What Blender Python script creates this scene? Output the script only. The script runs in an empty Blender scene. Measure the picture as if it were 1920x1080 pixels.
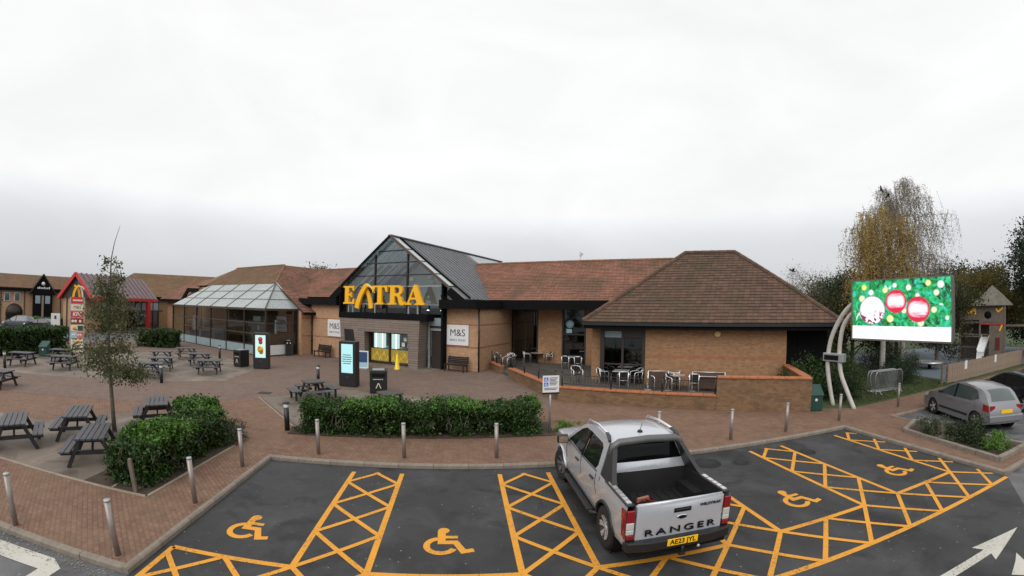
import bpy, bmesh, math, random
import numpy as np
from mathutils import Vector, Matrix
from mathutils import geometry as mgeo
PI = math.pi
R = math.radians
SC = bpy.context.scene
COL = SC.collection
rnd = random.Random(7)

# ------------------------------------------------------------------ camera
CAM_H = 4.138
cd = bpy.data.cameras.new('camera')
cam = bpy.data.objects.new('camera', cd)
COL.objects.link(cam)
SC.camera = cam
cd.type = 'PANO'                                   # the photograph is a wide fisheye-like view, about 128 degrees across
cd.panorama_type = 'FISHEYE_LENS_POLYNOMIAL'
cd.sensor_width = 36
cd.sensor_fit = 'HORIZONTAL'
cd.fisheye_fov = R(180)
_s = 36 / 1920 * 1000
cd.fisheye_polynomial_k0 = 0
cd.fisheye_polynomial_k1 = -1.2504 / _s
cd.fisheye_polynomial_k2 = 0
cd.fisheye_polynomial_k3 = 0.0991 / _s ** 3
cd.fisheye_polynomial_k4 = 0
cd.clip_start = 0.05
cd.clip_end = 3000
RM = Matrix.Rotation
cam.matrix_world = (Matrix.Translation((0, 0, CAM_H)) @ RM(R(-6.25), 4, 'Z') @ RM(R(2.65), 4, 'X')
                    @ RM(R(-0.71), 4, 'Y') @ RM(R(90), 4, 'X'))

# ------------------------------------------------------------------ world: overcast sky
SUN_EL, SUN_AZ = 42, 205          # degrees; azimuth measured clockwise from +Y
world = bpy.data.worlds.new('World')
SC.world = world
world.use_nodes = True
wt = world.node_tree
wt.nodes.clear()
def wn(t, **k):
    n = wt.nodes.new(t)
    for a, b in k.items(): setattr(n, a, b)
    return n
w_out = wn('ShaderNodeOutputWorld')
w_sky = wn('ShaderNodeTexSky', sky_type='NISHITA', sun_disc=False)
w_sky.sun_elevation = R(SUN_EL)
w_sky.sun_rotation = R(SUN_AZ)
w_sky.air_density = 1.5
w_sky.dust_density = 5
w_b1 = wn('ShaderNodeBackground')
w_b1.inputs[1].default_value = 0.08
wt.links.new(w_sky.outputs[0], w_b1.inputs[0])
w_tc = wn('ShaderNodeTexCoord')
w_sep = wn('ShaderNodeSeparateXYZ')
wt.links.new(w_tc.outputs['Generated'], w_sep.inputs[0])
w_ramp = wn('ShaderNodeValToRGB')
w_ramp.color_ramp.interpolation = 'CARDINAL'
els = w_ramp.color_ramp.elements
def stop(p, v, tint=(0.985, 0.995, 1.0)):
    e = els.new(p)
    e.color = (v * tint[0], v * tint[1], v * tint[2], 1)
els[0].position = 0.0
els[0].color = (0.60, 0.62, 0.645, 1)
els[1].position = 1.0
els[1].color = (2.4, 2.42, 2.43, 1)
stop(0.07, 0.70, (0.965, 0.985, 1.02))
stop(0.17, 0.87, (0.965, 0.985, 1.02))
stop(0.26, 1.20, (0.98, 0.99, 1.01))
stop(0.40, 1.52)
stop(0.70, 1.95)
wt.links.new(w_sep.outputs['Z'], w_ramp.inputs[0])
w_map = wn('ShaderNodeMapping')
w_map.inputs['Scale'].default_value = (1.0, 1.0, 2.2)
wt.links.new(w_tc.outputs['Generated'], w_map.inputs[0])
w_no = wn('ShaderNodeTexNoise')
w_no.inputs['Scale'].default_value = 2.3
w_no.inputs['Detail'].default_value = 6
w_no.inputs['Roughness'].default_value = 0.55
w_no.inputs['Distortion'].default_value = 0.6
wt.links.new(w_map.outputs[0], w_no.inputs['Vector'])
w_mr = wn('ShaderNodeMapRange')
w_mr.inputs['From Min'].default_value = 0.3
w_mr.inputs['From Max'].default_value = 0.7
w_mr.inputs['To Min'].default_value = 0.955
w_mr.inputs['To Max'].default_value = 1.06
wt.links.new(w_no.outputs[0], w_mr.inputs['Value'])
w_mul = wn('ShaderNodeMix', data_type='RGBA', blend_type='MULTIPLY')
w_mul.inputs['Factor'].default_value = 1
wt.links.new(w_ramp.outputs[0], w_mul.inputs['A'])
wt.links.new(w_mr.outputs[0], w_mul.inputs['B'])
w_b2 = wn('ShaderNodeBackground')
w_b2.inputs[1].default_value = 1.0
wt.links.new(w_mul.outputs['Result'], w_b2.inputs[0])
w_mix = wn('ShaderNodeMixShader')
w_mix.inputs[0].default_value = 0.95                # thick cloud over the blue
wt.links.new(w_b1.outputs[0], w_mix.inputs[1])
wt.links.new(w_b2.outputs[0], w_mix.inputs[2])
wt.links.new(w_mix.outputs[0], w_out.inputs[0])

# ------------------------------------------------------------------ sun behind cloud
sd = bpy.data.lights.new('sun', 'SUN')
sd.energy = 1.3
sd.angle = R(50)
sd.color = (1.0, 0.965, 0.92)
sun = bpy.data.objects.new('sun', sd)
COL.objects.link(sun)
az = R(SUN_AZ)
to_sun = Vector((math.sin(az) * math.cos(R(SUN_EL)), math.cos(az) * math.cos(R(SUN_EL)), math.sin(R(SUN_EL))))
sun.rotation_euler = to_sun.to_track_quat('Z', 'Y').to_euler()
sun.location = (0, 0, 60)

# ------------------------------------------------------------------ exposure
SC.view_settings.view_transform = 'Standard'
SC.view_settings.look = 'None'
SC.view_settings.exposure = 0.0
SC.view_settings.gamma = 1
SC.view_settings.use_curve_mapping = False
SC.cycles.max_bounces = 6
SC.cycles.diffuse_bounces = 3
SC.cycles.glossy_bounces = 3
SC.cycles.transparent_max_bounces = 8
SC.cycles.use_denoising = True

# ------------------------------------------------------------------ mesh helpers
OFF = {}                            # local origin of each parent, so meshes are written in the parent's working frame

class MB:
    """collects faces, then links them as ONE mesh object"""
    def __init__(self):
        self.v = []
        self.f = []
        self.m = []
        self.sm = []
    def face(self, pts, m=0, sm=False):
        b = len(self.v)
        self.v += [tuple(p) for p in pts]
        self.f.append(tuple(range(b, b + len(pts))))
        self.m.append(m)
        self.sm.append(sm)
        return self
    def mesh(self, vs, fs, m=0, sm=False):
        b = len(self.v)
        self.v += [tuple(p) for p in vs]
        for f in fs:
            self.f.append(tuple(b + i for i in f))
            self.m.append(m)
            self.sm.append(sm)
        return self
    def box(self, x0, x1, y0, y1, z0, z1, m=0):
        if x1 < x0: x0, x1 = x1, x0
        if y1 < y0: y0, y1 = y1, y0
        if z1 < z0: z0, z1 = z1, z0
        vs = [(x0, y0, z0), (x1, y0, z0), (x1, y1, z0), (x0, y1, z0), (x0, y0, z1), (x1, y0, z1), (x1, y1, z1), (x0, y1, z1)]
        return self.mesh(vs, [(3, 2, 1, 0), (4, 5, 6, 7), (0, 1, 5, 4), (1, 2, 6, 5), (2, 3, 7, 6), (3, 0, 4, 7)], m)
    def obox(self, c, s, M=None, m=0, ch=0.0):
        """box with centre c, size s, rotated by matrix M, optional chamfer of the long edges"""
        hx, hy, hz = s[0] / 2, s[1] / 2, s[2] / 2
        vs = [(-hx, -hy, -hz), (hx, -hy, -hz), (hx, hy, -hz), (-hx, hy, -hz), (-hx, -hy, hz), (hx, -hy, hz), (hx, hy, hz), (-hx, hy, hz)]
        c = Vector(c)
        vs = [(M @ Vector(p) if M else Vector(p)) + c for p in vs]
        return self.mesh(vs, [(3, 2, 1, 0), (4, 5, 6, 7), (0, 1, 5, 4), (1, 2, 6, 5), (2, 3, 7, 6), (3, 0, 4, 7)], m)
    def beam(self, a, b, w, h, up=(0, 0, 1), m=0):
        """rectangular bar from a to b: w across, h along up"""
        a, b = Vector(a), Vector(b)
        d = (b - a)
        L = d.length
        d.normalize()
        s = d.cross(Vector(up))
        if s.length < 1e-4: s = d.cross(Vector((1, 0, 0)))
        s.normalize()
        u = s.cross(d)
        vs = []
        for p in (a, b):
            for i, j in ((-1, -1), (1, -1), (1, 1), (-1, 1)):
                vs.append(p + s * (i * w / 2) + u * (j * h / 2))
        return self.mesh(vs, [(0, 1, 2, 3), (7, 6, 5, 4), (0, 4, 5, 1), (1, 5, 6, 2), (2, 6, 7, 3), (3, 7, 4, 0)], m)
    def tube(self, pts, r, n=8, m=0, sm=True, cap=True):
        pts = [Vector(p) for p in pts]
        k = len(pts)
        rs = r if isinstance(r, (list, tuple)) else [r] * k
        b = len(self.v)
        up = None
        for i, p in enumerate(pts):
            d = (pts[min(i + 1, k - 1)] - pts[max(i - 1, 0)])
            if d.length < 1e-9: d = Vector((0, 0, 1))
            d.normalize()
            if up is None:
                up = Vector((1, 0, 0)) if abs(d.x) < 0.9 else Vector((0, 1, 0))
            s = d.cross(up)
            if s.length < 1e-6: s = d.orthogonal()
            s.normalize()
            up = s.cross(d)
            for j in range(n):
                a = 2 * PI * j / n
                self.v.append(tuple(p + (s * math.cos(a) + up * math.sin(a)) * rs[i]))
        for i in range(k - 1):
            for j in range(n):
                j2 = (j + 1) % n
                self.f.append((b + i * n + j, b + i * n + j2, b + (i + 1) * n + j2, b + (i + 1) * n + j))
                self.m.append(m)
                self.sm.append(sm)
        if cap:
            self.f.append(tuple(b + j for j in reversed(range(n))))
            self.f.append(tuple(b + (k - 1) * n + j for j in range(n)))
            self.m += [m, m]
            self.sm += [False, False]
        return self
    def lathe(self, prof, n=20, c=(0, 0, 0), axis='Z', m=0, sm=True, ang=0, cap=True):
        """prof: list of (r, h)"""
        b = len(self.v)
        for r, h in prof:
            for j in range(n):
                a = 2 * PI * j / n + ang
                p = (r * math.cos(a), r * math.sin(a), h)
                if axis == 'X': p = (h, p[0], p[1])
                elif axis == 'Y': p = (p[1], h, p[0])
                self.v.append((c[0] + p[0], c[1] + p[1], c[2] + p[2]))
        for i in range(len(prof) - 1):
            for j in range(n):
                j2 = (j + 1) % n
                self.f.append((b + i * n + j, b + i * n + j2, b + (i + 1) * n + j2, b + (i + 1) * n + j))
                self.m.append(m)
                self.sm.append(sm)
        for q, rev in ((0, True), (len(prof) - 1, False)):
            if cap and prof[q][0] > 1.1e-3:
                idx = [b + q * n + j for j in range(n)]
                self.f.append(tuple(reversed(idx)) if rev else tuple(idx))
                self.m.append(m)
                self.sm.append(False)
        return self
    def prism(self, poly, z0, z1, m=0, mtop=None):
        n = len(poly)
        b = len(self.v)
        self.v += [(p[0], p[1], z0) for p in poly] + [(p[0], p[1], z1) for p in poly]
        area = sum(poly[i][0] * poly[(i + 1) % n][1] - poly[(i + 1) % n][0] * poly[i][1] for i in range(n))
        o = list(range(n)) if area > 0 else list(reversed(range(n)))
        self.f.append(tuple(b + n + i for i in o))
        self.m.append(m if mtop is None else mtop)
        self.f.append(tuple(b + i for i in reversed(o)))
        self.m.append(m)
        self.sm += [False, False]
        for k in range(n):
            i, j = o[k], o[(k + 1) % n]
            self.f.append((b + i, b + j, b + n + j, b + n + i))
            self.m.append(m)
            self.sm.append(False)
        return self
    def xform(self, M):
        self.v = [tuple(M @ Vector(p)) for p in self.v]
        return self
    def build(self, name, mats, parent=None, bevel=0.0, kind=None, uv=True, loc=None, rotz=0.0):
        off = OFF.get(parent.name, Vector((0, 0, 0))) if parent else Vector((0, 0, 0))
        me = bpy.data.meshes.new(name)
        if off.length > 0:
            vs = [(p[0] - off.x, p[1] - off.y, p[2] - off.z) for p in self.v]
        else:
            vs = self.v
        me.from_pydata(vs, [], self.f)
        if not isinstance(mats, (list, tuple)): mats = [mats]
        for mt in mats: me.materials.append(mt)
        me.polygons.foreach_set('material_index', self.m)
        me.polygons.foreach_set('use_smooth', self.sm)
        if uv: box_uv(me)
        me.update()
        o = bpy.data.objects.new(name, me)
        COL.objects.link(o)
        if parent:
            o.parent = parent
            OFF[o.name] = off
        if loc is not None:
            o.location = loc
            o.rotation_euler = (0, 0, rotz)
        if kind: o['kind'] = kind
        if bevel > 0:
            md = o.modifiers.new('bevel', 'BEVEL')
            md.width = bevel
            md.segments = 2
            md.limit_method = 'ANGLE'
            md.angle_limit = R(40)
        return o

def box_uv(me):
    """metric UV by the face's main direction"""
    nl = len(me.loops)
    if nl == 0: return
    lay = me.uv_layers.new(name='UVMap')
    co = np.empty(len(me.vertices) * 3, dtype=np.float32)
    me.vertices.foreach_get('co', co)
    co = co.reshape(-1, 3)
    vi = np.empty(nl, dtype=np.int32)
    me.loops.foreach_get('vertex_index', vi)
    np_ = len(me.polygons)
    nor = np.empty(np_ * 3, dtype=np.float32)
    me.polygons.foreach_get('normal', nor)
    nor = np.abs(nor.reshape(-1, 3))
    tot = np.empty(np_, dtype=np.int32)
    me.polygons.foreach_get('loop_total', tot)
    ax = np.repeat(np.argmax(nor * np.array([1.0, 1.0, 0.9]), axis=1), tot)
    p = co[vi]
    u = np.where(ax == 0, p[:, 1], p[:, 0])
    v = np.where(ax == 2, p[:, 1], p[:, 2])
    lay.data.foreach_set('uv', np.stack([u, v], 1).astype(np.float32).ravel())

def tag(o, label=None, cat=None, group=None, kind=None):
    if label: o['label'] = label
    if cat: o['category'] = cat
    if group: o['group'] = group
    if kind: o['kind'] = kind
    return o

def thing(name, label, cat, loc=(0, 0, 0), rotz=0.0, group=None, off=None):
    o = bpy.data.objects.new(name, None)
    o.empty_display_size = 0.2
    COL.objects.link(o)
    o.location = loc
    o.rotation_euler = (0, 0, rotz)
    OFF[o.name] = Vector(off) if off else Vector((0, 0, 0))
    return tag(o, label, cat, group)

def copy_tree(o, parent=None):
    c = o.copy()
    COL.objects.link(c)
    if parent is not None: c.parent = parent
    for ch in o.children:
        copy_tree(ch, c)
    return c

def copy_thing(root, loc, rotz, label, scale=None):
    c = copy_tree(root)
    c.location = loc
    c.rotation_euler = (0, 0, rotz)
    c['label'] = label
    if scale: c.scale = scale
    return c

def in_poly(x, y, poly):
    c = False
    n = len(poly)
    j = n - 1
    for i in range(n):
        xi, yi = poly[i]
        xj, yj = poly[j]
        if (yi > y) != (yj > y) and x < (xj - xi) * (y - yi) / (yj - yi) + xi: c = not c
        j = i
    return c

def cdt(outline, holes=(), step=None):
    """triangulate a 2D outline with holes; step adds inner points for curved panels"""
    pts = []
    edges = []
    for ring in [outline] + list(holes):
        b = len(pts)
        pts += [Vector(p) for p in ring]
        edges += [(b + i, b + (i + 1) % len(ring)) for i in range(len(ring))]
    if step:
        xs = [p[0] for p in outline]
        ys = [p[1] for p in outline]
        x = min(xs) + step / 2
        while x < max(xs):
            y = min(ys) + step / 2
            while y < max(ys):
                if in_poly(x, y, outline) and not any(in_poly(x, y, h) for h in holes):
                    pts.append(Vector((x, y)))
                y += step
            x += step
    vo, eo, fo, *_ = mgeo.delaunay_2d_cdt(pts, edges, [], 0, 1e-5)
    fs = []
    for f in fo:
        cx = sum(vo[i][0] for i in f) / len(f)
        cy = sum(vo[i][1] for i in f) / len(f)
        if in_poly(cx, cy, outline) and not any(in_poly(cx, cy, h) for h in holes): fs.append(tuple(f))
    return [(p[0], p[1]) for p in vo], fs

def extrude_outline(mb, outline, holes, fn0, fn1, m=0):
    """plate from an outline: fn0 maps 2D to the back point, fn1 to the front point"""
    vs, fs = cdt(outline, holes)
    mb.mesh([fn1(*p) for p in vs], fs, m)
    mb.mesh([fn0(*p) for p in vs], [tuple(reversed(f)) for f in fs], m)
    for ring in [outline] + list(holes):
        n = len(ring)
        for i in range(n):
            a, b = ring[i], ring[(i + 1) % n]
            mb.face([fn0(*a), fn0(*b), fn1(*b), fn1(*a)], m)
    return mb

def clip_poly(poly, a, b, c):
    """keep a*x + b*y <= c"""
    out = []
    n = len(poly)
    for i in range(n):
        p, q = poly[i], poly[(i + 1) % n]
        dp = a * p[0] + b * p[1] - c
        dq = a * q[0] + b * q[1] - c
        if dp <= 0: out.append(p)
        if (dp < 0 < dq) or (dq < 0 < dp):
            t = dp / (dp - dq)
            out.append((p[0] + (q[0] - p[0]) * t, p[1] + (q[1] - p[1]) * t))
    return out

def arc(cx, cy, r, a0, a1, n):
    return [(cx + r * math.cos(R(a0 + (a1 - a0) * i / n)), cy + r * math.sin(R(a0 + (a1 - a0) * i / n))) for i in range(n + 1)]

# ------------------------------------------------------------------ material helpers
def srgb(r, g, b):
    f = lambda c: (c / 255 / 12.92) if c / 255 <= 0.04045 else ((c / 255 + 0.055) / 1.055) ** 2.4
    return (f(r), f(g), f(b))

class NT:
    def __init__(self, name):
        self.mat = bpy.data.materials.new(name)
        self.mat.use_nodes = True
        self.t = self.mat.node_tree
        self.p = self.t.nodes['Principled BSDF']
        self.out = self.t.nodes['Material Output']
    def n(self, typ, ins=None, **k):
        x = self.t.nodes.new(typ)
        for a, b in k.items(): setattr(x, a, b)
        for a, b in (ins or {}).items():
            if hasattr(b, 'is_output') or isinstance(b, bpy.types.NodeSocket): self.t.links.new(b, x.inputs[a])
            else: x.inputs[a].default_value = b
        return x
    def l(self, a, b): self.t.links.new(a, b)
    def coord(self, kind='Object'):
        return self.n('ShaderNodeTexCoord').outputs[kind]
    def mapping(self, vec, scale=(1, 1, 1), rot=(0, 0, 0), loc=(0, 0, 0)):
        return self.n('ShaderNodeMapping', {'Vector': vec, 'Scale': scale, 'Rotation': rot, 'Location': loc}).outputs[0]
    def noise(self, vec, scale, detail=4, rough=0.55, dist=0.0):
        return self.n('ShaderNodeTexNoise', {'Vector': vec, 'Scale': scale, 'Detail': detail, 'Roughness': rough, 'Distortion': dist}).outputs[0]
    def ramp(self, fac, stops):
        x = self.n('ShaderNodeValToRGB', {'Fac': fac})
        e = x.color_ramp.elements
        while len(e) > 1: e.remove(e[-1])
        for i, (p, c) in enumerate(stops):
            k = e[0] if i == 0 else e.new(p)
            k.position = p
            c = (c, c, c) if isinstance(c, (int, float)) else c
            k.color = (c[0], c[1], c[2], 1)
        return x.outputs[0]
    def mix(self, fac, a, b, blend='MIX'):
        f4 = lambda c: c if isinstance(c, bpy.types.NodeSocket) else ((c, c, c, 1) if isinstance(c, (int, float)) else (c[0], c[1], c[2], 1))
        x = self.n('ShaderNodeMix', {'Factor': fac}, data_type='RGBA', blend_type=blend)
        for s, c in (('A', a), ('B', b)):
            c = f4(c)
            i = [q for q in x.inputs if q.name == s and q.type == 'RGBA'][0]
            if isinstance(c, bpy.types.NodeSocket): self.l(c, i)
            else: i.default_value = c
        return [q for q in x.outputs if q.type == 'RGBA'][0]
    def math(self, op, a, b=0.0, c=None):
        ins = {0: a, 1: b}
        if c is not None: ins[2] = c
        return self.n('ShaderNodeMath', ins, operation=op).outputs[0]
    def bump(self, h, strength=0.3, dist=0.02):
        b = self.n('ShaderNodeBump', {'Height': h, 'Strength': strength, 'Distance': dist})
        self.l(b.outputs[0], self.p.inputs['Normal'])
        return b
    def set(self, color=None, rough=None, metal=None, spec=None, coat=None):
        for nm, v in (('Base Color', color), ('Roughness', rough), ('Metallic', metal), ('Specular IOR Level', spec), ('Coat Weight', coat)):
            if v is None: continue
            if isinstance(v, bpy.types.NodeSocket): self.l(v, self.p.inputs[nm])
            elif nm == 'Base Color': self.p.inputs[nm].default_value = (v[0], v[1], v[2], 1)
            else: self.p.inputs[nm].default_value = v
        return self.mat

def plain(name, col, rough=0.6, metal=0.0, var=0.12, vs=3.0, bump=0.0, bs=60, spec=0.5, coat=0.0, grime=0.0):
    t = NT(name)
    co = t.coord()
    n1 = t.noise(co, vs, 5)
    n2 = t.noise(co, vs * 9, 3)
    f = t.math('ADD', t.math('MULTIPLY', n1, 0.65), t.math('MULTIPLY', n2, 0.35))
    c = t.ramp(f, [(0.3, tuple(x * (1 - var) for x in col)), (0.7, tuple(min(1, x * (1 + var)) for x in col))])
    if grime:
        g = t.ramp(t.noise(co, vs * 2.3, 6, 0.65), [(0.45, 0.0), (0.75, grime)])
        c = t.mix(g, c, (0.05, 0.045, 0.035))
    t.set(c, t.ramp(n2, [(0.3, max(0.02, rough * 0.85)), (0.7, min(1, rough * 1.15))]), metal, spec, coat)
    if bump: t.bump(t.noise(co, bs, 3), bump, 0.01)
    return t.mat

def emit(name, col, strength):
    t = NT(name)
    t.p.inputs['Base Color'].default_value = (0.02, 0.02, 0.02, 1)
    t.p.inputs['Emission Color'].default_value = (*col, 1)
    t.p.inputs['Emission Strength'].default_value = strength
    t.p.inputs['Roughness'].default_value = 0.3
    return t.mat

def glass(name, tint=(0.55, 0.6, 0.6), refl=(0.9, 0.95, 1.0), r0=0.06, rough=0.01):
    """thin sheet glass: tinted see-through plus mirror reflection by angle"""
    t = NT(name)
    t.t.nodes.remove(t.p)
    tr = t.n('ShaderNodeBsdfTransparent', {'Color': (*tint, 1)})
    gl = t.n('ShaderNodeBsdfGlossy', {'Color': (*refl, 1), 'Roughness': rough})
    lw = t.n('ShaderNodeLayerWeight', {'Blend': 0.35})
    fac = t.n('ShaderNodeMapRange', {'Value': lw.outputs['Fresnel'], 'From Min': 0.0, 'From Max': 1.0, 'To Min': r0, 'To Max': 0.9})
    mx = t.n('ShaderNodeMixShader', {0: fac.outputs[0]})
    t.l(tr.outputs[0], mx.inputs[1])
    t.l(gl.outputs[0], mx.inputs[2])
    t.l(mx.outputs[0], t.out.inputs[0])
    return t.mat

def leafmat(name, cols, rough=0.5, trans=0.0):
    t = NT(name)
    g = t.n('ShaderNodeNewGeometry')
    k = len(cols)
    c = t.ramp(g.outputs['Random Per Island'], [(i / max(1, k - 1), c) for i, c in enumerate(cols)])
    n = t.noise(t.coord(), 1.3, 3)
    c = t.mix(t.ramp(n, [(0.35, 0.0), (0.7, 0.35)]), c, tuple(x * 0.6 for x in cols[0]))
    t.set(c, rough, 0, 0.35)
    if trans:                                # thin leaves let some light through
        tl = t.n('ShaderNodeBsdfTranslucent', {'Color': c})
        mx = t.n('ShaderNodeMixShader', {0: trans})
        t.l(t.p.outputs[0], mx.inputs[1])
        t.l(tl.outputs[0], mx.inputs[2])
        t.l(mx.outputs[0], t.out.inputs[0])
    return t.mat

def asphalt(name, col, patch=0.35, speck=True):
    t = NT(name)
    co = t.coord()
    big = t.noise(co, 0.35, 4, 0.6)
    mid = t.noise(co, 2.2, 5, 0.65)
    fine = t.noise(co, 95, 2, 0.7)
    c = t.ramp(t.math('ADD', t.math('MULTIPLY', big, 0.6), t.math('MULTIPLY', mid, 0.4)),
               [(0.32, tuple(x * (1 - patch) for x in col)), (0.68, tuple(x * (1 + patch) for x in col))])
    c = t.mix(0.55, c, t.ramp(fine, [(0.3, 0.25), (0.7, 0.85)]), 'OVERLAY')
    pale = t.ramp(t.noise(co, 0.55, 5, 0.6, 1.2), [(0.48, 0.0), (0.70, 0.6)])
    c = t.mix(pale, c, tuple(x * 2.1 for x in col))
    st = t.ramp(t.noise(t.mapping(co, (1, 1, 1), (0, 0, 0), (7, 3, 0)), 0.8, 4, 0.6, 0.8), [(0.52, 0.0), (0.66, 0.7)])
    c = t.mix(st, c, tuple(x * 0.35 for x in col))
    if speck:
        v = t.n('ShaderNodeTexVoronoi', {'Vector': co, 'Scale': 6.5, 'Randomness': 1.0})
        d = t.math('LESS_THAN', v.outputs['Distance'], 0.10)
        rsel = t.math('GREATER_THAN', t.n('ShaderNodeSeparateColor', {0: v.outputs['Color']}).outputs[0], 0.86)
        c = t.mix(t.math('MULTIPLY', t.math('MULTIPLY', d, rsel), 0.7), c, (0.32, 0.31, 0.28))
    t.set(c, t.ramp(mid, [(0.3, 0.55), (0.7, 0.85)]), 0, 0.4)
    t.bump(t.math('ADD', fine, t.math('MULTIPLY', mid, 0.5)), 0.5, 0.008)
    return t.mat

def blocks(name, cols, mortar, bw=0.2, bh=0.1, rot=0.0, msize=0.012, bumpd=0.006, stain=0.5, uvk='Object', big=0.6):
    """brick-bond surface with weathering, metric coordinates"""
    t = NT(name)
    co = t.coord(uvk)
    vec = t.mapping(co, (1, 1, 1), (0, 0, rot)) if rot else co
    b = t.n('ShaderNodeTexBrick', {'Vector': vec, 'Color1': (*cols[0], 1), 'Color2': (*cols[1], 1), 'Mortar': (*mortar, 1), 'Scale': 1.0,
                                   'Mortar Size': msize, 'Mortar Smooth': 0.3, 'Bias': -0.1, 'Brick Width': bw, 'Row Height': bh})
    wob = t.noise(co, big, 5, 0.6)
    c = t.mix(t.ramp(wob, [(0.35, 0.0), (0.65, 0.8)]), b.outputs['Color'], t.mix(0.5, b.outputs['Color'], cols[2]))
    med = t.noise(co, 4.5, 4, 0.65)
    c = t.mix(0.5, c, t.ramp(med, [(0.25, 0.3), (0.75, 0.72)]), 'OVERLAY')
    dirt = t.ramp(t.noise(co, 0.9, 6, 0.7, 0.5), [(0.5, 0.0), (0.75, stain)])
    c = t.mix(dirt, c, tuple(x * 0.45 for x in cols[2]))
    t.set(c, 0.85, 0, 0.3)
    t.bump(t.math('ADD', t.math('MULTIPLY', b.outputs['Fac'], -1.0), t.math('MULTIPLY', t.noise(co, 60, 3), 0.4)), 0.6, bumpd)
    return t.mat

def tilemat(name, cols, moss, mossamt=0.5):
    t = NT(name)
    co = t.coord()
    g = t.n('ShaderNodeNewGeometry')
    c = t.ramp(g.outputs['Random Per Island'], [(i / (len(cols) - 1), c) for i, c in enumerate(cols)])
    big = t.noise(co, 0.45, 5, 0.65, 0.4)
    c = t.mix(t.ramp(big, [(0.42, 0.0), (0.66, mossamt)]), c, moss)
    c = t.mix(0.5, c, t.ramp(t.noise(co, 14, 4, 0.7), [(0.25, 0.25), (0.75, 0.75)]), 'OVERLAY')
    lich = t.math('GREATER_THAN', t.noise(co, 9, 2, 0.5), 0.71)
    c = t.mix(t.math('MULTIPLY', lich, 0.5), c, (0.30, 0.28, 0.20))
    t.set(c, 0.9, 0, 0.25)
    t.bump(t.noise(co, 40, 3), 0.4, 0.01)
    return t.mat

M = {}
M['asphalt_road'] = asphalt('asphalt_road', (0.095, 0.095, 0.098), 0.22)
M['asphalt_bay'] = asphalt('asphalt_bay', (0.035, 0.0355, 0.0365), 0.55)
M['paving'] = blocks('block_paving', ((0.215, 0.120, 0.082), (0.158, 0.090, 0.065), (0.25, 0.165, 0.105)), (0.12, 0.078, 0.057), rot=R(45), stain=0.4, big=0.9)
M['plaza'] = blocks('plaza_paving', ((0.185, 0.122, 0.096), (0.155, 0.105, 0.084), (0.19, 0.142, 0.11)), (0.11, 0.085, 0.07), rot=R(45), stain=0.3, msize=0.008, bumpd=0.003)
M['plaza_grey'] = asphalt('plaza_resin', (0.158, 0.128, 0.103), 0.14, False)
M['kerb'] = plain('kerb_concrete', (0.225, 0.19, 0.155), 0.85, var=0.25, vs=4, bump=0.3, grime=0.35)
M['edging'] = plain('edging_strip', (0.30, 0.25, 0.19), 0.85, var=0.2, vs=3, grime=0.3)
def paint(name, col, wear):
    t = NT(name)
    co = t.coord()
    n = t.noise(co, 22, 5, 0.75)
    b = t.noise(co, 1.1, 3, 0.6)
    f = t.math('ADD', t.math('MULTIPLY', n, 0.75), t.math('MULTIPLY', b, 0.25))
    w = t.ramp(f, [(0.545, 0.0), (0.625, wear)])
    c = t.mix(t.ramp(b, [(0.3, 0.0), (0.7, 0.35)]), col, tuple(x * 0.72 for x in col))
    t.set(t.mix(w, c, (0.06, 0.055, 0.05)), 0.65, 0, 0.3)
    t.bump(t.noise(co, 90, 2), 0.4, 0.004)
    return t.mat
M['yellow_paint'] = paint('yellow_road_paint', srgb(224, 156, 54), 0.8)
M['white_paint'] = paint('white_road_paint', (0.55, 0.53, 0.47), 0.8)
M['brick'] = blocks('buff_brick', ((0.50, 0.298, 0.172), (0.42, 0.238, 0.134), (0.46, 0.29, 0.175)), (0.36, 0.255, 0.175), 0.225, 0.075, 0, 0.010, 0.004, 0.15, 'UV', 0.4)
M['brick_brown'] = blocks('brown_brick', ((0.39, 0.215, 0.112), (0.265, 0.142, 0.078), (0.35, 0.20, 0.105)), (0.27, 0.175, 0.11), 0.225, 0.075, 0, 0.010, 0.005, 0.25, 'UV', 0.7)
M['brick_terrace'] = blocks('terrace_brick', ((0.26, 0.142, 0.077), (0.14, 0.082, 0.048), (0.17, 0.115, 0.060)), (0.17, 0.125, 0.078), 0.225, 0.075, 0, 0.010, 0.006, 0.6, 'UV', 0.8)
M['brick_red'] = blocks('red_brick', ((0.36, 0.15, 0.08), (0.30, 0.12, 0.065), (0.36, 0.17, 0.09)), (0.26, 0.16, 0.10), 0.225, 0.075, 0, 0.008, 0.003, 0.15, 'UV', 0.6)
M['coping'] = plain('terracotta_coping', (0.42, 0.15, 0.06), 0.75, var=0.25, vs=5, bump=0.2, grime=0.3)
M['tile_brown'] = tilemat('brown_roof_tiles', [(0.098, 0.062, 0.046), (0.15, 0.088, 0.064), (0.118, 0.072, 0.053), (0.085, 0.058, 0.046)], (0.085, 0.066, 0.038), 0.8)
M['tile_red'] = tilemat('red_roof_tiles', [(0.25, 0.118, 0.082), (0.30, 0.145, 0.10), (0.22, 0.105, 0.074), (0.26, 0.13, 0.09)], (0.115, 0.082, 0.052), 0.85)
M['tile_moss'] = tilemat('mossy_roof_tiles', [(0.19, 0.11, 0.07), (0.23, 0.13, 0.085), (0.16, 0.10, 0.065)], (0.13, 0.11, 0.05), 0.8)
M['underlay'] = plain('roof_underlay', (0.05, 0.035, 0.028), 0.9)
M['black'] = plain('black_painted_timber', (0.006, 0.006, 0.007), 0.8, var=0.3, bump=0.1, spec=0.12)
M['soffit'] = plain('dark_soffit', (0.009, 0.009, 0.010), 0.85, var=0.3, spec=0.12)
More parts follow.
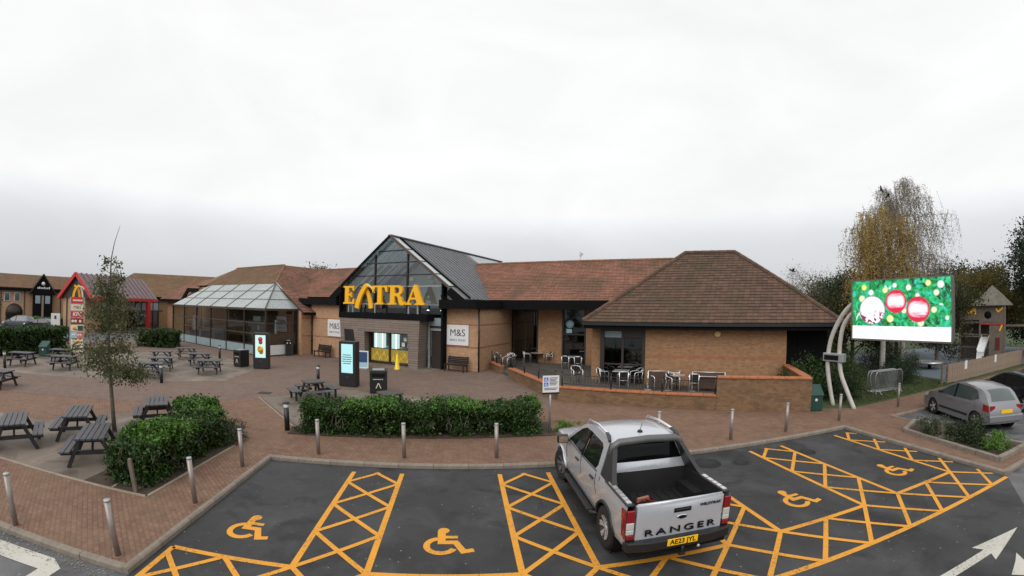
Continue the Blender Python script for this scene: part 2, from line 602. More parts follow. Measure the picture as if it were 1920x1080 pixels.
M['zinc'] = plain('grey_zinc_roof', (0.15, 0.155, 0.165), 0.42, 0.35, 0.2, 1.2, grime=0.25)
M['zinc_pink'] = plain('weathered_purple_sheet_roof', (0.20, 0.145, 0.15), 0.55, 0.1, 0.15, 1.0, grime=0.2)
M['red_metal'] = plain('red_painted_steel', (0.50, 0.035, 0.035), 0.4, 0, 0.12)
M['frame_brown'] = plain('dark_brown_frame', (0.028, 0.02, 0.016), 0.45, var=0.2)
M['frame_bronze'] = plain('bronze_frame', (0.09, 0.065, 0.048), 0.4, 0.3, var=0.2)
M['glass'] = glass('window_glass', (0.42, 0.46, 0.46))
M['glass_dark'] = glass('dark_window_glass', (0.16, 0.17, 0.17), r0=0.05)
M['gable_glass'] = glass('gable_glass', (0.72, 0.78, 0.76), r0=0.10)
M['glass_clear'] = glass('clear_glass', (0.75, 0.8, 0.8))
M['glass_roof'] = plain('milky_roof_glazing', (0.31, 0.35, 0.345), 0.28, 0, 0.12, 0.7, spec=0.5, grime=0.2)
M['panel_blue'] = plain('pale_blue_spandrel', (0.26, 0.34, 0.36), 0.35, 0, 0.12, 1.5, grime=0.2)
M['white'] = plain('white_board', (0.72, 0.72, 0.72), 0.45, var=0.05)
M['offwhite'] = plain('interior_plaster', (0.62, 0.62, 0.6), 0.8, var=0.06)
M['charcoal'] = plain('charcoal_lettering', (0.045, 0.048, 0.055), 0.5)
M['sign_yellow'] = plain('sign_yellow', srgb(250, 185, 22), 0.35, 0, 0.06, 2)
M['sign_yellow_pale'] = plain('sign_pale_yellow', (0.86, 0.68, 0.24), 0.35, 0, 0.05, 2)
M['steel'] = plain('brushed_stainless', (0.33, 0.29, 0.265), 0.45, 0.6, 0.15, 8)
M['galv'] = plain('galvanised_steel', (0.42, 0.44, 0.45), 0.45, 0.7, 0.18, 5)
M['alu'] = plain('polished_aluminium', (0.78, 0.78, 0.78), 0.28, 0.75, 0.08, 6)
M['wood_portal'] = None
M['black_plastic'] = plain('black_plastic', (0.014, 0.014, 0.015), 0.4, var=0.25)
M['black_metal'] = plain('black_powder_coat', (0.018, 0.018, 0.020), 0.35, var=0.2)
M['table_wood'] = plain('dark_recycled_plank', (0.018, 0.017, 0.018), 0.55, var=0.4, vs=6, bump=0.25)
M['table_top'] = plain('worn_grey_plank', (0.062, 0.062, 0.072), 0.5, var=0.3, vs=7, bump=0.25)
M['soil'] = plain('bare_soil', (0.055, 0.038, 0.026), 0.95, var=0.5, vs=5, bump=0.6, bs=30)
M['bark'] = plain('bark', (0.13, 0.105, 0.085), 0.9, var=0.4, vs=12, bump=0.5)
M['bark_birch'] = plain('birch_bark', (0.36, 0.34, 0.31), 0.85, var=0.5, vs=7, bump=0.4)
M['twig'] = plain('twig', (0.14, 0.115, 0.095), 0.9, var=0.35, vs=8)
M['timber'] = plain('weathered_timber', (0.165, 0.135, 0.108), 0.85, var=0.3, vs=6, bump=0.3, grime=0.3)
M['fence_timber'] = plain('fence_boards', (0.26, 0.20, 0.15), 0.85, var=0.3, vs=5, bump=0.3, grime=0.2)
M['green_bin'] = plain('dark_green_plastic', (0.012, 0.055, 0.045), 0.4, var=0.15)
M['terrace_floor'] = blocks('terrace_slabs', ((0.10, 0.085, 0.075), (0.085, 0.075, 0.066), (0.11, 0.095, 0.08)), (0.06, 0.05, 0.045), 0.4, 0.4, stain=0.4)
M['silver_paint'] = None
def carpaint(name, col, metal=0.55, rough=0.32, dirt=0.25):
    t = NT(name)
    co = t.coord()
    n = t.noise(co, 2.2, 6, 0.65)
    fl = t.noise(co, 500, 1)
    c = t.mix(t.ramp(n, [(0.45, 0.0), (0.8, dirt)]), t.ramp(fl, [(0.3, tuple(x * 0.9 for x in col)), (0.7, tuple(min(1, x * 1.08) for x in col))]), (0.20, 0.17, 0.135))
    t.set(c, t.ramp(n, [(0.35, rough * 0.8), (0.75, rough * 1.5)]), metal, 0.5, 0.6)
    t.p.inputs['Coat Roughness'].default_value = 0.08
    return t.mat
M['silver_paint'] = carpaint('silver_car_paint', (0.56, 0.58, 0.625), 0.35, 0.26, 0.05)
M['grey_paint'] = carpaint('grey_car_paint', (0.25, 0.25, 0.27), 0.45, 0.34, 0.15)
M['dark_paint'] = carpaint('dark_blue_car_paint', (0.012, 0.015, 0.024), 0.2, 0.3, 0.1)
M['slate_paint'] = carpaint('slate_car_paint', (0.085, 0.095, 0.11), 0.4, 0.3, 0.1)
M['car_glass'] = plain('car_glass', (0.010, 0.012, 0.012), 0.04, 0, 0.1, spec=0.8)
M['black_glass'] = plain('black_car_glass', (0.004, 0.005, 0.005), 0.08, 0, 0.1, spec=0.2)
M['rear_glass'] = plain('pale_reflecting_car_glass', (0.055, 0.075, 0.072), 0.05, 0, 0.1, spec=1.0)
M['rubber'] = plain('tyre_rubber', (0.014, 0.014, 0.014), 0.8, var=0.3, bump=0.2)
M['alloy'] = plain('alloy_wheel', (0.50, 0.50, 0.51), 0.3, 0.4, 0.1)
M['alloy_dark'] = plain('dark_alloy_wheel', (0.20, 0.20, 0.205), 0.35, 0.5, 0.1)
M['chrome'] = plain('chrome', (0.75, 0.75, 0.76), 0.12, 1.0, 0.05)
M['tail_red'] = plain('red_lamp_lens', (0.24, 0.010, 0.014), 0.12, 0, 0.15, spec=0.8)
M['tail_clear'] = plain('clear_lamp_lens', (0.62, 0.60, 0.58), 0.12, 0.2, 0.1, spec=0.8)
M['plate_yellow'] = plain('yellow_number_plate', srgb(245, 190, 20), 0.4, 0, 0.04)
M['red_plastic'] = plain('red_plastic', (0.45, 0.03, 0.03), 0.45)
M['grass'] = plain('turf', (0.055, 0.075, 0.025), 0.95, var=0.5, vs=6, bump=0.8, bs=60)
M['blue_floor'] = plain('blue_play_surface', (0.15, 0.185, 0.215), 0.8, var=0.15)
M['blue_sign'] = plain('blue_sign_print', (0.05, 0.16, 0.62), 0.4)
M['poster_blue'] = plain('navy_poster', (0.025, 0.07, 0.16), 0.4)
M['sky_print'] = plain('pale_blue_print', (0.35, 0.55, 0.65), 0.4)
M['orange_print'] = plain('orange_print', (0.75, 0.28, 0.06), 0.45)
M['red_print'] = plain('red_print', (0.58, 0.03, 0.04), 0.4)
M['maroon_print'] = plain('maroon_print', (0.22, 0.02, 0.03), 0.4)
M['cream_print'] = plain('cream_print', (0.72, 0.66, 0.5), 0.45)
M['green_print'] = plain('dark_green_print', (0.02, 0.07, 0.035), 0.45)
def cladding(name):
    t = NT(name)
    co = t.coord('UV')
    b = t.n('ShaderNodeTexBrick', {'Vector': co, 'Color1': (0.25, 0.20, 0.17, 1), 'Color2': (0.205, 0.165, 0.14, 1), 'Mortar': (0.07, 0.055, 0.048, 1), 'Scale': 1.0,
                                   'Mortar Size': 0.01, 'Brick Width': 1.5, 'Row Height': 0.16, 'Bias': 0.0})
    g = t.noise(t.mapping(co, (2, 30, 1)), 1.5, 5, 0.7)
    c = t.mix(0.6, b.outputs['Color'], t.ramp(g, [(0.25, 0.25), (0.75, 0.75)]), 'OVERLAY')
    t.set(c, 0.75, 0, 0.3)
    t.bump(t.math('MULTIPLY', b.outputs['Fac'], -1.0), 0.6, 0.01)
    return t.mat
M['wood_portal'] = cladding('portal_timber_boards')
# ================================================================== THE SETTING
PZ = 0.10                                   # pavement level above the car park
BANG = R(-30)                               # the services building is turned 30 degrees to the kerb
E1 = Vector((math.cos(BANG), math.sin(BANG)))
E2 = Vector((-math.sin(BANG), math.cos(BANG)))
def W2(u, v):                               # building frame -> ground position
    p = E1 * u + E2 * v
    return (p.x, p.y)
def W3(u, v, z): return (*W2(u, v), z)

# ---- car park / road: one sheet to the horizon
mb = MB()
mb.face([(-900, -900, 0), (900, -900, 0), (900, 900, 0), (-900, 900, 0)])
road = mb.build('road', M['asphalt_road'], kind='structure')
tag(road, 'grey asphalt road and car park surface', None)
# ---- darker new asphalt inside the disabled bays
KX0, KX1, KY0, KY1 = -5.15, 12.62, 4.66, 10.5
mb = MB()
mb.face([(KX0, KY0 - 3.6, 0.004), (7.5, KY0 - 3.6, 0.004), (KX1, KY0, 0.004), (KX1, KY1, 0.004), (KX0, KY1, 0.004)])
bay = mb.build('parking_bay_surface', M['asphalt_bay'], kind='structure')
tag(bay, 'dark fresh asphalt of the disabled parking bays', None)

# ---- pavement and plaza, one raised sheet with a cut-out for the bays
kw = 0.115
outer = [(-34, 4.86 + kw), (KX0 - kw, 4.86 + kw), (KX0 - kw, KY1 + kw), (KX1 + kw, KY1 + kw), (KX1 + kw, 4.72 + kw), (15.45, 4.72 + kw),
         (15.45, 10.62), (46, 10.62), (46, 12.75), (24.3, 12.75), (15.3, 12.35), (14.0, 13.0), (20, 26), (30, 60), (-22, 70), (-40, 62), (-33, 40), (-36, 27), (-34, 18)]
mb = MB()
vs, fs = cdt(outer)
mb.mesh([(x, y, PZ) for x, y in vs], fs)
for i in range(len(outer)):
    a, b = outer[i], outer[(i + 1) % len(outer)]
    mb.face([(a[0], a[1], -0.02), (b[0], b[1], -0.02), (b[0], b[1], PZ), (a[0], a[1], PZ)])
pave = mb.build('pavement', M['paving'], kind='structure')
tag(pave, 'brown and red block paving along the parking bays', None)
def sheet(name, poly, mat, z, label):
    mb = MB()
    vs, fs = cdt(poly)
    mb.mesh([(x, y, z) for x, y in vs], fs)
    o = mb.build(name, mat, kind='structure')
    return tag(o, label, None)
plaza_poly = [(-34, 11.3), (-18.5, 12.9), (-11.7, 14.9), (-8.8, 17.3), (-5.6, 15.6), (2.9, 15.6), (3.8, 18.2), (8, 16.2), (13.2, 13.0), (14.0, 13.2), (20, 26), (28, 58), (-22, 69), (-39.6, 61.5), (-32.7, 40), (-35.6, 27), (-33.7, 18)]
sheet('plaza', plaza_poly, M['plaza'], PZ + 0.004, 'pinkish brown paved plaza in front of the entrance')
grey1 = [(-34, 7.27), (-7.62, 7.27), (-7.62, 11.6), (-9.9, 12.9), (-13.2, 9.9), (-19, 8.6), (-34, 7.6)]
sheet('seating_area', [(-34, 7.27), (-7.62, 7.27), (-8.6, 11.2), (-10.6, 13.6), (-12.3, 12.6), (-14.0, 10.4), (-34, 9.3)], M['plaza_grey'], PZ + 0.004, 'grey resin-bound seating area under the near picnic tables')
sheet('seating_area', [(-30, 15.6), (-24.5, 16.0), (-17.5, 17.6), (-12.4, 20.2), (-12.8, 24.5), (-18, 29.5), (-24.6, 29.0), (-29.5, 22.0)], M['plaza_grey'], PZ + 0.008, 'grey resin-bound seating area under the far picnic tables')
sheet('seating_area', [(-8.7, 17.2), (-5.55, 13.45), (2.5, 14.6), (2.8, 15.6), (-1.0, 18.4), (-5.6, 20.0)], M['plaza_grey'], PZ + 0.012, 'grey resin-bound seating area behind the long hedge')
sheet('entrance_paving', [W2(-24, 21.2), W2(-15, 21.0), W2(-15, 23.0), W2(-24, 23.0)], M['plaza_grey'], PZ + 0.008, 'pale threshold paving before the entrance doors')

# ---- kerbs: stones laid end to end
def kerb_run(a, b, label, h=PZ + 0.012, w=kw, name='kerb', side=1, drop=None):
    a, b = Vector(a), Vector(b)
    d = b - a
    L = d.length
    n = max(1, round(L / 0.915))
    ang = math.atan2(d.y, d.x)
    st = L / n
    mb = MB()
    y0, y1 = (0, w) if side > 0 else (-w, 0)
    vs = []
    for x in (0.004, st - 0.004):
        if side > 0: prof = [(0, -0.05), (w, -0.05), (w, h), (0.03, h), (0, h - 0.03)]
        else: prof = [(-w, -0.05), (0, -0.05), (0, h - 0.03), (-0.03, h), (-w, h)]
        vs += [(x, p[0], p[1]) for p in prof]
    mb.mesh(vs, [(4, 3, 2, 1, 0), (5, 6, 7, 8, 9), (0, 1, 6, 5), (1, 2, 7, 6), (2, 3, 8, 7), (3, 4, 9, 8), (4, 0, 5, 9)])
    root = thing(name, label, None, (a.x, a.y, 0), ang)
    root['kind'] = 'structure'
    first = mb.build('kerb_stone', M['kerb'], root)
    for i in range(1, n):
        c = first.copy()
        COL.objects.link(c)
        c.location = (i * st, rnd.uniform(-0.004, 0.004), rnd.uniform(-0.004, 0.004))
    return root
kerb_run((-34, 4.86), (KX0 - kw, 4.86), 'kerb stones edging the pavement above the white road marking')
kerb_run((KX0, 4.86), (KX0, KY1), 'kerb stones down the side of the first disabled bay')
kerb_run((KX0 - kw, KY1), (KX1, KY1), 'long kerb at the head of the disabled bays')
kerb_run((KX1, KY1 + kw), (KX1, 4.72), 'kerb stones beside the last hatched strip')
kerb_run((KX1 + kw, 4.72), (15.59, 4.72), 'short kerb in front of the planted island')
kerb_run((15.45 + kw, 4.72), (15.45 + kw, 10.48), 'kerb stones between the planted island and the grey hatchback', side=1)
kerb_run((15.45, 10.48), (46, 10.48), 'kerb along the head of the bays of the parked cars')
def edge_strip(a, b, label, w=0.07, z=PZ + 0.02):
    mb = MB()
    mb.beam((a[0], a[1], PZ - 0.01), (b[0], b[1], PZ - 0.01), w, 2 * (z - PZ) + 0.02)
    o = mb.build('edging', M['edging'], kind='structure')
    return tag(o, label, None)
edge_strip((-34, 7.23), (-6.6, 7.23), 'thin concrete edging in front of the near picnic tables')
edge_strip((-6.62, 7.2), (-6.55, 11.0), 'thin concrete edging along the small hedge bed')
edge_strip((-8.9, 17.3), (-5.6, 13.3), 'thin pale edging line running to the long hedge', 0.05)
edge_strip((-7.66, 7.25), (-7.72, 8.0), 'short concrete edging at the corner of the hedge bed', 0.06)

# ---- grass and planting ground to the side
mb = MB()
gp = [(15.3, 12.35), (24.3, 12.75), (46, 12.75), (120, 12.75), (120, 120), (30, 120), (30, 60), (20, 26), (14.0, 13.0)]
vs, fs = cdt(gp)
mb.mesh([(x, y, PZ + 0.002) for x, y in vs], fs)
tag(mb.build('lawn', M['grass'], kind='structure'), 'rough grass behind the screen and around the playground', None)
mb = MB()
vs, fs = cdt([(25.5, 13.4), (52, 13.8), (52, 26), (30, 27), (26.4, 18)])
mb.mesh([(x, y, PZ + 0.012) for x, y in vs], fs)
tag(mb.build('playground_floor', M['blue_floor'], kind='structure'), 'blue grey rubber surface of the playground', None)
for poly, lab in (([(-8.55, 7.28), (-6.66, 7.28), (-6.6, 11.0), (-7.2, 12.9), (-8.6, 12.9)], 'bare soil bed under the small hedge'),
                  ([(-5.55, 12.55), (2.9, 12.95), (2.9, 14.6), (-5.55, 13.95)], 'bare soil strip under the long hedge'),
                  ([(13.45, 5.35), (15.25, 5.35), (15.25, 9.2), (13.95, 8.75)], 'soil inside the planted island')):
    sheet('soil_bed', poly, M['soil'], PZ + 0.018, lab)

# ---- painted markings: sheets a few millimetres above the asphalt, children of the bay surface
def stripe(a, b, w, z, mat, name='painted_line', parent=bay):
    a, b = Vector(a), Vector(b)
    d = (b - a).normalized()
    s = Vector((-d.y, d.x)) * (w / 2)
    mb = MB()
    n = max(1, int((b - a).length / 0.6))
    for i in range(n):
        p, q = a + (b - a) * (i / n), a + (b - a) * ((i + 1) / n)
        mb.face([(*(p - s), z), (*(q - s), z), (*(q + s), z), (*(p + s), z)])
    return mb.build(name, mat, parent)
YP = M['yellow_paint']
LN = [-2.75, -1.54, 0.86, 2.07, 4.47, 5.68, 8.08, 9.29, 11.69]
IN_Y, OUT_Y, TOP_Y = 5.86, 4.66, 10.12
for x in LN: stripe((x, IN_Y), (x, TOP_Y), 0.11, 0.008, YP)
for i in range(0, 9, 2):
    pass
xs = [KX0 + 0.18, LN[0]], [LN[1], LN[2]], [LN[3], LN[4]], [LN[5], LN[6]], [LN[7], LN[8]]
for a, b in xs: stripe((a, IN_Y), (b, IN_Y), 0.11, 0.0095, YP)
stripe((KX0 + 0.1, OUT_Y), (KX1 - 0.05, OUT_Y), 0.11, 0.008, YP)
stripe((KX0 + 0.18, OUT_Y), (KX0 + 0.18, IN_Y), 0.11, 0.0095, YP)
zones = [(LN[0], LN[1], IN_Y, TOP_Y), (LN[2], LN[3], IN_Y, TOP_Y), (LN[4], LN[5], IN_Y, TOP_Y), (LN[6], LN[7], IN_Y, TOP_Y), (LN[8], KX1 - 0.1, IN_Y, TOP_Y),
         (KX0 + 0.18, KX1 - 0.1, OUT_Y, IN_Y)]
P0 = 1.2035
def seg_in(a, b, zone):
    """clip segment to a rectangle"""
    x0, x1, y0, y1 = zone
    t0, t1 = 0.0, 1.0
    dx, dy = b[0] - a[0], b[1] - a[1]
    for p, q in ((-dx, a[0] - x0), (dx, x1 - a[0]), (-dy, a[1] - y0), (dy, y1 - a[1])):
        if abs(p) < 1e-9:
            if q < 0: return None
        else:
            r = q / p
            if p < 0: t0 = max(t0, r)
            else: t1 = min(t1, r)
    if t1 - t0 < 1e-4: return None
    return (a[0] + dx * t0, a[1] + dy * t0), (a[0] + dx * t1, a[1] + dy * t1)
for sgn, z in ((1, 0.011), (-1, 0.0125)):
    for k in range(-12, 22):
        bx = LN[0] + k * P0
        a = (bx - 8, IN_Y - 8 * sgn)
        b = (bx + 8, IN_Y + 8 * sgn)
        for zn in zones:
            s = seg_in(a, b, zn)
            if s and math.hypot(s[1][0] - s[0][0], s[1][1] - s[0][1]) > 0.25:
                stripe(s[0], s[1], 0.095, z, YP)
# wheelchair symbols
def wheelchair(cx, cy, s=1.0, parent=bay, mat=YP, z=0.009, name='wheelchair_symbol', M3=None):
    mb = MB()
    th = 0.135 * s
    def poly(pts, zz):
        vs, fs = cdt(pts)
        mb.mesh([(x, y, zz) for x, y in vs], fs)
    # wheel: open ring
    ro, ri = 0.36 * s, 0.36 * s - th
    ox, oy = -0.06 * s, -0.16 * s
    ring = arc(ox, oy, ro, 105, 335, 26) + list(reversed(arc(ox, oy, ri, 105, 335, 26)))
    poly(ring, z)
    # head
    poly(arc(-0.02 * s, 0.48 * s, 0.125 * s, 0, 350, 16), z)
    # body, arm, seat, leg, foot in one bent band
    poly([(-0.15 * s, 0.46 * s), (0.02 * s, 0.48 * s), (0.03 * s, 0.25 * s), (0.29 * s, 0.25 * s), (0.29 * s, 0.135 * s), (0.03 * s, 0.135 * s), (0.03 * s, 0.05 * s),
          (0.29 * s, 0.05 * s), (0.45 * s, -0.31 * s), (0.60 * s, -0.27 * s), (0.63 * s, -0.40 * s), (0.36 * s, -0.48 * s), (0.20 * s, -0.10 * s), (-0.13 * s, -0.10 * s)], z + 0.0015)
    if M3: mb.xform(M3)
    else: mb.v = [(x + cx, y + cy, zz) for x, y, zz in mb.v]
    return mb.build(name, mat, parent)
for cx in (-4.02, -0.38, 6.95, 10.55): wheelchair(cx, 6.92, 0.84)
# white arrow on the road and white box marking
mb = MB()
ap = [(9.85, 3.22), (8.30, 3.42), (8.42, 3.24), (6.2, 3.28), (6.2, 3.12), (8.40, 3.08), (8.26, 2.92)]
vs, fs = cdt(ap)
mb.mesh([(x, y, 0.0085) for x, y in vs], fs)
mb.build('painted_arrow', M['white_paint'], road)
mb = MB()
vs, fs = cdt([(8.5, 2.66), (8.8, 2.78), (8.65, 2.56), (8.9, 2.3), (8.2, 2.3), (8.0, 2.5)])
mb.mesh([(x, y, 0.0085) for x, y in vs], fs)
mb.build('painted_arrow', M['white_paint'], road)
mb = MB()
mb.face([(-8.6, 4.22, 0.0085), (-6.62, 4.32, 0.0085), (-6.62, 4.68, 0.0085), (-8.6, 4.60, 0.0085)])
mb.face([(-6.62, 4.32, 0.0085), (-6.62, 3.4, 0.0085), (-6.28, 3.4, 0.0085), (-6.28, 4.50, 0.0085), (-6.62, 4.68, 0.0085)])
mb.build('painted_box', M['white_paint'], road)
# round iron covers and dark repairs in the asphalt
def disc(mb, cx, cy, rx, ry, z, n=22):
    mb.face([(cx + rx * math.cos(2 * PI * i / n), cy + ry * math.sin(2 * PI * i / n), z) for i in range(n)])
iron = plain('iron_cover', (0.03, 0.03, 0.031), 0.6, 0.5, 0.3, 20)
for cx, cy, r in ((6.35, 9.72, 0.36), (7.25, 9.42, 0.2), (9.62, 9.27, 0.22)):
    mb = MB()
    mb.lathe([(r + 0.03, 0.004), (r + 0.03, 0.009), (r, 0.009), (r, 0.007), (0.001, 0.008)], 24, (cx, cy, 0))
    mb.build('manhole_cover', iron, bay)
mb = MB()
mb.box(-9.35, -8.75, 18.0, 18.4, PZ, PZ + 0.018)
mb.build('drain_grate', iron, pave)
# scattered leaves and grit on the asphalt and paving
def litter(name, mat, n, region, size, z, label, seed):
    r = np.random.default_rng(seed)
    x = r.uniform(region[0], region[1], n)
    y = r.uniform(region[2], region[3], n)
    a = r.uniform(0, 6.28, n)
    s = r.uniform(0.4, 1.0, n) * size
    V = np.zeros((n, 4, 3))
    for k, (du, dv, dz) in enumerate(((1, 0, 0.006), (0, 0.55, 0.001), (-1, 0, 0.004), (0, -0.55, 0.0))):
        V[:, k, 0] = x + s * (du * np.cos(a) - dv * np.sin(a))
        V[:, k, 1] = y + s * (du * np.sin(a) + dv * np.cos(a))
        V[:, k, 2] = z + dz + r.uniform(0, 0.008, n)
    mb = MB()
    mb.v = [tuple(p) for p in V.reshape(-1, 3)]
    mb.f = [(4 * i, 4 * i + 1, 4 * i + 2, 4 * i + 3) for i in range(n)]
    mb.m = [0] * n
    mb.sm = [False] * n
    o = mb.build(name, mat, kind='stuff')
    return tag(o, label, None)
M['leaf_litter'] = leafmat('pale_grit', [(0.30, 0.29, 0.26), (0.20, 0.17, 0.11), (0.38, 0.37, 0.35)], 0.8)
litter('litter', M['leaf_litter'], 420, (KX0, KX1, 4.0, KY1), 0.020, 0.016, 'small pale leaves and grit scattered over the bays', 3)
litter('litter', M['leaf_litter'], 260, (-9, -5.3, 4.55, 4.84), 0.028, 0.006, 'leaves and grit gathered in the gutter by the white marking', 4)
litter('litter', M['leaf_litter'], 500, (-16, 13, 10.7, 13.0), 0.018, PZ + 0.006, 'dry leaves scattered over the block paving', 5)

# ================================================================== ROOF BUILDER
def basis(pts):
    p0, p1 = Vector(pts[0]), Vector(pts[1])
    s = (p1 - p0).normalized()
    n = Vector((0, 0, 0))
    k = len(pts)
    for i in range(k):
        a, b = Vector(pts[i]), Vector(pts[(i + 1) % k])
        n += a.cross(b)
    n.normalize()
    if n.z < 0: n = -n
    t = n.cross(s)
    if t.z < 0:
        s = -s
        t = n.cross(s)
    return p0, s, t, n

def row_range(poly, y):
    xs = []
    k = len(poly)
    for i in range(k):
        a, b = poly[i], poly[(i + 1) % k]
        if (a[1] <= y) != (b[1] <= y):
            xs.append(a[0] + (b[0] - a[0]) * (y - a[1]) / (b[1] - a[1]))
    if len(xs) < 2: return None
    return min(xs), max(xs)

def tiled_roof(parent, pts, mat, gauge=0.25, tw=0.30, thick=0.10, seed=1):
    rr = random.Random(seed)
    p0, s, t, n = basis(pts)
    poly = [((Vector(p) - p0).dot(s), (Vector(p) - p0).dot(t)) for p in pts]
    base = MB()
    k = len(pts)
    lo = [Vector(p) - n * thick for p in pts]
    base.face(pts)
    base.face(list(reversed(lo)))
    for i in range(k):
        j = (i + 1) % k
        base.face([pts[i], lo[i], lo[j], pts[j]])
    roof = base.build('roof', M['underlay'], parent)
    mb = MB()
    ymax = max(q[1] for q in poly)
    ymin = min(q[1] for q in poly)
    y = ymin
    row = 0
    while y < ymax - 0.03:
        y1 = min(y + gauge, ymax - 0.001)
        a, b = row_range(poly, y + 0.001), row_range(poly, y1)
        if a and b:
            x = min(a[0], b[0]) - (tw / 2 if row % 2 else 0) - 0.01
            while x < max(a[1], b[1]):
                x1 = x + tw - 0.012
                l0, l1 = max(x, a[0]), min(x1, a[1])
                u0, u1 = max(x, b[0]), min(x1, b[1])
                if l1 - l0 > 0.02 or u1 - u0 > 0.02:
                    if l1 < l0: l0 = l1 = min(max((l0 + l1) / 2, a[0]), a[1])
                    if u1 < u0: u0 = u1 = min(max((u0 + u1) / 2, b[0]), b[1])
                    h0 = 0.046 + rr.uniform(-0.008, 0.010)
                    h1 = 0.012 + rr.uniform(-0.003, 0.004)
                    dr = rr.uniform(-0.008, 0.008)
                    P = lambda X, Y, Hh: p0 + s * X + t * Y + n * Hh
                    q = [P(l0, y + dr, h0), P(l1, y + dr, h0), P(u1, y1 + 0.02, h1), P(u0, y1 + 0.02, h1), P(l0, y + dr, 0.002), P(l1, y + dr, 0.002)]
                    mb.mesh(q, [(0, 1, 2, 3), (4, 5, 1, 0)])
                x += tw
        y += gauge
        row += 1
    mb.build('roof_tiles', mat, roof, kind='stuff', uv=False)
    return roof

def ridge_cap(parent, a, b, mat, r=0.11):
    a, b = Vector(a), Vector(b)
    d = b - a
    L = d.length
    n = max(1, int(L / 0.45))
    mb = MB()
    for i in range(n):
        p, q = a + d * (i / n), a + d * ((i + 1) / n)
        mb.tube([p, q + d.normalized() * 0.03], [r * 1.06, r * 0.94], 7, sm=False)
    mb.build('ridge_tiles', mat, parent, kind='stuff', uv=False)

def text(name, body, size, mat, parent, loc, rot, extrude=0.004, align='CENTER', shear=0.0, sx=1.0, bold=0.0, space=1.0):
    c = bpy.data.curves.new(name, 'FONT')
    c.body = body
    c.size = size
    c.extrude = extrude
    c.align_x = align
    c.align_y = 'CENTER'
    c.shear = shear
    c.offset = bold
    c.space_character = space
    c.materials.append(mat)
    o = bpy.data.objects.new(name, c)
    COL.objects.link(o)
    o.parent = parent
    off = OFF.get(parent.name, Vector((0, 0, 0)))
    o.location = Vector(loc) - off
    o.rotation_euler = rot
    o.scale = (sx, 1, 1)
    return o

# ================================================================== SERVICES BUILDING (local frame u along the front, v to the back)
BO = (-19.3, 23.0, PZ)
sb = thing('services_building', 'brick motorway services building with glazed entrance gable and red tiled roofs', 'building', W3(-19.3, 23.0, PZ), BANG, off=BO)
def part(name, mat, fn, parent=None, **k):
    mb = MB()
    fn(mb)
    return mb.build(name, mat, parent or sb, **k)
# --- brick walls
part('wall', M['brick'], lambda m: m.box(-27.75, -24.0, 23.0, 23.35, PZ, 4.25))             # left of the entrance
part('wall', M['brick'], lambda m: m.box(-28.0, -27.65, 21.9, 23.34, PZ, 3.6))              # return beside the conservatory
part('wall', M['brick'], lambda m: m.box(-15.0, -12.55, 23.4, 23.75, PZ, 4.2))              # right of the entrance
part('wall', M['brick'], lambda m: m.box(-12.9, -12.55, 23.76, 28.6, PZ, 4.2))              # return towards the terrace
part('wall', M['brick_brown'], lambda m: m.box(-10.35, -8.62, 28.2, 28.6, PZ, 4.2))         # back of the terrace
part('wall', M['brick_brown'], lambda m: m.box(-6.9, -6.0, 28.2, 28.6, PZ, 4.2))
part('wall', M['brick_brown'], lambda m: m.box(-28.2, -27.9, 24.0, 40, PZ, 4.4))
part('rear_wall', M['brick_brown'], lambda m: m.box(-46, -4, 40, 40.3, PZ, 5.0))
part('rear_wall', M['brick_brown'], lambda m: m.box(-46, -45.7, 22, 39.9, PZ, 5.4))
part('wall', M['brick'], lambda m: extrude_outline(m, [(-45.6, PZ), (-28.3, PZ), (-28.3, 3.9), (-31.5, 5.6), (-45.6, 5.6)], [], lambda x, z: (x, 22.3, z), lambda x, z: (x, 22.02, z)))                # behind the conservatory
for z in (1.56, 2.98):
    part('brick_band', M['brick_red'], lambda m: m.box(-27.75, -24.02, 22.985, 23.0, z, z + 0.085))
    part('brick_band', M['brick_red'], lambda m: m.box(-14.98, -12.55, 23.385, 23.4, z, z + 0.085))
    part('brick_band', M['brick_red'], lambda m: m.box(-12.55, -12.535, 23.4, 28.19, z, z + 0.085))
    part('brick_band', M['brick_red'], lambda m: m.box(-27.65, -27.635, 21.95, 22.98, z, z + 0.085))
# --- downpipes
for u, v, zt in ((-27.55, 22.93, 3.3), (-12.45, 23.3, 4.1)):
    part('downpipe', M['black_plastic'], lambda m: (m.tube([(u, v, PZ), (u, v, zt)], 0.055, 10), m.box(u - 0.08, u + 0.08, v - 0.08, v + 0.08, 1.2, 1.24), m.box(u - 0.08, u + 0.08, v - 0.08, v + 0.08, 2.6, 2.64)))
# --- tiled roofs
MR_E, MR_ZE, MR_R, MR_ZR = 26.45, 4.62, 32.0, 7.75
tiled_roof(sb, [(-13.6, MR_E, MR_ZE), (3.5, MR_E, MR_ZE), (3.5, MR_R, MR_ZR), (-18.0, MR_R, MR_ZR)], M['tile_red'], seed=2)
part('roof', M['tile_red'], lambda m: (m.face([(-18, MR_R, MR_ZR), (3.5, MR_R, MR_ZR), (3.5, 39, 4.0), (-18, 39, 4.0)]), m.face([(3.5, MR_E, MR_ZE), (3.5, 39, 4.0), (3.5, MR_R, MR_ZR)])))
ridge_cap(sb, (-17.4, MR_R, MR_ZR + 0.03), (3.5, MR_R, MR_ZR + 0.03), M['tile_red'])
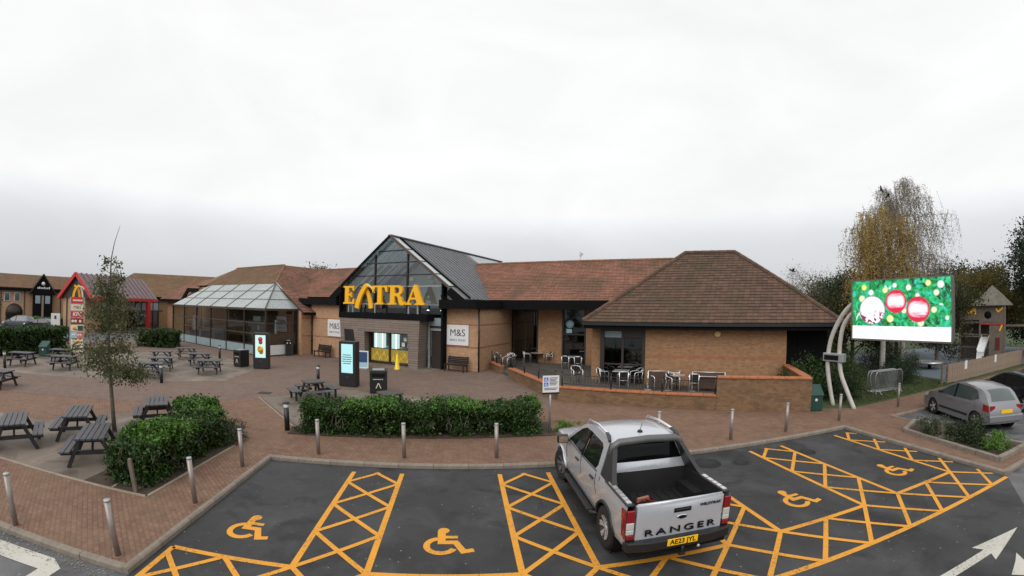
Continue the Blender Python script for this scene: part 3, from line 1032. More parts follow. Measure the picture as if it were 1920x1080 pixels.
# left range (between entrance and conservatory wing)
LR_E, LR_ZE, LR_R, LR_ZR = 24.0, 4.72, 28.7, 7.48
tiled_roof(sb, [(-30.4, LR_E, LR_ZE), (-24.6, LR_E, LR_ZE), (-22.0, LR_R, LR_ZR), (-35.1, LR_R, LR_ZR)], M['tile_red'], seed=3)
part('roof', M['tile_red'], lambda m: m.face([(-36, LR_R, LR_ZR), (-18, LR_R, LR_ZR), (-18, 36, 4.0), (-36, 36, 4.0)]))
ridge_cap(sb, (-34.9, LR_R, LR_ZR + 0.02), (-21.5, LR_R, LR_ZR + 0.02), M['tile_red'], 0.09)
# conservatory wing: front slope, side slope
tiled_roof(sb, [(-45.0, 22.0, 5.78), (-31.6, 22.0, 5.78), (-35.1, 25.5, 7.78), (-44.2, 25.5, 7.78)], M['tile_moss'], seed=4)
tiled_roof(sb, [(-27.2, 21.75, 3.45), (-27.2, 24.6, 3.45), (-35.1, 29.6, 7.78), (-35.1, 25.5, 7.78), (-31.45, 22.0, 5.78)], M['tile_red'], seed=5)
part('roof', M['tile_moss'], lambda m: (m.face([(-44.2, 25.5, 7.78), (-35.1, 25.5, 7.78), (-35.1, 33, 4.2), (-44.2, 33, 4.2)]), m.face([(-47.5, 22, 5.78), (-45.0, 22, 5.78), (-44.2, 25.5, 7.78), (-48, 27, 5.0)])))
ridge_cap(sb, (-44.2, 25.5, 7.8), (-35.1, 25.5, 7.8), M['tile_moss'], 0.1)
ridge_cap(sb, (-31.5, 22.0, 5.8), (-35.1, 25.5, 7.8), M['tile_red'], 0.1)
# --- eaves: black fascias and soffits
part('fascia', M['black'], lambda m: m.box(-13.6, -4.6, MR_E - 0.06, MR_E + 0.02, 4.02, 4.66))
part('soffit', M['soffit'], lambda m: m.box(-12.4, -4.0, MR_E + 0.03, 28.5, 4.02, 4.10))
part('fascia', M['black'], lambda m: m.box(-14.95, -12.30, 22.55, 26.38, 4.02, 4.58))
part('fascia', M['black'], lambda m: m.box(-30.3, -24.3, 23.92, 24.0, 4.25, 4.76))
part('soffit', M['soffit'], lambda m: m.box(-28.9, -24.3, 22.55, 23.9, 4.10, 4.6))
part('fascia', M['black'], lambda m: m.box(-27.2, -27.14, 21.72, 24.1, 3.28, 3.44))
# --- entrance gable roof
M['glass_strip'] = plain('obscured_roof_glass', (0.50, 0.54, 0.54), 0.3, 0, 0.08, 0.8, grime=0.1)
GU, GZ, GE_R, GE_L, GEZ = -19.3, 9.0, -13.35, -25.25, 4.66
GV0, GVM, GVS, GVB = 22.7, 23.0, 23.75, 41.0
def gz(u): return GZ - (GZ - GEZ) * abs(u - GU) / (GE_R - GU)
def slope_slab(m, v0, v1, u0, u1, t=0.10, mi=0):
    """piece of a gable slope between u0 and u1"""
    m.mesh([(u0, v0, gz(u0)), (u1, v0, gz(u1)), (u1, v1, gz(u1)), (u0, v1, gz(u0)), (u0, v0, gz(u0) - t), (u1, v0, gz(u1) - t), (u1, v1, gz(u1) - t), (u0, v1, gz(u0) - t)],
           [(0, 1, 2, 3), (7, 6, 5, 4), (0, 4, 5, 1), (1, 5, 6, 2), (2, 6, 7, 3), (3, 7, 4, 0)], mi)
gr = part('metal_roof', M['zinc'], lambda m: (slope_slab(m, GVS, GVB, GU + 0.02, GE_R), slope_slab(m, 28.0, GVB, GE_L, GU - 0.02), slope_slab(m, GV0, 28.0, GE_L, -24.2), slope_slab(m, GV0, GVS - 0.01, -14.35, GE_R)))
for k in range(6):
    part('roof_pane', M['glass_clear'], lambda m: slope_slab(m, GV0 + 0.05 + k * 0.88, GV0 + 0.85 + k * 0.88, -24.2, GU - 0.05, 0.02), gr)
    part('glazing_bar', M['white'], lambda m: m.beam((-24.2, GV0 + 0.89 + k * 0.88, gz(-24.2)), (GU, GV0 + 0.89 + k * 0.88, GZ), 0.09, 0.12), gr)
v = GVS + 0.05
while v < 33:
    vv = v
    def seam(m):
        m.beam((GU + 0.05, vv, gz(GU + 0.05) + 0.02), (GE_R, vv, GEZ + 0.02), 0.035, 0.07, (0, 0, 1))
    part('roof_seam', M['zinc'], seam, gr)
    v += 0.55
part('ridge_cap', M['zinc'], lambda m: m.beam((GU, GV0, GZ + 0.03), (GU, GVB, GZ + 0.03), 0.3, 0.08), gr)
part('roof_seam', M['black'], lambda m: m.beam((GU + 0.05, GVS, gz(GU + 0.05) + 0.05), (GE_R, GVS, GEZ + 0.05), 0.10, 0.12), gr)
# rooflight panes at the far end of the slope and the glazed strip at the front verge
for k in range(8):
    v0 = 33.3 + k * 0.75
    part('roof_pane', M['glass_roof'], lambda m: (slope_slab(m, v0, v0 + 0.66, GU + 0.3, -16.6, -0.05)), gr)
us = [GU + 0.12, -17.95, -16.75, -15.55, -14.42]
for a, b in zip(us[:-1], us[1:]):
    part('roof_pane', M['glass_strip'], lambda m: slope_slab(m, GV0 + 0.14, GVS - 0.14, a + 0.03, b - 0.05, 0.03), gr)
    part('glazing_bar', M['frame_bronze'], lambda m: m.beam((b, GV0 + 0.05, gz(b) + 0.01), (b, GVS - 0.06, gz(b) + 0.01), 0.07, 0.06), gr)
for vv in (GV0 + 0.08, ):
    part('verge_board', M['frame_bronze'], lambda m: m.beam((GU, vv, GZ - 0.02), (-14.35, vv, gz(-14.35) - 0.02), 0.14, 0.16), gr)
part('verge_board', M['black'], lambda m: (m.beam((-14.35, GV0 + 0.04, gz(-14.35) - 0.24), (GE_R, GV0 + 0.04, GEZ - 0.24), 0.1, 0.52)), gr)
part('verge_board', M['black'], lambda m: (m.beam((GU, GV0 + 0.04, GZ - 0.02), (-24.0, GV0 + 0.04, gz(-24.0) - 0.02), 0.1, 0.16), m.beam((-24.0, GV0 + 0.04, gz(-24.0) - 0.24), (GE_L, GV0 + 0.04, GEZ - 0.24), 0.1, 0.52)), gr)
part('soffit', M['soffit'], lambda m: m.mesh([(-15, 23.38, 4.06), (GE_R, 22.7, 4.06), (GE_R, 23.38, 4.06), (-15, 22.76, 4.9)], [(0, 1, 2, 3)]), gr)
# --- glazed gable: mullions, transoms and one pane for each opening
gl = bpy.data.objects.new('gable_glazing', None)
COL.objects.link(gl)
gl.parent = sb
OFF[gl.name] = Vector(BO)
mu = [-24.0, -20.85, -17.9, -15.0]
tz = [3.6, 4.25, 5.47, 6.25, 7.13, 7.97, 9.2]
sl = (GZ - GEZ) / (GE_R - GU)
def gable_clip(poly, d=0.16):
    poly = clip_poly(poly, sl, 1, GZ - d + sl * GU)
    return clip_poly(poly, -sl, 1, GZ - d - sl * GU) if poly else poly
for i in range(3):
    for j in range(6):
        q = gable_clip([(mu[i] + 0.04, tz[j] + 0.035), (mu[i + 1] - 0.04, tz[j] + 0.035), (mu[i + 1] - 0.04, tz[j + 1] - 0.035), (mu[i] + 0.04, tz[j + 1] - 0.035)])
        if len(q) < 3: continue
        if max(p[0] for p in q) - min(p[0] for p in q) < 0.1: continue
        part('pane', M['gable_glass'], lambda m: m.face([(p[0], GVM + 0.1, p[1]) for p in q]), gl)
for u in mu[1:3]:
    part('mullion', M['frame_brown'], lambda m: m.box(u - 0.05, u + 0.05, GVM + 0.02, GVM + 0.18, 3.6, gz(u) - 0.12), gl)
for z in tz[1:6]:
    a = max(-24.0, GU - (GZ - 0.14 - z) / sl)
    b = min(-15.0, GU + (GZ - 0.14 - z) / sl)
    part('transom', M['frame_brown'] if z > 5.6 else M['galv'], lambda m: m.box(a, b, GVM + 0.03, GVM + 0.12, z - 0.035, z + 0.035), gl)
# ends of the glazed front
part('wall', M['black'], lambda m: m.box(-24.12, -24.0, 22.7, 23.3, 3.2, gz(-24.06) - 0.12))
part('wall', M['black'], lambda m: m.box(-15.0, -14.86, 22.9, 23.39, PZ, gz(-14.9) - 0.12))
# interior behind the gable: floor, back wall, side walls, pale undersides
part('interior_floor', M['plaza_grey'], lambda m: m.box(-24, -13, 23.3, 33, PZ - 0.05, PZ + 0.02))
part('interior_wall', M['offwhite'], lambda m: extrude_outline(m, [(-24.8, PZ), (-13.8, PZ), (-13.8, 4.7), (GU, 8.7), (-24.8, 4.7)], [], lambda x, z: (x, 28.6, z), lambda x, z: (x, 28.4, z)))
part('roof_lining', M['offwhite'], lambda m: (m.mesh([(GU + 0.1, GVS, gz(GU + 0.1) - 0.14), (-14.6, GVS, gz(-14.6) - 0.14), (-14.6, 28.35, gz(-14.6) - 0.14), (GU + 0.1, 28.35, gz(GU + 0.1) - 0.14)], [(3, 2, 1, 0)])))
part('interior_wall', M['offwhite'], lambda m: m.box(-25.1, -24.9, 23.5, 33, PZ, 4.6))
part('interior_wall', M['black'], lambda m: m.box(-24, -15, 24.8, 24.9, 2.9, 4.2))
part('interior_ceiling', M['offwhite'], lambda m: (m.box(-24, -15, 24.95, 28.35, 2.9, 3.0)))
part('roof_truss', M['white'], lambda m: (m.beam((GU, 24.2, GZ - 0.3), (-24, 24.2, gz(-24) - 0.3), 0.12, 0.22), m.beam((GU, 24.2, GZ - 0.3), (-14.6, 24.2, gz(-14.6) - 0.3), 0.12, 0.22),
                                      m.beam((GU, 26.4, GZ - 0.3), (-24, 26.4, gz(-24) - 0.3), 0.12, 0.22), m.beam((GU, 26.4, GZ - 0.3), (-14.6, 26.4, gz(-14.6) - 0.3), 0.12, 0.22)))
M['lamp_white'] = emit('lit_ceiling_spot', (1, 0.97, 0.9), 6)
for u in (-17.35, -16.5, -15.4):
    part('ceiling_spot', M['lamp_white'], lambda m: m.lathe([(0.001, 0), (0.07, 0.0), (0.07, 0.04), (0.001, 0.05)], 12, (u, 23.6, 3.86)))
for u, z in ((-19.7, 6.0), (-18.0, 6.1), (-17.8, 5.8)):
    part('pendant_lamp', M['cream_print'], lambda m: (m.lathe([(0.28, 0), (0.20, 0.2), (0.03, 0.34)], 14, (u, 26.0, z)), m.tube([(u, 26, z + 0.3), (u, 26, z + 2)], 0.012, 4)))
# --- black beam over the doors, portal of dark boards
part('beam', M['black'], lambda m: m.box(-23.55, -15.6, 22.15, 23.0, 3.2, 3.62))
pv0, pv1 = 22.25, 23.2
pu0, pu1, pt = -23.3, -16.35, 3.2
du0, du1, dz = -20.95, -17.1, 2.32
def portal(m):
    tap = 0.28
    out = [(pu0, PZ), (du0, PZ), (du0, dz), (du1, dz), (du1, PZ), (pu1 - tap + 0.28, PZ), (pu1 + 0.0, pt), (pu0 - 0.12, pt)]
    out = [(pu0, PZ), (du0, PZ), (du0, dz), (du1, dz), (du1, PZ), (pu1, PZ), (pu1 + 0.22, pt), (pu0 - 0.12, pt)]
    extrude_outline(m, out, [], lambda x, y: (x, pv1, y), lambda x, y: (x, pv0 - 0.12 * (y - PZ) / 3.1, y))
part('portal', M['wood_portal'], portal)
part('notice_panel', M['black_metal'], lambda m: (m.mesh([(-22.95, 22.13, 2.42), (-22.05, 22.13, 2.42), (-21.85, 22.13, 1.35), (-22.85, 22.13, 1.35), (-22.95, 22.18, 2.42), (-22.05, 22.18, 2.42), (-21.85, 22.2, 1.35), (-22.85, 22.2, 1.35)],
                                               [(3, 2, 1, 0), (0, 1, 5, 4), (1, 2, 6, 5), (2, 3, 7, 6), (3, 0, 4, 7)])))
# automatic doors
dr = bpy.data.objects.new('entrance_doors', None)
COL.objects.link(dr)
dr.parent = sb
OFF[dr.name] = Vector(BO)
dv = 22.75
part('door_frame', M['frame_brown'], lambda m: (m.box(du0 + 0.002, du0 + 0.14, dv - 0.12, dv + 0.1, PZ, dz), m.box(du1 - 0.12, du1 - 0.002, dv - 0.1, dv + 0.1, PZ, dz), m.box(du0 + 0.14, du1 - 0.12, dv - 0.08, dv + 0.1, dz - 0.09, dz - 0.002),
                                         m.box(-19.15, -18.98, dv - 0.06, dv + 0.06, PZ, dz - 0.09), m.box(du0 + 0.14, -19.15, dv - 0.05, dv + 0.05, PZ, 0.28), m.box(-18.98, du1 - 0.12, dv - 0.05, dv + 0.05, PZ, 0.2)), dr)
for a, b in ((du0 + 0.14, -19.15), (-18.98, du1 - 0.12)):
    part('pane', M['glass_clear'], lambda m: m.face([(a, dv, 0.2), (b, dv, 0.2), (b, dv, dz - 0.09), (a, dv, dz - 0.09)]), dr)
    # printed yellow arrow band on the lower glass
    x = a + 0.03
    k = 0
    part('printed_band', plain('printed_amber_film', (0.42, 0.30, 0.04), 0.5, 0, 0.25, 6), lambda m: m.face([(a + 0.01, dv - 0.006, 0.30), (b - 0.01, dv - 0.006, 0.30), (b - 0.01, dv - 0.006, 1.15), (a + 0.01, dv - 0.006, 1.15)]), dr)
    ch = MB()
    while x < b - 0.3:
        z0 = 0.36 + (k % 2) * 0.3
        ch.face([(x, dv - 0.011, z0), (x + 0.09, dv - 0.011, z0), (x + 0.26, dv - 0.011, z0 + 0.33), (x + 0.17, dv - 0.011, z0 + 0.33)])
        ch.face([(x + 0.28, dv - 0.012, z0), (x + 0.36, dv - 0.012, z0), (x + 0.23, dv - 0.012, z0 + 0.28), (x + 0.17, dv - 0.012, z0 + 0.24)])
        x += 0.33
        k += 1
    ch.build('printed_chevrons', plain('printed_yellow', (0.72, 0.50, 0.05), 0.5), dr)
# lit chillers and shelves just inside the doors
M['chiller'] = emit('lit_chiller', (0.72, 0.95, 0.92), 1.1)
M['tube_white'] = emit('lit_tube', (0.9, 1.0, 0.98), 2.2)
for u in (-22.75, -22.1, -20.75):
    part('chiller_cabinet', M['chiller'], lambda m: m.box(u - 0.24, u + 0.24, 25.2, 25.6, 0.9, 2.5))
    part('light_tube', M['tube_white'], lambda m: m.box(u + 0.26, u + 0.31, 25.1, 25.15, 0.9, 2.5))
part('shelf_unit', M['galv'], lambda m: (m.box(-23.4, -18.2, 25.7, 26.2, PZ, 1.0)))
for u, z, s_ in ((-17.75, 1.9, 0.12), (-17.45, 1.45, 0.09), (-17.9, 1.55, 0.13)):
    part('door_notice', M['white'], lambda m: m.box(u - s_, u + s_, dv - 0.01, dv - 0.004, z - s_, z + s_), dr)
# side door and window beside the portal
part('side_door', M['frame_brown'], lambda m: m.box(-15.85, -15.02, 23.15, 23.25, PZ, 2.55))
part('door_frame', M['galv'], lambda m: (m.box(-16.1, -15.95, 23.05, 23.2, PZ, 3.45), m.box(-15.94, -15.02, 23.06, 23.16, 2.58, 2.72)))
part('window', M['panel_blue'], lambda m: m.box(-15.94, -15.02, 23.1, 23.2, 2.9, 3.4))
part('window_frame', M['frame_brown'], lambda m: m.box(-15.94, -15.02, 23.05, 23.12, 2.74, 2.88))
# --- back of the terrace: dark doorway and tall window
part('door', M['frame_brown'], lambda m: (m.box(-12.3, -10.4, 28.3, 28.4, 0.3, 4.0), m.box(-11.36, -11.3, 28.25, 28.3, 0.3, 4.0)))
part('pane', M['glass_dark'], lambda m: m.box(-12.2, -10.5, 28.27, 28.29, 0.5, 3.9))
tw_ = part('window', M['frame_brown'], lambda m: (m.box(-8.62, -8.50, 28.2, 28.5, 0.3, 4.0), m.box(-7.02, -6.9, 28.2, 28.5, 0.3, 4.0), m.box(-8.5, -7.02, 28.24, 28.44, 2.3, 2.4)))
part('pane', M['glass_dark'], lambda m: (m.face([(-8.5, 28.33, 0.3), (-7.02, 28.33, 0.3), (-7.02, 28.33, 2.3), (-8.5, 28.33, 2.3)])), tw_)
part('pane', M['glass_dark'], lambda m: (m.face([(-8.5, 28.33, 2.4), (-7.02, 28.33, 2.4), (-7.02, 28.33, 4.0), (-8.5, 28.33, 4.0)])), tw_)
part('window_poster', M['sky_print'], lambda m: (m.lathe([(0.001, 0), (0.28, 0), (0.28, 0.01), (0.001, 0.01)], 18, (-8.05, 28.24, 3.05), 'Y'), m.box(-8.3, -7.9, 28.24, 28.25, 2.45, 2.72)))
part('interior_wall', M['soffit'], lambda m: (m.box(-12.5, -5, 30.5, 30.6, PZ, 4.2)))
# aerial on the roof
part('roof_aerial', M['galv'], lambda m: (m.tube([(-8.6, 33, 7.4), (-8.6, 33, 8.7)], 0.025, 6), m.beam((-8.6, 33, 8.3), (-8.4, 33, 8.55), 0.03, 0.2)))
# ================================================================== CAFE PAVILION
VO = (1.3, 22.0, PZ)
pv = thing('cafe_pavilion', 'brown brick cafe pavilion with large hipped brown tile roof beside the terrace', 'building', W3(1.3, 22.0, PZ), BANG, off=VO)
def ppart(name, mat, fn, parent=None, **k): return part(name, mat, fn, parent or pv, **k)
ppart('wall', M['brick_brown'], lambda m: m.box(-2.25, 4.85, 22.0, 22.35, PZ, 3.2))
ppart('wall', M['brick_brown'], lambda m: m.box(4.5, 4.85, 22.36, 31.0, PZ, 3.2))
ppart('wall', M['brick_brown'], lambda m: m.box(-5.2, -4.62, 22.6, 23.0, PZ, 3.2))
ppart('wall', M['brick_brown'], lambda m: m.box(-5.2, -4.9, 23.01, 28.0, PZ, 3.2))
ppart('brick_band', M['brick_red'], lambda m: m.box(-2.25, 4.85, 21.993, 22.0, 1.66, 1.815))
ppart('side_screen', M['black'], lambda m: (m.box(4.9, 7.1, 22.6, 22.7, PZ, 3.2), m.box(5.55, 5.6, 22.57, 22.6, PZ, 3.2)))
PE, PZE, PR, PZR = 21.3, 3.46, 26.35, 7.45
pu_0, pu_1, pr0, pr1 = -5.4, 7.5, -0.27, 2.72
PB = 31.4
tiled_roof(pv, [(pu_0, PE, PZE), (pu_1, PE, PZE), (pr1, PR, PZR), (pr0, PR, PZR)], M['tile_brown'], seed=11)
tiled_roof(pv, [(pu_1, PE, PZE), (pu_1, PB, PZE), (pr1, PR, PZR)], M['tile_brown'], seed=12)
tiled_roof(pv, [(pu_0, PB, PZE), (pu_0, PE, PZE), (pr0, PR, PZR)], M['tile_brown'], seed=13)
ppart('roof', M['tile_brown'], lambda m: m.face([(pu_1, PB, PZE), (pu_0, PB, PZE), (pr0, PR, PZR), (pr1, PR, PZR)]))
for a, b in (((pu_0, PE, PZE), (pr0, PR, PZR)), ((pu_1, PE, PZE), (pr1, PR, PZR)), ((pr0, PR, PZR), (pr1, PR, PZR))):
    ridge_cap(pv, (a[0], a[1], a[2] + 0.05), (b[0], b[1], b[2] + 0.05), M['tile_brown'], 0.12)
ppart('gutter', M['black_plastic'], lambda m: (m.box(pu_0, pu_1, PE - 0.12, PE + 0.0, PZE - 0.16, PZE - 0.02)))
ppart('fascia', M['black'], lambda m: m.box(pu_0 + 0.05, pu_1 - 0.05, PE + 0.005, PE + 0.05, PZE - 0.34, PZE - 0.11))
ppart('soffit', M['soffit'], lambda m: m.box(pu_0 + 0.05, pu_1 - 0.05, PE + 0.055, 23.0, 3.12, 3.18))
ppart('alarm_box', M['sign_yellow_pale'], lambda m: m.lathe([(0.001, -0.1), (0.13, -0.09), (0.16, -0.05), (0.16, 0.0), (0.001, 0.0)], 18, (1.38, 21.995, 2.92), 'Y'))
# glazed doors to the terrace
pd = ppart('terrace_doors', M['frame_brown'], lambda m: (m.box(-4.62, -4.4, 22.05, 22.3, 0.3, 3.12), m.box(-2.42, -2.26, 22.05, 22.3, 0.3, 3.12), m.box(-3.5, -3.38, 22.08, 22.2, 0.3, 3.12), m.box(-4.4, -2.42, 22.06, 22.22, 2.98, 3.11),
                                               m.box(-4.4, -3.5, 22.1, 22.18, 1.22, 1.30), m.box(-3.38, -2.42, 22.1, 22.18, 1.22, 1.30), m.box(-4.4, -2.42, 22.09, 22.19, 0.3, 0.42)))
for a, b in ((-4.4, -3.5), (-3.38, -2.42)):
    for z0, z1 in ((0.42, 1.22), (1.30, 2.62)):
        ppart('pane', M['glass_dark'], lambda m: m.face([(a, 22.14, z0), (b, 22.14, z0), (b, 22.14, z1), (a, 22.14, z1)]), pd)
ppart('roller_blind', M['panel_blue'], lambda m: m.box(-4.4, -3.5, 22.12, 22.16, 2.64, 2.97), pd)
ppart('roller_blind', M['frame_brown'], lambda m: m.box(-3.38, -2.42, 22.12, 22.16, 2.64, 2.97), pd)
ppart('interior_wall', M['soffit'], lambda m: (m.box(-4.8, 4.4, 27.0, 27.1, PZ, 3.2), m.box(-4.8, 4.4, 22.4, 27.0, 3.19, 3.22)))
ppart('interior_floor', M['terrace_floor'], lambda m: m.box(-4.8, 4.4, 22.4, 27.0, 0.2, 0.3))

# ================================================================== CONSERVATORY
CO = (-37.3, 18.9, PZ)
cv = thing('conservatory', 'long glazed conservatory with pale sloping glass roof and blue lower panels', 'conservatory', W3(-37.3, 18.9, PZ), BANG, off=CO)
def cpart(name, mat, fn, parent=None, **k): return part(name, mat, fn, parent or cv, **k)
cu = [-46.3, -43.3, -40.4, -37.4, -34.4, -31.4, -28.3]
CE, CB, CT, CTZ, CEZ = 18.9, 22.0, 3.1, 5.76, 3.66
for u in cu:
    cpart('mullion', M['frame_brown'], lambda m: m.box(u - 0.07, u + 0.07, CE, CE + 0.14, PZ, CEZ - 0.08))
for z in (0.9, 1.75, 2.6):
    cpart('rail', M['frame_bronze'] if z > 1 else M['frame_brown'], lambda m: m.box(cu[0], cu[-1], CE + 0.02, CE + 0.10, z - 0.04, z + 0.04))
cpart('sill', M['frame_brown'], lambda m: m.box(cu[0], cu[-1], CE - 0.02, CE + 0.12, PZ, PZ + 0.06))
cpart('eaves_beam', M['frame_bronze'], lambda m: (m.box(cu[0] - 0.15, cu[-1] + 0.15, CE - 0.12, CE + 0.15, CEZ - 0.10, CEZ + 0.03), m.box(cu[-1] - 0.15, cu[-1] + 0.15, CE + 0.16, 21.9, CEZ - 0.10, CEZ + 0.03)))
for i in range(6):
    a, b = cu[i] + 0.07, cu[i + 1] - 0.07
    cpart('spandrel_panel', M['panel_blue'], lambda m: m.box(a, b, CE + 0.04, CE + 0.07, PZ + 0.06, 0.86))
    for z0, z1 in ((0.94, 1.71), (1.79, 2.56), (2.64, CEZ - 0.1)):
        cpart('pane', M['glass'], lambda m: m.face([(a, CE + 0.055, z0), (b, CE + 0.055, z0), (b, CE + 0.055, z1), (a, CE + 0.055, z1)]))
# right-hand end
for v in (21.85,):
    cpart('mullion', M['frame_brown'], lambda m: m.box(-28.43, -28.23, v - 0.1, v + 0.08, PZ, CEZ - 0.08))
for z in (1.0, 1.78, 2.6):
    cpart('rail', M['frame_bronze'], lambda m: m.box(-28.33, -28.25, CE + 0.15, 21.75, z - 0.04, z + 0.04))
for z0, z1 in ((1.82, 2.56), (2.64, CEZ - 0.1)):
    cpart('pane', M['glass'], lambda m: m.face([(-28.29, CE + 0.15, z0), (-28.29, 21.75, z0), (-28.29, 21.75, z1), (-28.29, CE + 0.15, z1)]))
cpart('end_panel', M['frame_bronze'], lambda m: m.box(-28.30, -28.27, CE + 0.15, 21.75, 1.04, 1.74))
cpart('white_panel', M['white'], lambda m: m.box(-28.30, -28.26, CE + 0.2, 21.45, 0.2, 0.95))
# glass roof: front slope in three tiers, hipped ends
def croof(u, d):     # point on the front slope: d metres back from the eaves
    return (u, CE + d, CEZ + 0.04 + (CTZ - CEZ) * d / CT)
tiers = [0.0, 1.05, 2.1, 3.1]
def front_span(d): return cu[0] + d * 0.85, cu[-1] - d
for i in range(6):
    for j in range(3):
        d0, d1 = tiers[j] + 0.03, tiers[j + 1] - 0.03
        q = [(cu[i] + 0.04, d0), (cu[i + 1] - 0.04, d0), (cu[i + 1] - 0.04, d1), (cu[i] + 0.04, d1)]
        q = clip_poly(q, 1, 1, cu[-1] - 0.05)
        if q: q = clip_poly(q, -1, 0.85, -cu[0] - 0.05)
        if q and len(q) >= 3:
            cpart('roof_pane', M['glass_roof'], lambda m: (m.face([croof(*p) for p in q])))
for i in range(6):
    u = cu[i + 1] if i < 5 else None
    if u: 
        dmax = min(CT, cu[-1] - u)
        cpart('glazing_bar', M['frame_bronze'], lambda m: m.beam(croof(u, 0), croof(u, dmax), 0.07, 0.08))
for d in tiers[1:]:
    a, b = front_span(d)
    cpart('glazing_bar', M['frame_bronze'], lambda m: m.beam(croof(a, d), croof(b, d), 0.06, 0.06))
def csid(v, d): return (cu[-1] - d, v, CEZ + 0.04 + (CTZ - CEZ) * d / CT)
for j in range(3):
    d0, d1 = tiers[j] + 0.03, tiers[j + 1] - 0.03
    q = [csid(CE + d0 + 0.06, d0), csid(CB - 0.02, d0), csid(CB - 0.02, d1), csid(CE + d1 + 0.04, d1)]
    cpart('roof_pane', M['glass_roof'], lambda m: m.face(q))
    if j: cpart('glazing_bar', M['frame_bronze'], lambda m: m.beam(csid(CE + tiers[j], tiers[j]), csid(CB, tiers[j]), 0.06, 0.06))
cpart('hip_bar', M['frame_bronze'], lambda m: m.beam(croof(cu[-1], 0), croof(cu[-1] - CT, CT), 0.10, 0.10))
cpart('verge_flashing', M['galv'], lambda m: m.beam((cu[-1] + 0.05, CB + 0.04, CEZ + 0.06), (cu[-1] - CT, CB + 0.04, CTZ + 0.09), 0.12, 0.08))
# inside the conservatory: floor, red-brown bench backs, poster
cpart('interior_floor', M['plaza_grey'], lambda m: m.box(cu[0], cu[-1] - 0.1, CE + 0.2, 21.98, PZ - 0.02, PZ + 0.03))
for u in (-44.6, -41.7, -38.7, -35.8, -32.8, -30.0):
    cpart('bench_back', plain('brown_bench_back', (0.16, 0.075, 0.045), 0.6), lambda m: m.box(u - 1.1, u + 1.1, 20.6, 20.72, PZ + 0.03, 1.25))
cpart('notice', M['white'], lambda m: (m.box(-39.95, -39.75, CE + 0.16, CE + 0.18, 1.4, 2.5)))
cpart('hanging_sign', M['white'], lambda m: (m.box(-30.3, -29.3, CE + 0.2, CE + 0.24, 2.75, 3.1), m.box(-29.7, -29.4, CE + 0.2, CE + 0.24, 2.05, 2.4)))

# ================================================================== TERRACE
FZ = 0.30
tpoly = [W2(-12.5, 25.3), W2(-10.7, 23.3), W2(-9.75, 22.15), W2(-5.65, 17.85), W2(4.85, 17.8), W2(4.85, 22.0), W2(-2.3, 22.0), W2(-5.0, 22.5), W2(-5.0, 28.3), W2(-12.5, 28.3)]
mb = MB()
mb.prism(tpoly, 0.05, FZ)
tag(mb.build('terrace', M['terrace_floor'], kind='structure'), 'raised dark slab terrace in front of the cafe pavilion', None)
def wall_run(pts, h, t, label, cap=0.07, name='terrace_wall', capmat=None, rail=False, railh=0.85, posts=()):
    root = thing(name, label, 'wall', (*W2(*pts[0]), PZ), BANG, off=(pts[0][0], pts[0][1], PZ))
    for k in range(len(pts) - 1):
        a, b = Vector((*pts[k], 0)), Vector((*pts[k + 1], 0))
        d = (b - a).normalized()
        mb = MB()
        mb.beam((a.x, a.y, (PZ + h - cap) / 2), (b.x + d.x * 0.0, b.y, (PZ + h - cap) / 2), t, h - cap - PZ)
        mb.build('brickwork', M['brick_terrace'], root)
        L = (b - a).length
        n = max(1, int(L / 0.5))
        for i in range(n):
            p, q = a + (b - a) * (i / n), a + (b - a) * ((i + 1) / n)
            mb = MB()
            mb.beam((p.x + d.x * 0.006, p.y + d.y * 0.006, h - cap / 2 + 0.001), (q.x - d.x * 0.006, q.y - d.y * 0.006, h - cap / 2 + 0.001 + rnd.uniform(-0.003, 0.003)), t + 0.10, cap)
            mb.build('coping_brick', M['coping'], root, bevel=0.012)
    return root
wall_run([(-9.75, 22.15), (-5.65, 17.85)], 0.72, 0.28, 'low terrace wall section slanting back towards the entrance')
lw = wall_run([(-5.55, 17.85), (1.15, 17.78)], 0.72, 0.28, 'long low terrace wall with terracotta coping and railing posts')
wall_run([(1.16, 17.78), (4.99, 17.72)], 1.47, 0.30, 'tall brick terrace wall section beside the screen legs')
wall_run([(4.86, 18.0), (4.82, 21.9)], 1.47, 0.26, 'tall brick side wall closing off the terrace end')
wall_run([(-12.35, 24.9), (-10.9, 23.4)], 0.62, 0.24, 'short low planter wall beside the downpipe')
# railings: each run a thing with posts and bars
def railing(pts, z0, label, n_posts=4):
    root = thing('railing', label, 'railing', (*W2(*pts[0]), z0), BANG, off=(pts[0][0], pts[0][1], z0))
    a, b = Vector((*pts[0], z0)), Vector((*pts[1], z0))
    d = (b - a)
    for i in range(n_posts):
        p = a + d * (i / (n_posts - 1))
        mb = MB()
        mb.tube([p, p + Vector((0, 0, 0.62))], 0.032, 6)
        mb.lathe([(0.045, 0), (0.05, 0.03), (0.001, 0.08)], 8, (p.x, p.y, z0 + 0.62))
        mb.build('post', M['black_metal'], root)
    for h in (0.12, 0.52):
        mb = MB()
        mb.tube([a + Vector((0, 0, h)), b + Vector((0, 0, h))], 0.014, 5)
        mb.build('rail', M['black_metal'], root)
    mb = MB()
    L = d.length
    n = int(L / 0.13)
    for i in range(1, n):
        p = a + d * (i / n)
        mb.tube([p + Vector((0, 0, 0.12)), p + Vector((0, 0, 0.52))], 0.007, 4, cap=False)
    mb.build('balusters', M['black_metal'], root, kind='stuff')
    return root
railing([(-9.6, 21.98), (-5.75, 17.97)], 0.72, 'black railing on the slanting terrace wall', 4)
railing([(-5.4, 17.85), (1.1, 17.78)], 0.72, 'black railing along the long low terrace wall', 4)
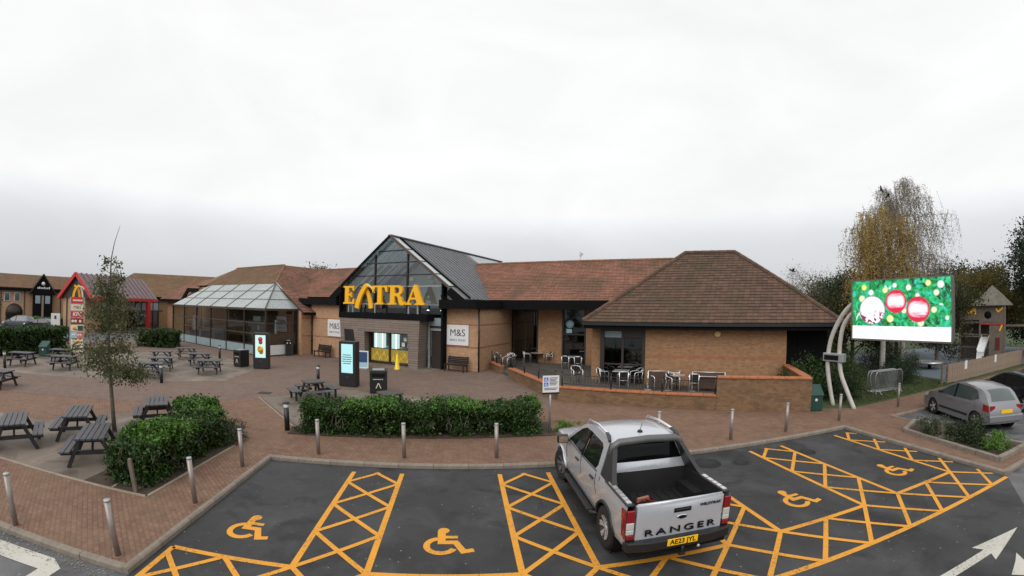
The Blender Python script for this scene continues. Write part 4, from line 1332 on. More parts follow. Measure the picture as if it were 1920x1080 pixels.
railing([(-12.3, 24.85), (-10.95, 23.45)], 0.62, 'black railing on the short planter wall by the downpipe', 3)

# ================================================================== SIGNS ON THE FRONT
es = thing('entrance_sign', 'big yellow serif letter sign standing over the glazed entrance', 'sign', W3(-19.4, 22.3, 3.62), BANG, off=(-19.4, 22.3, 3.62))
LZ, LH = 4.22, 1.28
def letter(name, x0, w, outline, holes=()):
    f = lambda ring: [(x0 + p[0] * w, LZ + p[1] * LH) for p in ring]
    mb = MB()
    extrude_outline(mb, f(outline), [f(h) for h in holes], lambda x, z: (x, 22.36, z), lambda x, z: (x, 22.18, z))
    return mb.build(name, M['sign_yellow'], es)
letter('letter_e', -23.15, 1.12, [(0, 0), (1, 0), (1, 0.30), (0.90, 0.30), (0.82, 0.10), (0.50, 0.10), (0.50, 0.46), (0.66, 0.46), (0.70, 0.36), (0.76, 0.36), (0.76, 0.66), (0.70, 0.66), (0.66, 0.56), (0.50, 0.56), (0.50, 0.90),
                                   (0.80, 0.90), (0.88, 0.72), (0.97, 0.72), (0.97, 1), (0, 1), (0, 0.93), (0.15, 0.90), (0.15, 0.10), (0, 0.07)])
letter('letter_t', -20.28, 1.36, [(0.24, 0), (0.76, 0), (0.76, 0.07), (0.64, 0.10), (0.64, 0.90), (0.80, 0.90), (0.92, 0.66), (1.0, 0.66), (1.0, 1.0), (0, 1.0), (0, 0.66), (0.08, 0.66), (0.20, 0.90), (0.36, 0.90), (0.36, 0.10), (0.24, 0.07)])
bowl_o = [(0.62 + 0.24 * math.cos(R(a)), 0.74 + 0.26 * math.sin(R(a))) for a in range(90, -76, -15)]
bowl_i = [(0.56 + 0.12 * math.cos(R(a)), 0.74 + 0.15 * math.sin(R(a))) for a in range(90, -91, -15)]
letter('letter_r', -18.85, 1.45, [(0, 0), (0.50, 0), (0.50, 0.07), (0.40, 0.10), (0.40, 0.44), (0.50, 0.44), (0.58, 0.38), (0.66, 0.08), (0.76, -0.03), (0.92, -0.03), (1.02, 0.12), (0.98, 0.17), (0.91, 0.10), (0.86, 0.14), (0.82, 0.34), (0.70, 0.48)] +
       list(reversed(bowl_o)) + [(0, 1.0), (0, 0.93), (0.13, 0.90), (0.13, 0.10), (0, 0.07)], [bowl_i + [(0.40, 0.58), (0.40, 0.90)]])
letter('letter_a', -17.42, 1.60, [(0, 0), (0.34, 0), (0.34, 0.07), (0.24, 0.10), (0.30, 0.27), (0.58, 0.27), (0.63, 0.10), (0.54, 0.07), (0.54, 0), (1.0, 0), (1.0, 0.07), (0.92, 0.10), (0.60, 1.02), (0.48, 1.02), (0.14, 0.10), (0, 0.07)],
       [[(0.335, 0.37), (0.55, 0.37), (0.445, 0.70)]])
def arch_stroke(p0, p1, p2, w0, w1, y0, y1, mat, name='logo_stroke'):
    """curved tapering stroke of the crossed-arches mark"""
    n = 14
    L_, R_ = [], []
    for i in range(n + 1):
        t = i / n
        b = Vector(p0) * (1 - t) ** 2 + Vector(p1) * 2 * t * (1 - t) + Vector(p2) * t * t
        d = (Vector(p1) - Vector(p0)) * (1 - t) + (Vector(p2) - Vector(p1)) * t
        d.normalize()
        nn = Vector((-d.y, d.x))
        w = w0 + (w1 - w0) * t
        L_.append(tuple(b + nn * w / 2))
        R_.append(tuple(b - nn * w / 2))
    mb = MB()
    extrude_outline(mb, L_ + list(reversed(R_)), [], lambda x, z: (x, y0, z), lambda x, z: (x, y1, z))
    return mb.build(name, mat, es)
arch_stroke((-21.72, 3.93), (-21.45, 5.0), (-20.80, 5.56), 0.40, 0.30, 22.30, 22.12, M['sign_yellow'])
arch_stroke((-20.52, 3.93), (-20.66, 4.95), (-21.28, 5.54), 0.38, 0.20, 22.44, 22.33, M['sign_yellow'])
arch_stroke((-20.95, 5.60), (-20.45, 5.55), (-20.12, 5.0), 0.16, 0.06, 22.30, 22.22, M['sign_yellow_pale'])
arch_stroke((-21.35, 5.58), (-21.85, 5.5), (-22.05, 5.0), 0.12, 0.05, 22.34, 22.26, M['charcoal'])
mb = MB()
mb.beam((-23.3, 22.42, LZ + 0.02), (-15.7, 22.42, LZ + 0.02), 0.06, 0.07)
mb.build('support_rail', M['galv'], es)
for u in (-22.8, -22.35, -20.2, -17.25, -16.5):
    mb = MB()
    mb.box(u - 0.05, u + 0.05, 22.40, 22.50, 3.63, LZ + 0.03)
    mb.build('bracket', M['galv'], es)
for (u0, u1, v, lab) in ((-25.62, -24.06, 22.97, 'white shop board on the brick wall by the conservatory side of the entrance'), (-14.8, -13.2, 23.37, 'white shop board on the brick wall between side door and downpipe')):
    s = thing('shop_sign', lab, 'sign', W3((u0 + u1) / 2, v, 1.70), BANG, off=((u0 + u1) / 2, v, 1.70), group='white shop boards')
    mb = MB()
    mb.box(u0, u1, v - 0.06, v, 1.70, 3.0)
    mb.build('board', M['white'], s, bevel=0.01)
    uc = (u0 + u1) / 2
    text('lettering', 'M&S', 0.62, M['charcoal'], s, (uc, v - 0.064, 2.48), (R(90), 0, 0), 0.003)
    text('lettering', 'SIMPLY FOOD', 0.19, M['charcoal'], s, (uc, v - 0.064, 2.02), (R(90), 0, 0), 0.003)

# ================================================================== FAR BUILDINGS ON THE OTHER SIDE OF THE PLAZA
# hotel, two storeys
hx, hy = -62.4, 45.4
hang = math.atan2(4.4, 3.0)           # facade runs along this direction (square to the line of sight)
ht = thing('hotel', 'two storey brick hotel with brown roof and black gabled entrance bay', 'building', (hx, hy, 0), hang)
def hpart(name, mat, fn, parent=None, **k): return part(name, mat, fn, parent or ht, **k)
# local x: along the facade, left to right; y away from the camera
hpart('wall', M['brick'], lambda m: m.box(-14, 9, 0.6, 10, 0, 5.0))
hpart('fascia', M['black'], lambda m: m.box(-14, 9, 0.0, 0.6, 4.62, 5.0))
tiled_roof(ht, [(-14, -0.1, 5.05), (9, -0.1, 5.05), (9, 4.2, 7.05), (-14, 4.2, 7.05)], M['tile_moss'], 0.35, 0.4, seed=21)
hpart('roof', M['tile_moss'], lambda m: m.face([(-14, 4.2, 7.05), (9, 4.2, 7.05), (9, 10.5, 4.6), (-14, 10.5, 4.6)]))
for x in (-3.7, -2.25):
    w = hpart('window', M['white'], lambda m: (m.box(x - 0.42, x + 0.42, 0.5, 0.6, 3.15, 4.35)))
    hpart('pane', M['rear_glass'], lambda m: m.box(x - 0.34, x + 0.34, 0.47, 0.499, 3.22, 4.28), w)
for x in (-4.6, -1.2, 2.3, 4.2):
    hpart('downpipe', M['frame_brown'], lambda m: m.box(x - 0.06, x + 0.06, 0.5, 0.6, 0, 4.7))
hpart('archway', M['frame_brown'], lambda m: (m.box(-3.9, -1.4, 0.55, 0.62, 0, 1.6), m.lathe([(0.001, 0.55), (1.25, 0.55), (1.25, 0.62), (0.001, 0.62)], 24, (-2.65, 0, 1.6), 'Y')))
bx = 1.45
hpart('entrance_bay', M['black'], lambda m: (m.box(bx - 1.45, bx + 1.45, -0.4, 0.55, 0, 4.3), m.mesh([(bx - 1.9, -0.45, 4.25), (bx + 1.9, -0.45, 4.25), (bx, -0.45, 7.0), (bx - 1.9, 4.2, 4.25), (bx + 1.9, 4.2, 4.25), (bx, 4.2, 7.0)], [(0, 1, 2), (0, 2, 5, 3), (1, 4, 5, 2), (0, 3, 4, 1)])))
for s_ in (-1, 1):
    hpart('verge_board', M['black_metal'], lambda m: m.beam((bx + s_ * 2.05, -0.5, 4.15), (bx, -0.5, 7.1), 0.2, 0.16))
    hpart('window', M['panel_blue'], lambda m: m.box(bx + s_ * 0.72 - 0.36, bx + s_ * 0.72 + 0.36, -0.46, -0.42, 2.95, 4.05))
    hpart('window', M['panel_blue'], lambda m: m.box(bx + s_ * 0.72 - 0.36, bx + s_ * 0.72 + 0.36, -0.46, -0.42, 0.05, 0.85))
hpart('pilaster', M['fence_timber'], lambda m: m.box(bx - 0.16, bx + 0.16, -0.5, -0.42, 0, 4.1))
hpart('hotel_sign', M['white'], lambda m: (m.lathe([(0.001, -0.55), (0.26, -0.55), (0.26, -0.5), (0.001, -0.5)], 16, (bx, 0, 5.75), 'Y'), [m.box(bx - 0.85 + k * 0.24, bx - 0.69 + k * 0.24, -0.52, -0.49, 5.02, 5.22 + 0.1 * (k % 3 == 1)) for k in range(8)]))
# restaurant building with red gable canopy
fx, fy = -46.0, 39.6
fdir = Vector((0.01, 1.0)).normalized()            # ridge direction, away from the gable
fang = math.atan2(fdir.y, fdir.x) - PI / 2
rb = thing('restaurant_canopy', 'red framed gable canopy with purple grey sheet roof and red post', 'canopy', (fx, fy, 0), fang)
def rpart(name, mat, fn, parent=None, **k): return part(name, mat, fn, parent or rb, **k)
CW, CZ0, CZ1, CL = 3.0, 4.18, 6.85, 12.1
for s_ in (-1, 1):
    rf = rpart('sheet_roof', M['zinc_pink'], lambda m: m.mesh([(s_ * CW, 0, CZ0), (0, 0, CZ1), (0, CL, CZ1), (s_ * CW, CL, CZ0), (s_ * CW, 0, CZ0 - 0.1), (0, 0, CZ1 - 0.1), (0, CL, CZ1 - 0.1), (s_ * CW, CL, CZ0 - 0.1)],
                                                 [(0, 1, 2, 3), (7, 6, 5, 4), (0, 4, 5, 1), (1, 5, 6, 2), (2, 6, 7, 3), (3, 7, 4, 0)]))
    for k in range(1, 15):
        rpart('roof_seam', M['zinc_pink'], lambda m: m.beam((s_ * CW, k * 0.82, CZ0 + 0.05), (0, k * 0.82, CZ1 + 0.05), 0.08, 0.14), rf)
    rpart('verge_board', M['red_metal'], lambda m: m.beam((s_ * (CW + 0.25), -0.06, CZ0 - 0.3), (0, -0.06, CZ1 - 0.05), 0.16, 0.42))
    rpart('eaves_beam', M['red_metal'], lambda m: m.box(s_ * CW - 0.15, s_ * CW + 0.15, 0.05, CL, CZ0 - 0.38, CZ0 - 0.02))
rpart('gable_panel', plain('dark_gable_boards', (0.055, 0.04, 0.032), 0.8), lambda m: m.face([(-CW, 0.25, CZ0 - 0.2), (CW, 0.25, CZ0 - 0.2), (0, 0.25, CZ1 - 0.15)]))
rpart('wall', M['brick'], lambda m: m.box(-CW + 0.3, CW - 1.6, 0.4, 3.0, 0, CZ0 - 0.2))
rpart('downpipe', M['frame_brown'], lambda m: m.box(-CW + 1.0, -CW + 1.14, 0.3, 0.38, 0, CZ0 - 0.2))
for y in (10.2,):
    rpart('post', M['red_metal'], lambda m: m.box(CW - 0.25, CW + 0.25, y - 0.25, y + 0.25, 0, CZ0 - 0.36))
rpart('shopfront', M['frame_brown'], lambda m: (m.box(CW - 1.7, CW - 1.6, 3.05, CL + 3.2, 0, 0.3), m.box(CW - 1.7, CW - 1.6, 3.05, CL + 3.2, 2.4, 2.6), m.box(CW - 1.7, CW - 1.6, 3.05, CL + 3.2, 3.7, 4.0),
                                              [m.box(CW - 1.7, CW - 1.58, 3.05 + k * 1.25, 3.17 + k * 1.25, 0.3, 3.7) for k in range(10)]))
for k in range(9):
    y0 = 3.2 + k * 1.25
    rpart('pane', M['glass_dark'], lambda m: m.face([(CW - 1.65, y0, 0.3), (CW - 1.65, y0 + 1.1, 0.3), (CW - 1.65, y0 + 1.1, 2.4), (CW - 1.65, y0, 2.4)]))
    rpart('blind', M['glass_roof'] if k % 2 else M['panel_blue'], lambda m: m.box(CW - 1.68, CW - 1.64, y0, y0 + 1.1, 2.62, 3.6))
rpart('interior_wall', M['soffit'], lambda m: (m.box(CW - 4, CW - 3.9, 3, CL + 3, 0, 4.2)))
rpart('menu_board', M['white'], lambda m: m.box(CW - 1.5, CW - 1.45, 5.5, 5.9, 0.3, 1.2))
# long brown-roofed range behind the canopy, up to the conservatory
lx, ly = -43.5, 58.5
ldir = Vector((8.6, 6.6)).normalized()
lb = thing('brick_range', 'brick range with brown hipped roof between red canopy and conservatory', 'building', (lx, ly, 0), math.atan2(ldir.y, ldir.x))
def lpart(name, mat, fn, parent=None, **k): return part(name, mat, fn, parent or lb, **k)
lpart('wall', M['brick_brown'], lambda m: m.box(-12, 12, 0, 9, 0, 4.3))
lpart('fascia', M['black'], lambda m: m.box(-12.4, 12.4, -0.6, 0, 4.1, 4.5))
tiled_roof(lb, [(-13, -0.8, 4.5), (13, -0.8, 4.5), (8.5, 4.6, 8.1), (-8.0, 4.6, 8.1)], M['tile_moss'], 0.35, 0.4, seed=31)
lpart('roof', M['tile_moss'], lambda m: (m.face([(13, -0.8, 4.5), (13, 10, 4.5), (8.5, 4.6, 8.1)]), m.face([(-13, 10, 4.5), (-13, -0.8, 4.5), (-8, 4.6, 8.1)]), m.face([(13, 10, 4.5), (-13, 10, 4.5), (-8, 4.6, 8.1), (8.5, 4.6, 8.1)])))
# porch wing nearer to the conservatory
wx, wy = -38.6, 50.2
wb = thing('porch_wing', 'small brick wing with brown roof and dark deep eaves behind the round hedge', 'building', (wx, wy, 0), BANG)
def wpart(name, mat, fn, parent=None, **k): return part(name, mat, fn, parent or wb, **k)
wpart('wall', M['brick_brown'], lambda m: m.box(-2.6, 3.4, 0, 5, 0, 4.0))
wpart('fascia', M['black'], lambda m: m.box(-3.4, 4.2, -0.7, -0.1, 3.9, 4.25))
tiled_roof(wb, [(-3.6, -0.8, 4.25), (4.4, -0.8, 4.25), (3.0, 4.0, 7.0), (-2.0, 4.0, 7.0)], M['tile_red'], 0.3, 0.36, seed=32)
wpart('verge_board', M['black'], lambda m: (m.beam((4.4, -0.85, 4.1), (6.2, -0.85, 5.4), 0.2, 0.5), m.beam((6.2, -0.85, 5.4), (9.0, -0.85, 5.3), 0.2, 0.5)))
# ================================================================== STREET FURNITURE
# --- stainless bollards
bol = [((-8.05, 5.02), 'stainless bollard at the picture edge, above the white box marking'), ((-5.55, 5.12), 'stainless bollard on the sharp paving corner by the yellow hatching'),
       ((-5.45, 7.35), 'stainless bollard in front of the small hedge'), ((-5.50, 9.55), 'stainless bollard by the kerb corner of the first bay'),
       ((-3.95, 10.95), 'stainless bollard facing the open end of the long hedge'), ((-1.60, 10.98), 'stainless bollard midway along the long hedge'),
       ((0.85, 11.02), 'stainless bollard beside the silver pickup bonnet'), ((5.73, 11.55), 'stainless bollard half hidden behind the pickup roof'),
       ((8.02, 11.05), 'stainless bollard behind the empty bay beside the pickup'), ((10.25, 11.0), 'stainless bollard before the tall terrace wall'),
       ((13.05, 11.15), 'stainless bollard beside the curved screen legs'), ((17.1, 11.35), 'stainless bollard in front of the grass and barriers')]
root = thing('bollard', bol[0][1], 'bollard', (*bol[0][0], PZ), 0, 'stainless bollards along the kerb')
mb = MB()
mb.tube([(0, 0, 0), (0, 0, 0.945)], 0.053, 18)
mb.build('post', M['steel'], root)
mb = MB()
mb.lathe([(0.053, 0.945), (0.058, 0.948), (0.058, 0.972), (0.052, 0.982), (0.001, 0.984)], 18)
mb.build('cap', M['galv'], root)
mb = MB()
mb.lathe([(0.10, 0), (0.10, 0.008), (0.054, 0.012)], 18)
mb.build('base_collar', plain('patched_mortar', (0.20, 0.11, 0.075), 0.9), root)
for p, lab in bol[1:]:
    c = copy_thing(root, (*p, PZ), rnd.uniform(0, 6), lab)
    c.rotation_euler[0] = rnd.uniform(-0.015, 0.015)
    c.rotation_euler[1] = rnd.uniform(-0.015, 0.015)
# --- wooden stake in the hedge corner
st = MB()
st.box(-0.04, 0.04, -0.04, 0.04, 0, 0.72)
st.lathe([(0.056, 0.72), (0.045, 0.75), (0.001, 0.76)], 4, ang=PI / 4)
o = st.build('wooden_post', M['timber'], loc=(-7.0, 7.33, PZ), bevel=0.005)
o.rotation_euler = (0.02, -0.05, 0.3)
tag(o, 'short pale wooden post in the corner of the small hedge bed', 'post')
# --- bollard lights
bl = [((-5.70, 12.95), 'black bollard light standing at the open end of the long hedge'), ((-14.98, 18.33), 'black bollard light in front of the far picnic tables'), ((-17.67, 28.27), 'black bollard light near the litter bin by the conservatory'),
      ((-7.53, 21.3), 'black bollard light behind the square picnic table'), ((-25.7, 16.7), 'black bollard light at the picture edge by the boxy hedge')]
root = thing('bollard_light', bl[0][1], 'lamp', (*bl[0][0], PZ), 0, 'black bollard lights on the plaza')
mb = MB()
mb.tube([(0, 0, 0), (0, 0, 0.74)], 0.085, 18)
mb.build('post', M['black_metal'], root)
mb = MB()
mb.lathe([(0.07, 0.74), (0.085, 0.75), (0.085, 0.86), (0.07, 0.87)], 18)
mb.build('diffuser', plain('frosted_diffuser', (0.75, 0.75, 0.72), 0.35), root)
mb = MB()
mb.lathe([(0.085, 0.87), (0.12, 0.875), (0.12, 0.90), (0.10, 0.93), (0.001, 0.945)], 18)
mb.build('cap', M['black_metal'], root)
for p, lab in bl[1:]: copy_thing(root, (*p, PZ), 0, lab)

# --- A-frame picnic tables
def picnic_table(label, loc, rot):
    t = thing('picnic_table', label, 'picnic table', loc, rot, 'black picnic tables on the plaza')
    L = 1.5
    for i in range(5):
        mb = MB()
        y = -0.30 + i * 0.15
        mb.box(-L / 2, L / 2, y - 0.066, y + 0.066, 0.70, 0.745)
        mb.build('top_plank', M['table_top'], t, bevel=0.006)
    for s in (-1, 1):
        for k in range(2):
            y = s * (0.58 + k * 0.15)
            mb = MB()
            mb.box(-L / 2, L / 2, y - 0.066, y + 0.066, 0.40, 0.44)
            mb.build('seat_plank', M['table_top'], t, bevel=0.006)
    for x in (-0.52, 0.52):
        mb = MB()
        mb.box(x - 0.03, x + 0.03, -0.34, 0.34, 0.60, 0.70)
        mb.build('top_bearer', M['table_wood'], t)
        mb = MB()
        mb.box(x - 0.031, x + 0.031, -0.80, 0.80, 0.30, 0.40)
        mb.build('seat_bearer', M['table_wood'], t)
        for s in (-1, 1):
            mb = MB()
            mb.beam((x + 0.062 * 1, s * 0.27, 0.70), (x + 0.062, s * 0.62, 0.0), 0.06, 0.10, (0, s, 0.5))
            mb.build('leg', M['table_wood'], t)
    for s in (-1, 1):
        mb = MB()
        mb.beam((s * 0.46, 0, 0.36), (s * 0.12, 0, 0.70), 0.05, 0.07)
        mb.build('brace', M['table_wood'], t)
    return t
def ftab(f1, f2):
    """centre and turn of a far table from its two front feet"""
    a, b = Vector(f1), Vector(f2)
    d = (b - a).normalized()
    n = Vector((-d.y, d.x))
    if n.dot((a + b) / 2) < 0: n = -n
    c = (a + b) / 2 + n * 0.62
    return (c.x, c.y, PZ), math.atan2(d.y, d.x)
pts = [((-12.33, 8.19, PZ), R(-40), 'black picnic table cut by the picture edge near the concrete edging'), ((-11.45, 9.87, PZ), R(-51), 'black picnic table behind the one beside the small hedge'),
       ((-9.38, 8.54, PZ), R(-54), 'black picnic table standing against the small hedge'), ((-10.27, 12.27, PZ), R(-52), 'black picnic table half hidden behind the top of the small hedge')]
ft = [((-16.92, 18.68), (-15.94, 19.25), 'far picnic table directly behind a black bollard light, beside the young tree'), ((-17.85, 20.91), (-16.94, 21.45), 'far picnic table second in the row from the bollard light to the round hedge'),
      ((-20.0, 23.6), (-19.1, 24.2), 'far picnic table against the rounded clipped hedge'), ((-20.04, 26.18), (-18.87, 26.89), 'picnic table closest to the conservatory wall'),
      ((-17.40, 23.86), (-16.15, 24.41), 'middle picnic table of the row in front of the conservatory'), ((-14.91, 21.36), (-13.88, 21.75), 'picnic table of the conservatory row next to the litter bin'),
      ((-26.34, 17.38), (-25.33, 17.79), 'far picnic table against the boxy hedge at the picture edge'), ((-23.01, 17.98), (-21.98, 18.42), 'far picnic table beside the totem sign, front one of two'),
      ((-26.20, 20.16), (-24.77, 20.70), 'far picnic table behind another one beside the green bin'), ((-21.0, 12.3), (-20.05, 12.6), 'far picnic table of which only an end shows at the picture edge')]
for a, b, lab in ft:
    c, r = ftab(a, b)
    pts.append((c, r, lab))
t0 = picnic_table(pts[0][2], pts[0][0], pts[0][1])
for c, r, lab in pts[1:]: copy_thing(t0, c, r, lab)

# --- square tables behind the long hedge
def square_table(label, loc, rot, benches):
    t = thing('square_table', label, 'picnic table', loc, rot, 'square tables behind the long hedge')
    mb = MB()
    s = 0.42
    mb.prism([(-s, -s + 0.1), (-s + 0.1, -s), (s - 0.1, -s), (s, -s + 0.1), (s, s - 0.1), (s - 0.1, s), (-s + 0.1, s), (-s, s - 0.1)], 0.69, 0.75)
    mb.build('table_top', plain('dark_slab_top', (0.055, 0.055, 0.05), 0.6, var=0.2, bump=0.2), t, bevel=0.01)
    mb = MB()
    mb.box(-0.35, 0.35, -0.05, 0.05, 0.60, 0.69)
    mb.build('top_bearer', M['table_wood'], t)
    for sx in (-1, 1):
        for sy in (-1, 1):
            mb = MB()
            mb.beam((sx * 0.28, sy * 0.28, 0.69), (sx * 0.46, sy * 0.46, 0), 0.08, 0.08)
            mb.build('leg', M['table_wood'], t)
    for q in benches:
        m = RM(q * PI / 2, 4, 'Z')
        for k in range(3):
            mb = MB()
            y = -0.72 - k * 0.145
            mb.box(-0.55, 0.55, y - 0.065, y + 0.065, 0.40, 0.44)
            mb.xform(m)
            mb.build('seat_plank', M['table_top'], t, bevel=0.006)
        mb = MB()
        mb.box(-0.04, 0.04, -1.06, -0.3, 0.30, 0.40)
        mb.xform(m)
        mb.build('seat_bearer', M['table_wood'], t)
        for x in (-0.4, 0.4):
            mb = MB()
            mb.box(x - 0.04, x + 0.04, -0.92, -0.84, 0, 0.399)
            mb.xform(m)
            mb.build('leg', M['table_wood'], t)
    return t
square_table('square table with slatted benches around it, at the open end of the long hedge', (-6.55, 17.85, PZ), R(-52), (0, 1, 2, 3))
square_table('bare dark square table top showing above the middle of the hedge', (-2.85, 16.1, PZ), R(-54), ())
square_table('bare dark square table top showing above the hedge nearer the blue sign', (-0.5, 15.55, PZ), R(-50), ())

# --- benches by the entrance wall
def bench(label, u, v):
    t = thing('bench', label, 'bench', W3(u, v, PZ), BANG, 'black benches against the entrance walls')
    for i in range(4):
        mb = MB()
        mb.box(-0.75, 0.75, -0.28 + i * 0.12, -0.18 + i * 0.12, 0.42, 0.46)
        mb.build('seat_slat', M['black_plastic'], t)
    for i in range(4):
        mb = MB()
        mb.beam((-0.75, 0.22 + i * 0.025, 0.54 + i * 0.11), (0.75, 0.22 + i * 0.025, 0.54 + i * 0.11), 0.04, 0.095)
        mb.build('back_slat', M['black_plastic'], t)
    for x in (-0.66, 0.66):
        mb = MB()
        mb.beam((x, -0.25, 0.42), (x, -0.27, 0), 0.06, 0.06)
        mb.beam((x, 0.18, 0.42), (x, 0.25, 0), 0.06, 0.06)
        mb.beam((x, -0.28, 0.40), (x, 0.24, 0.40), 0.06, 0.05)
        mb.beam((x, 0.20, 0.40), (x, 0.33, 0.95), 0.06, 0.05)
        mb.build('leg_frame', M['black_metal'], t)
    return t
bench('black bench against the wall on the conservatory side of the entrance', -25.6, 22.35)
bench('black bench under the white shop board beside the side door', -13.75, 22.75)

# --- litter bins
def litter_bin(label, loc, rot, w=0.62, d=0.62, h=1.05, logo=True):
    t = thing('litter_bin', label, 'bin', loc, rot, 'black litter bins')
    mb = MB()
    mb.box(-w / 2, w / 2, -d / 2, d / 2, 0.05, h - 0.09)
    mb.build('body', M['black_plastic'], t, bevel=0.02)
    mb = MB()
    mb.box(-w / 2 + 0.03, w / 2 - 0.03, -d / 2 + 0.03, d / 2 - 0.03, 0, 0.05)
    mb.build('plinth', M['black_metal'], t)
    mb = MB()
    mb.box(-w / 2 - 0.015, w / 2 + 0.015, -d / 2 - 0.015, d / 2 + 0.015, h - 0.089, h - 0.03)
    mb.build('lid', M['black_plastic'], t, bevel=0.015)
    mb = MB()
    mb.box(-w / 2 + 0.12, w / 2 - 0.12, -d / 2 + 0.12, d / 2 - 0.12, h - 0.03, h + 0.01)
    mb.build('ash_tray', M['galv'], t, bevel=0.01)
    for s in (-1, 1):
        mb = MB()
        mb.box(-w / 2 + 0.1, w / 2 - 0.1, s * d / 2 - 0.006, s * d / 2 + 0.006, h - 0.32, h - 0.16)
        mb.build('aperture', M['soffit'], t)
    if logo:
        mb = MB()
        y = -d / 2 - 0.004
        mb.face([(-0.13, y, 0.26), (-0.09, y, 0.26), (0.01, y, 0.50), (-0.03, y, 0.50)])
        mb.face([(0.09, y - 0.001, 0.26), (0.13, y - 0.001, 0.26), (0.03, y - 0.001, 0.50), (0.0, y - 0.001, 0.49)])
        mb.build('printed_mark', M['cream_print'], t)
        mb = MB()
        for k in range(6): mb.box(-0.24 + k * 0.08, -0.19 + k * 0.08, y - 0.001, y + 0.002, h - 0.44, h - 0.405)
        mb.build('printed_line', M['cream_print'], t)
    return t
litter_bin('large black litter bin with printed mark between screen kiosk and dark table', (-4.0, 19.65, PZ), R(10), 0.8, 0.75, 1.1)
litter_bin('black litter bin with pale top out on the plaza near the conservatory', (-14.2, 25.3, PZ), R(-22), 0.72, 0.72, 1.08)
bb = litter_bin('slim black bin with two white dots against the conservatory end', W3(-28.0, 20.9, PZ), BANG + R(60), 0.5, 0.45, 1.2, False)
for x in (-0.12, 0.12):
    mb = MB()
    mb.lathe([(0.001, -0.236), (0.05, -0.236), (0.05, -0.225), (0.001, -0.225)], 12, (x, 0, 0.98), 'Y')
    mb.build('white_disc', M['white'], bb)
for loc, rot, lab in (((-28.7, 21.9, PZ), R(25), 'green bin standing at the end of the boxy hedge'), ((13.55, 13.0, PZ), R(-30), 'green bin against the end of the tall terrace wall')):
    g = thing('grit_bin', lab, 'bin', loc, rot)
    mb = MB()
    mb.mesh([(-0.3, -0.3, 0), (0.3, -0.3, 0), (0.3, 0.3, 0), (-0.3, 0.3, 0), (-0.3, -0.3, 0.62), (0.3, -0.3, 0.62), (0.3, 0.3, 0.92), (-0.3, 0.3, 0.92)], [(3, 2, 1, 0), (0, 1, 5, 4), (1, 2, 6, 5), (2, 3, 7, 6), (3, 0, 4, 7), (4, 5, 6, 7)])
    mb.build('body', M['green_bin'], g, bevel=0.03)
    mb = MB()
    mb.beam((0, -0.34, 0.63), (0, 0.34, 0.97), 0.66, 0.05, (0, 0, 1))
    mb.build('lid', M['green_bin'], g, bevel=0.01)
    mb = MB()
    mb.lathe([(0.001, -0.308), (0.06, -0.308), (0.06, -0.301), (0.001, -0.301)], 14, (0.02, 0, 0.45), 'Y')
    mb.build('sticker', M['white'], g)

# --- screen kiosks
def text_screen():
    t = NT('kiosk_screen_text')
    t.p.inputs['Base Color'].default_value = (0.02, 0.02, 0.02, 1)
    t.p.inputs['Roughness'].default_value = 0.15
    t.p.inputs['Emission Color'].default_value = (0.50, 0.90, 0.93, 1)
    t.p.inputs['Emission Strength'].default_value = 1.0
    return t.mat
def food_screen():
    t = NT('kiosk_screen_food')
    uv = t.coord('UV')
    n = t.noise(uv, 5, 3)
    c = t.mix(t.ramp(n, [(0.4, 0.0), (0.55, 0.25)]), (0.62, 0.95, 0.90), (0.55, 0.8, 0.8))
    t.p.inputs['Base Color'].default_value = (0.02, 0.02, 0.02, 1)
    t.l(c, t.p.inputs['Emission Color'])
    t.p.inputs['Emission Strength'].default_value = 1.0
    return t.mat
def kiosk(label, loc, rot, w=1.0, d=0.34, h=2.22, food=False):
    t = thing('screen_kiosk', label, 'kiosk', loc, rot, 'black advertising screen kiosks')
    mb = MB()
    mb.box(-w / 2, w / 2, -d / 2, d / 2, 0.04, h)
    mb.build('housing', M['black_metal'], t, bevel=0.015)
    mb = MB()
    mb.box(-w / 2 + 0.04, w / 2 - 0.04, -d / 2 + 0.04, d / 2 - 0.04, 0, 0.04)
    mb.build('plinth', M['black_plastic'], t)
    mb = MB()
    sw = w * 0.34
    mb.box(-sw, sw, -d / 2 - 0.008, -d / 2 - 0.002, 0.70, h - 0.13)
    sc = mb.build('screen', food_screen() if food else text_screen(), t)
    if food:
        for (x, z, r, c) in ((0.0, 1.82, 0.15, 'red_print'), (0.02, 1.64, 0.13, 'red_print'), (0.0, 1.20, 0.20, 'sign_yellow'), (0.05, 1.05, 0.14, 'orange_print'), (-0.08, 1.32, 0.1, 'sign_yellow')):
            mb = MB()
            mb.lathe([(0.001, -d / 2 - 0.014), (r, -d / 2 - 0.014), (r, -d / 2 - 0.009), (0.001, -d / 2 - 0.009)], 14, (x, 0, z), 'Y')
            mb.build('printed_food', M[c], sc)
    else:
        for k, (wd) in enumerate((0.22, 0.27, 0.25, 0.27, 0.22)):
            mb = MB()
            x = -wd
            while x < wd - 0.02:
                q = rnd.uniform(0.03, 0.07)
                mb.box(x, min(wd, x + q), -d / 2 - 0.012, -d / 2 - 0.008, 1.56 - k * 0.105, 1.61 - k * 0.105)
                x += q + 0.02
            mb.build('printed_text_line', M['charcoal'], sc)
    mb = MB()
    mb.box(-0.09, 0.09, -d / 2 - 0.006, -d / 2, 0.46, 0.52)
    mb.build('maker_plate', M['charcoal'], t)
    return t
kiosk('black kiosk with pale cyan text screen before the entrance doors', (-5.75, 20.9, PZ), R(-14), 0.95, 0.42, 2.25)
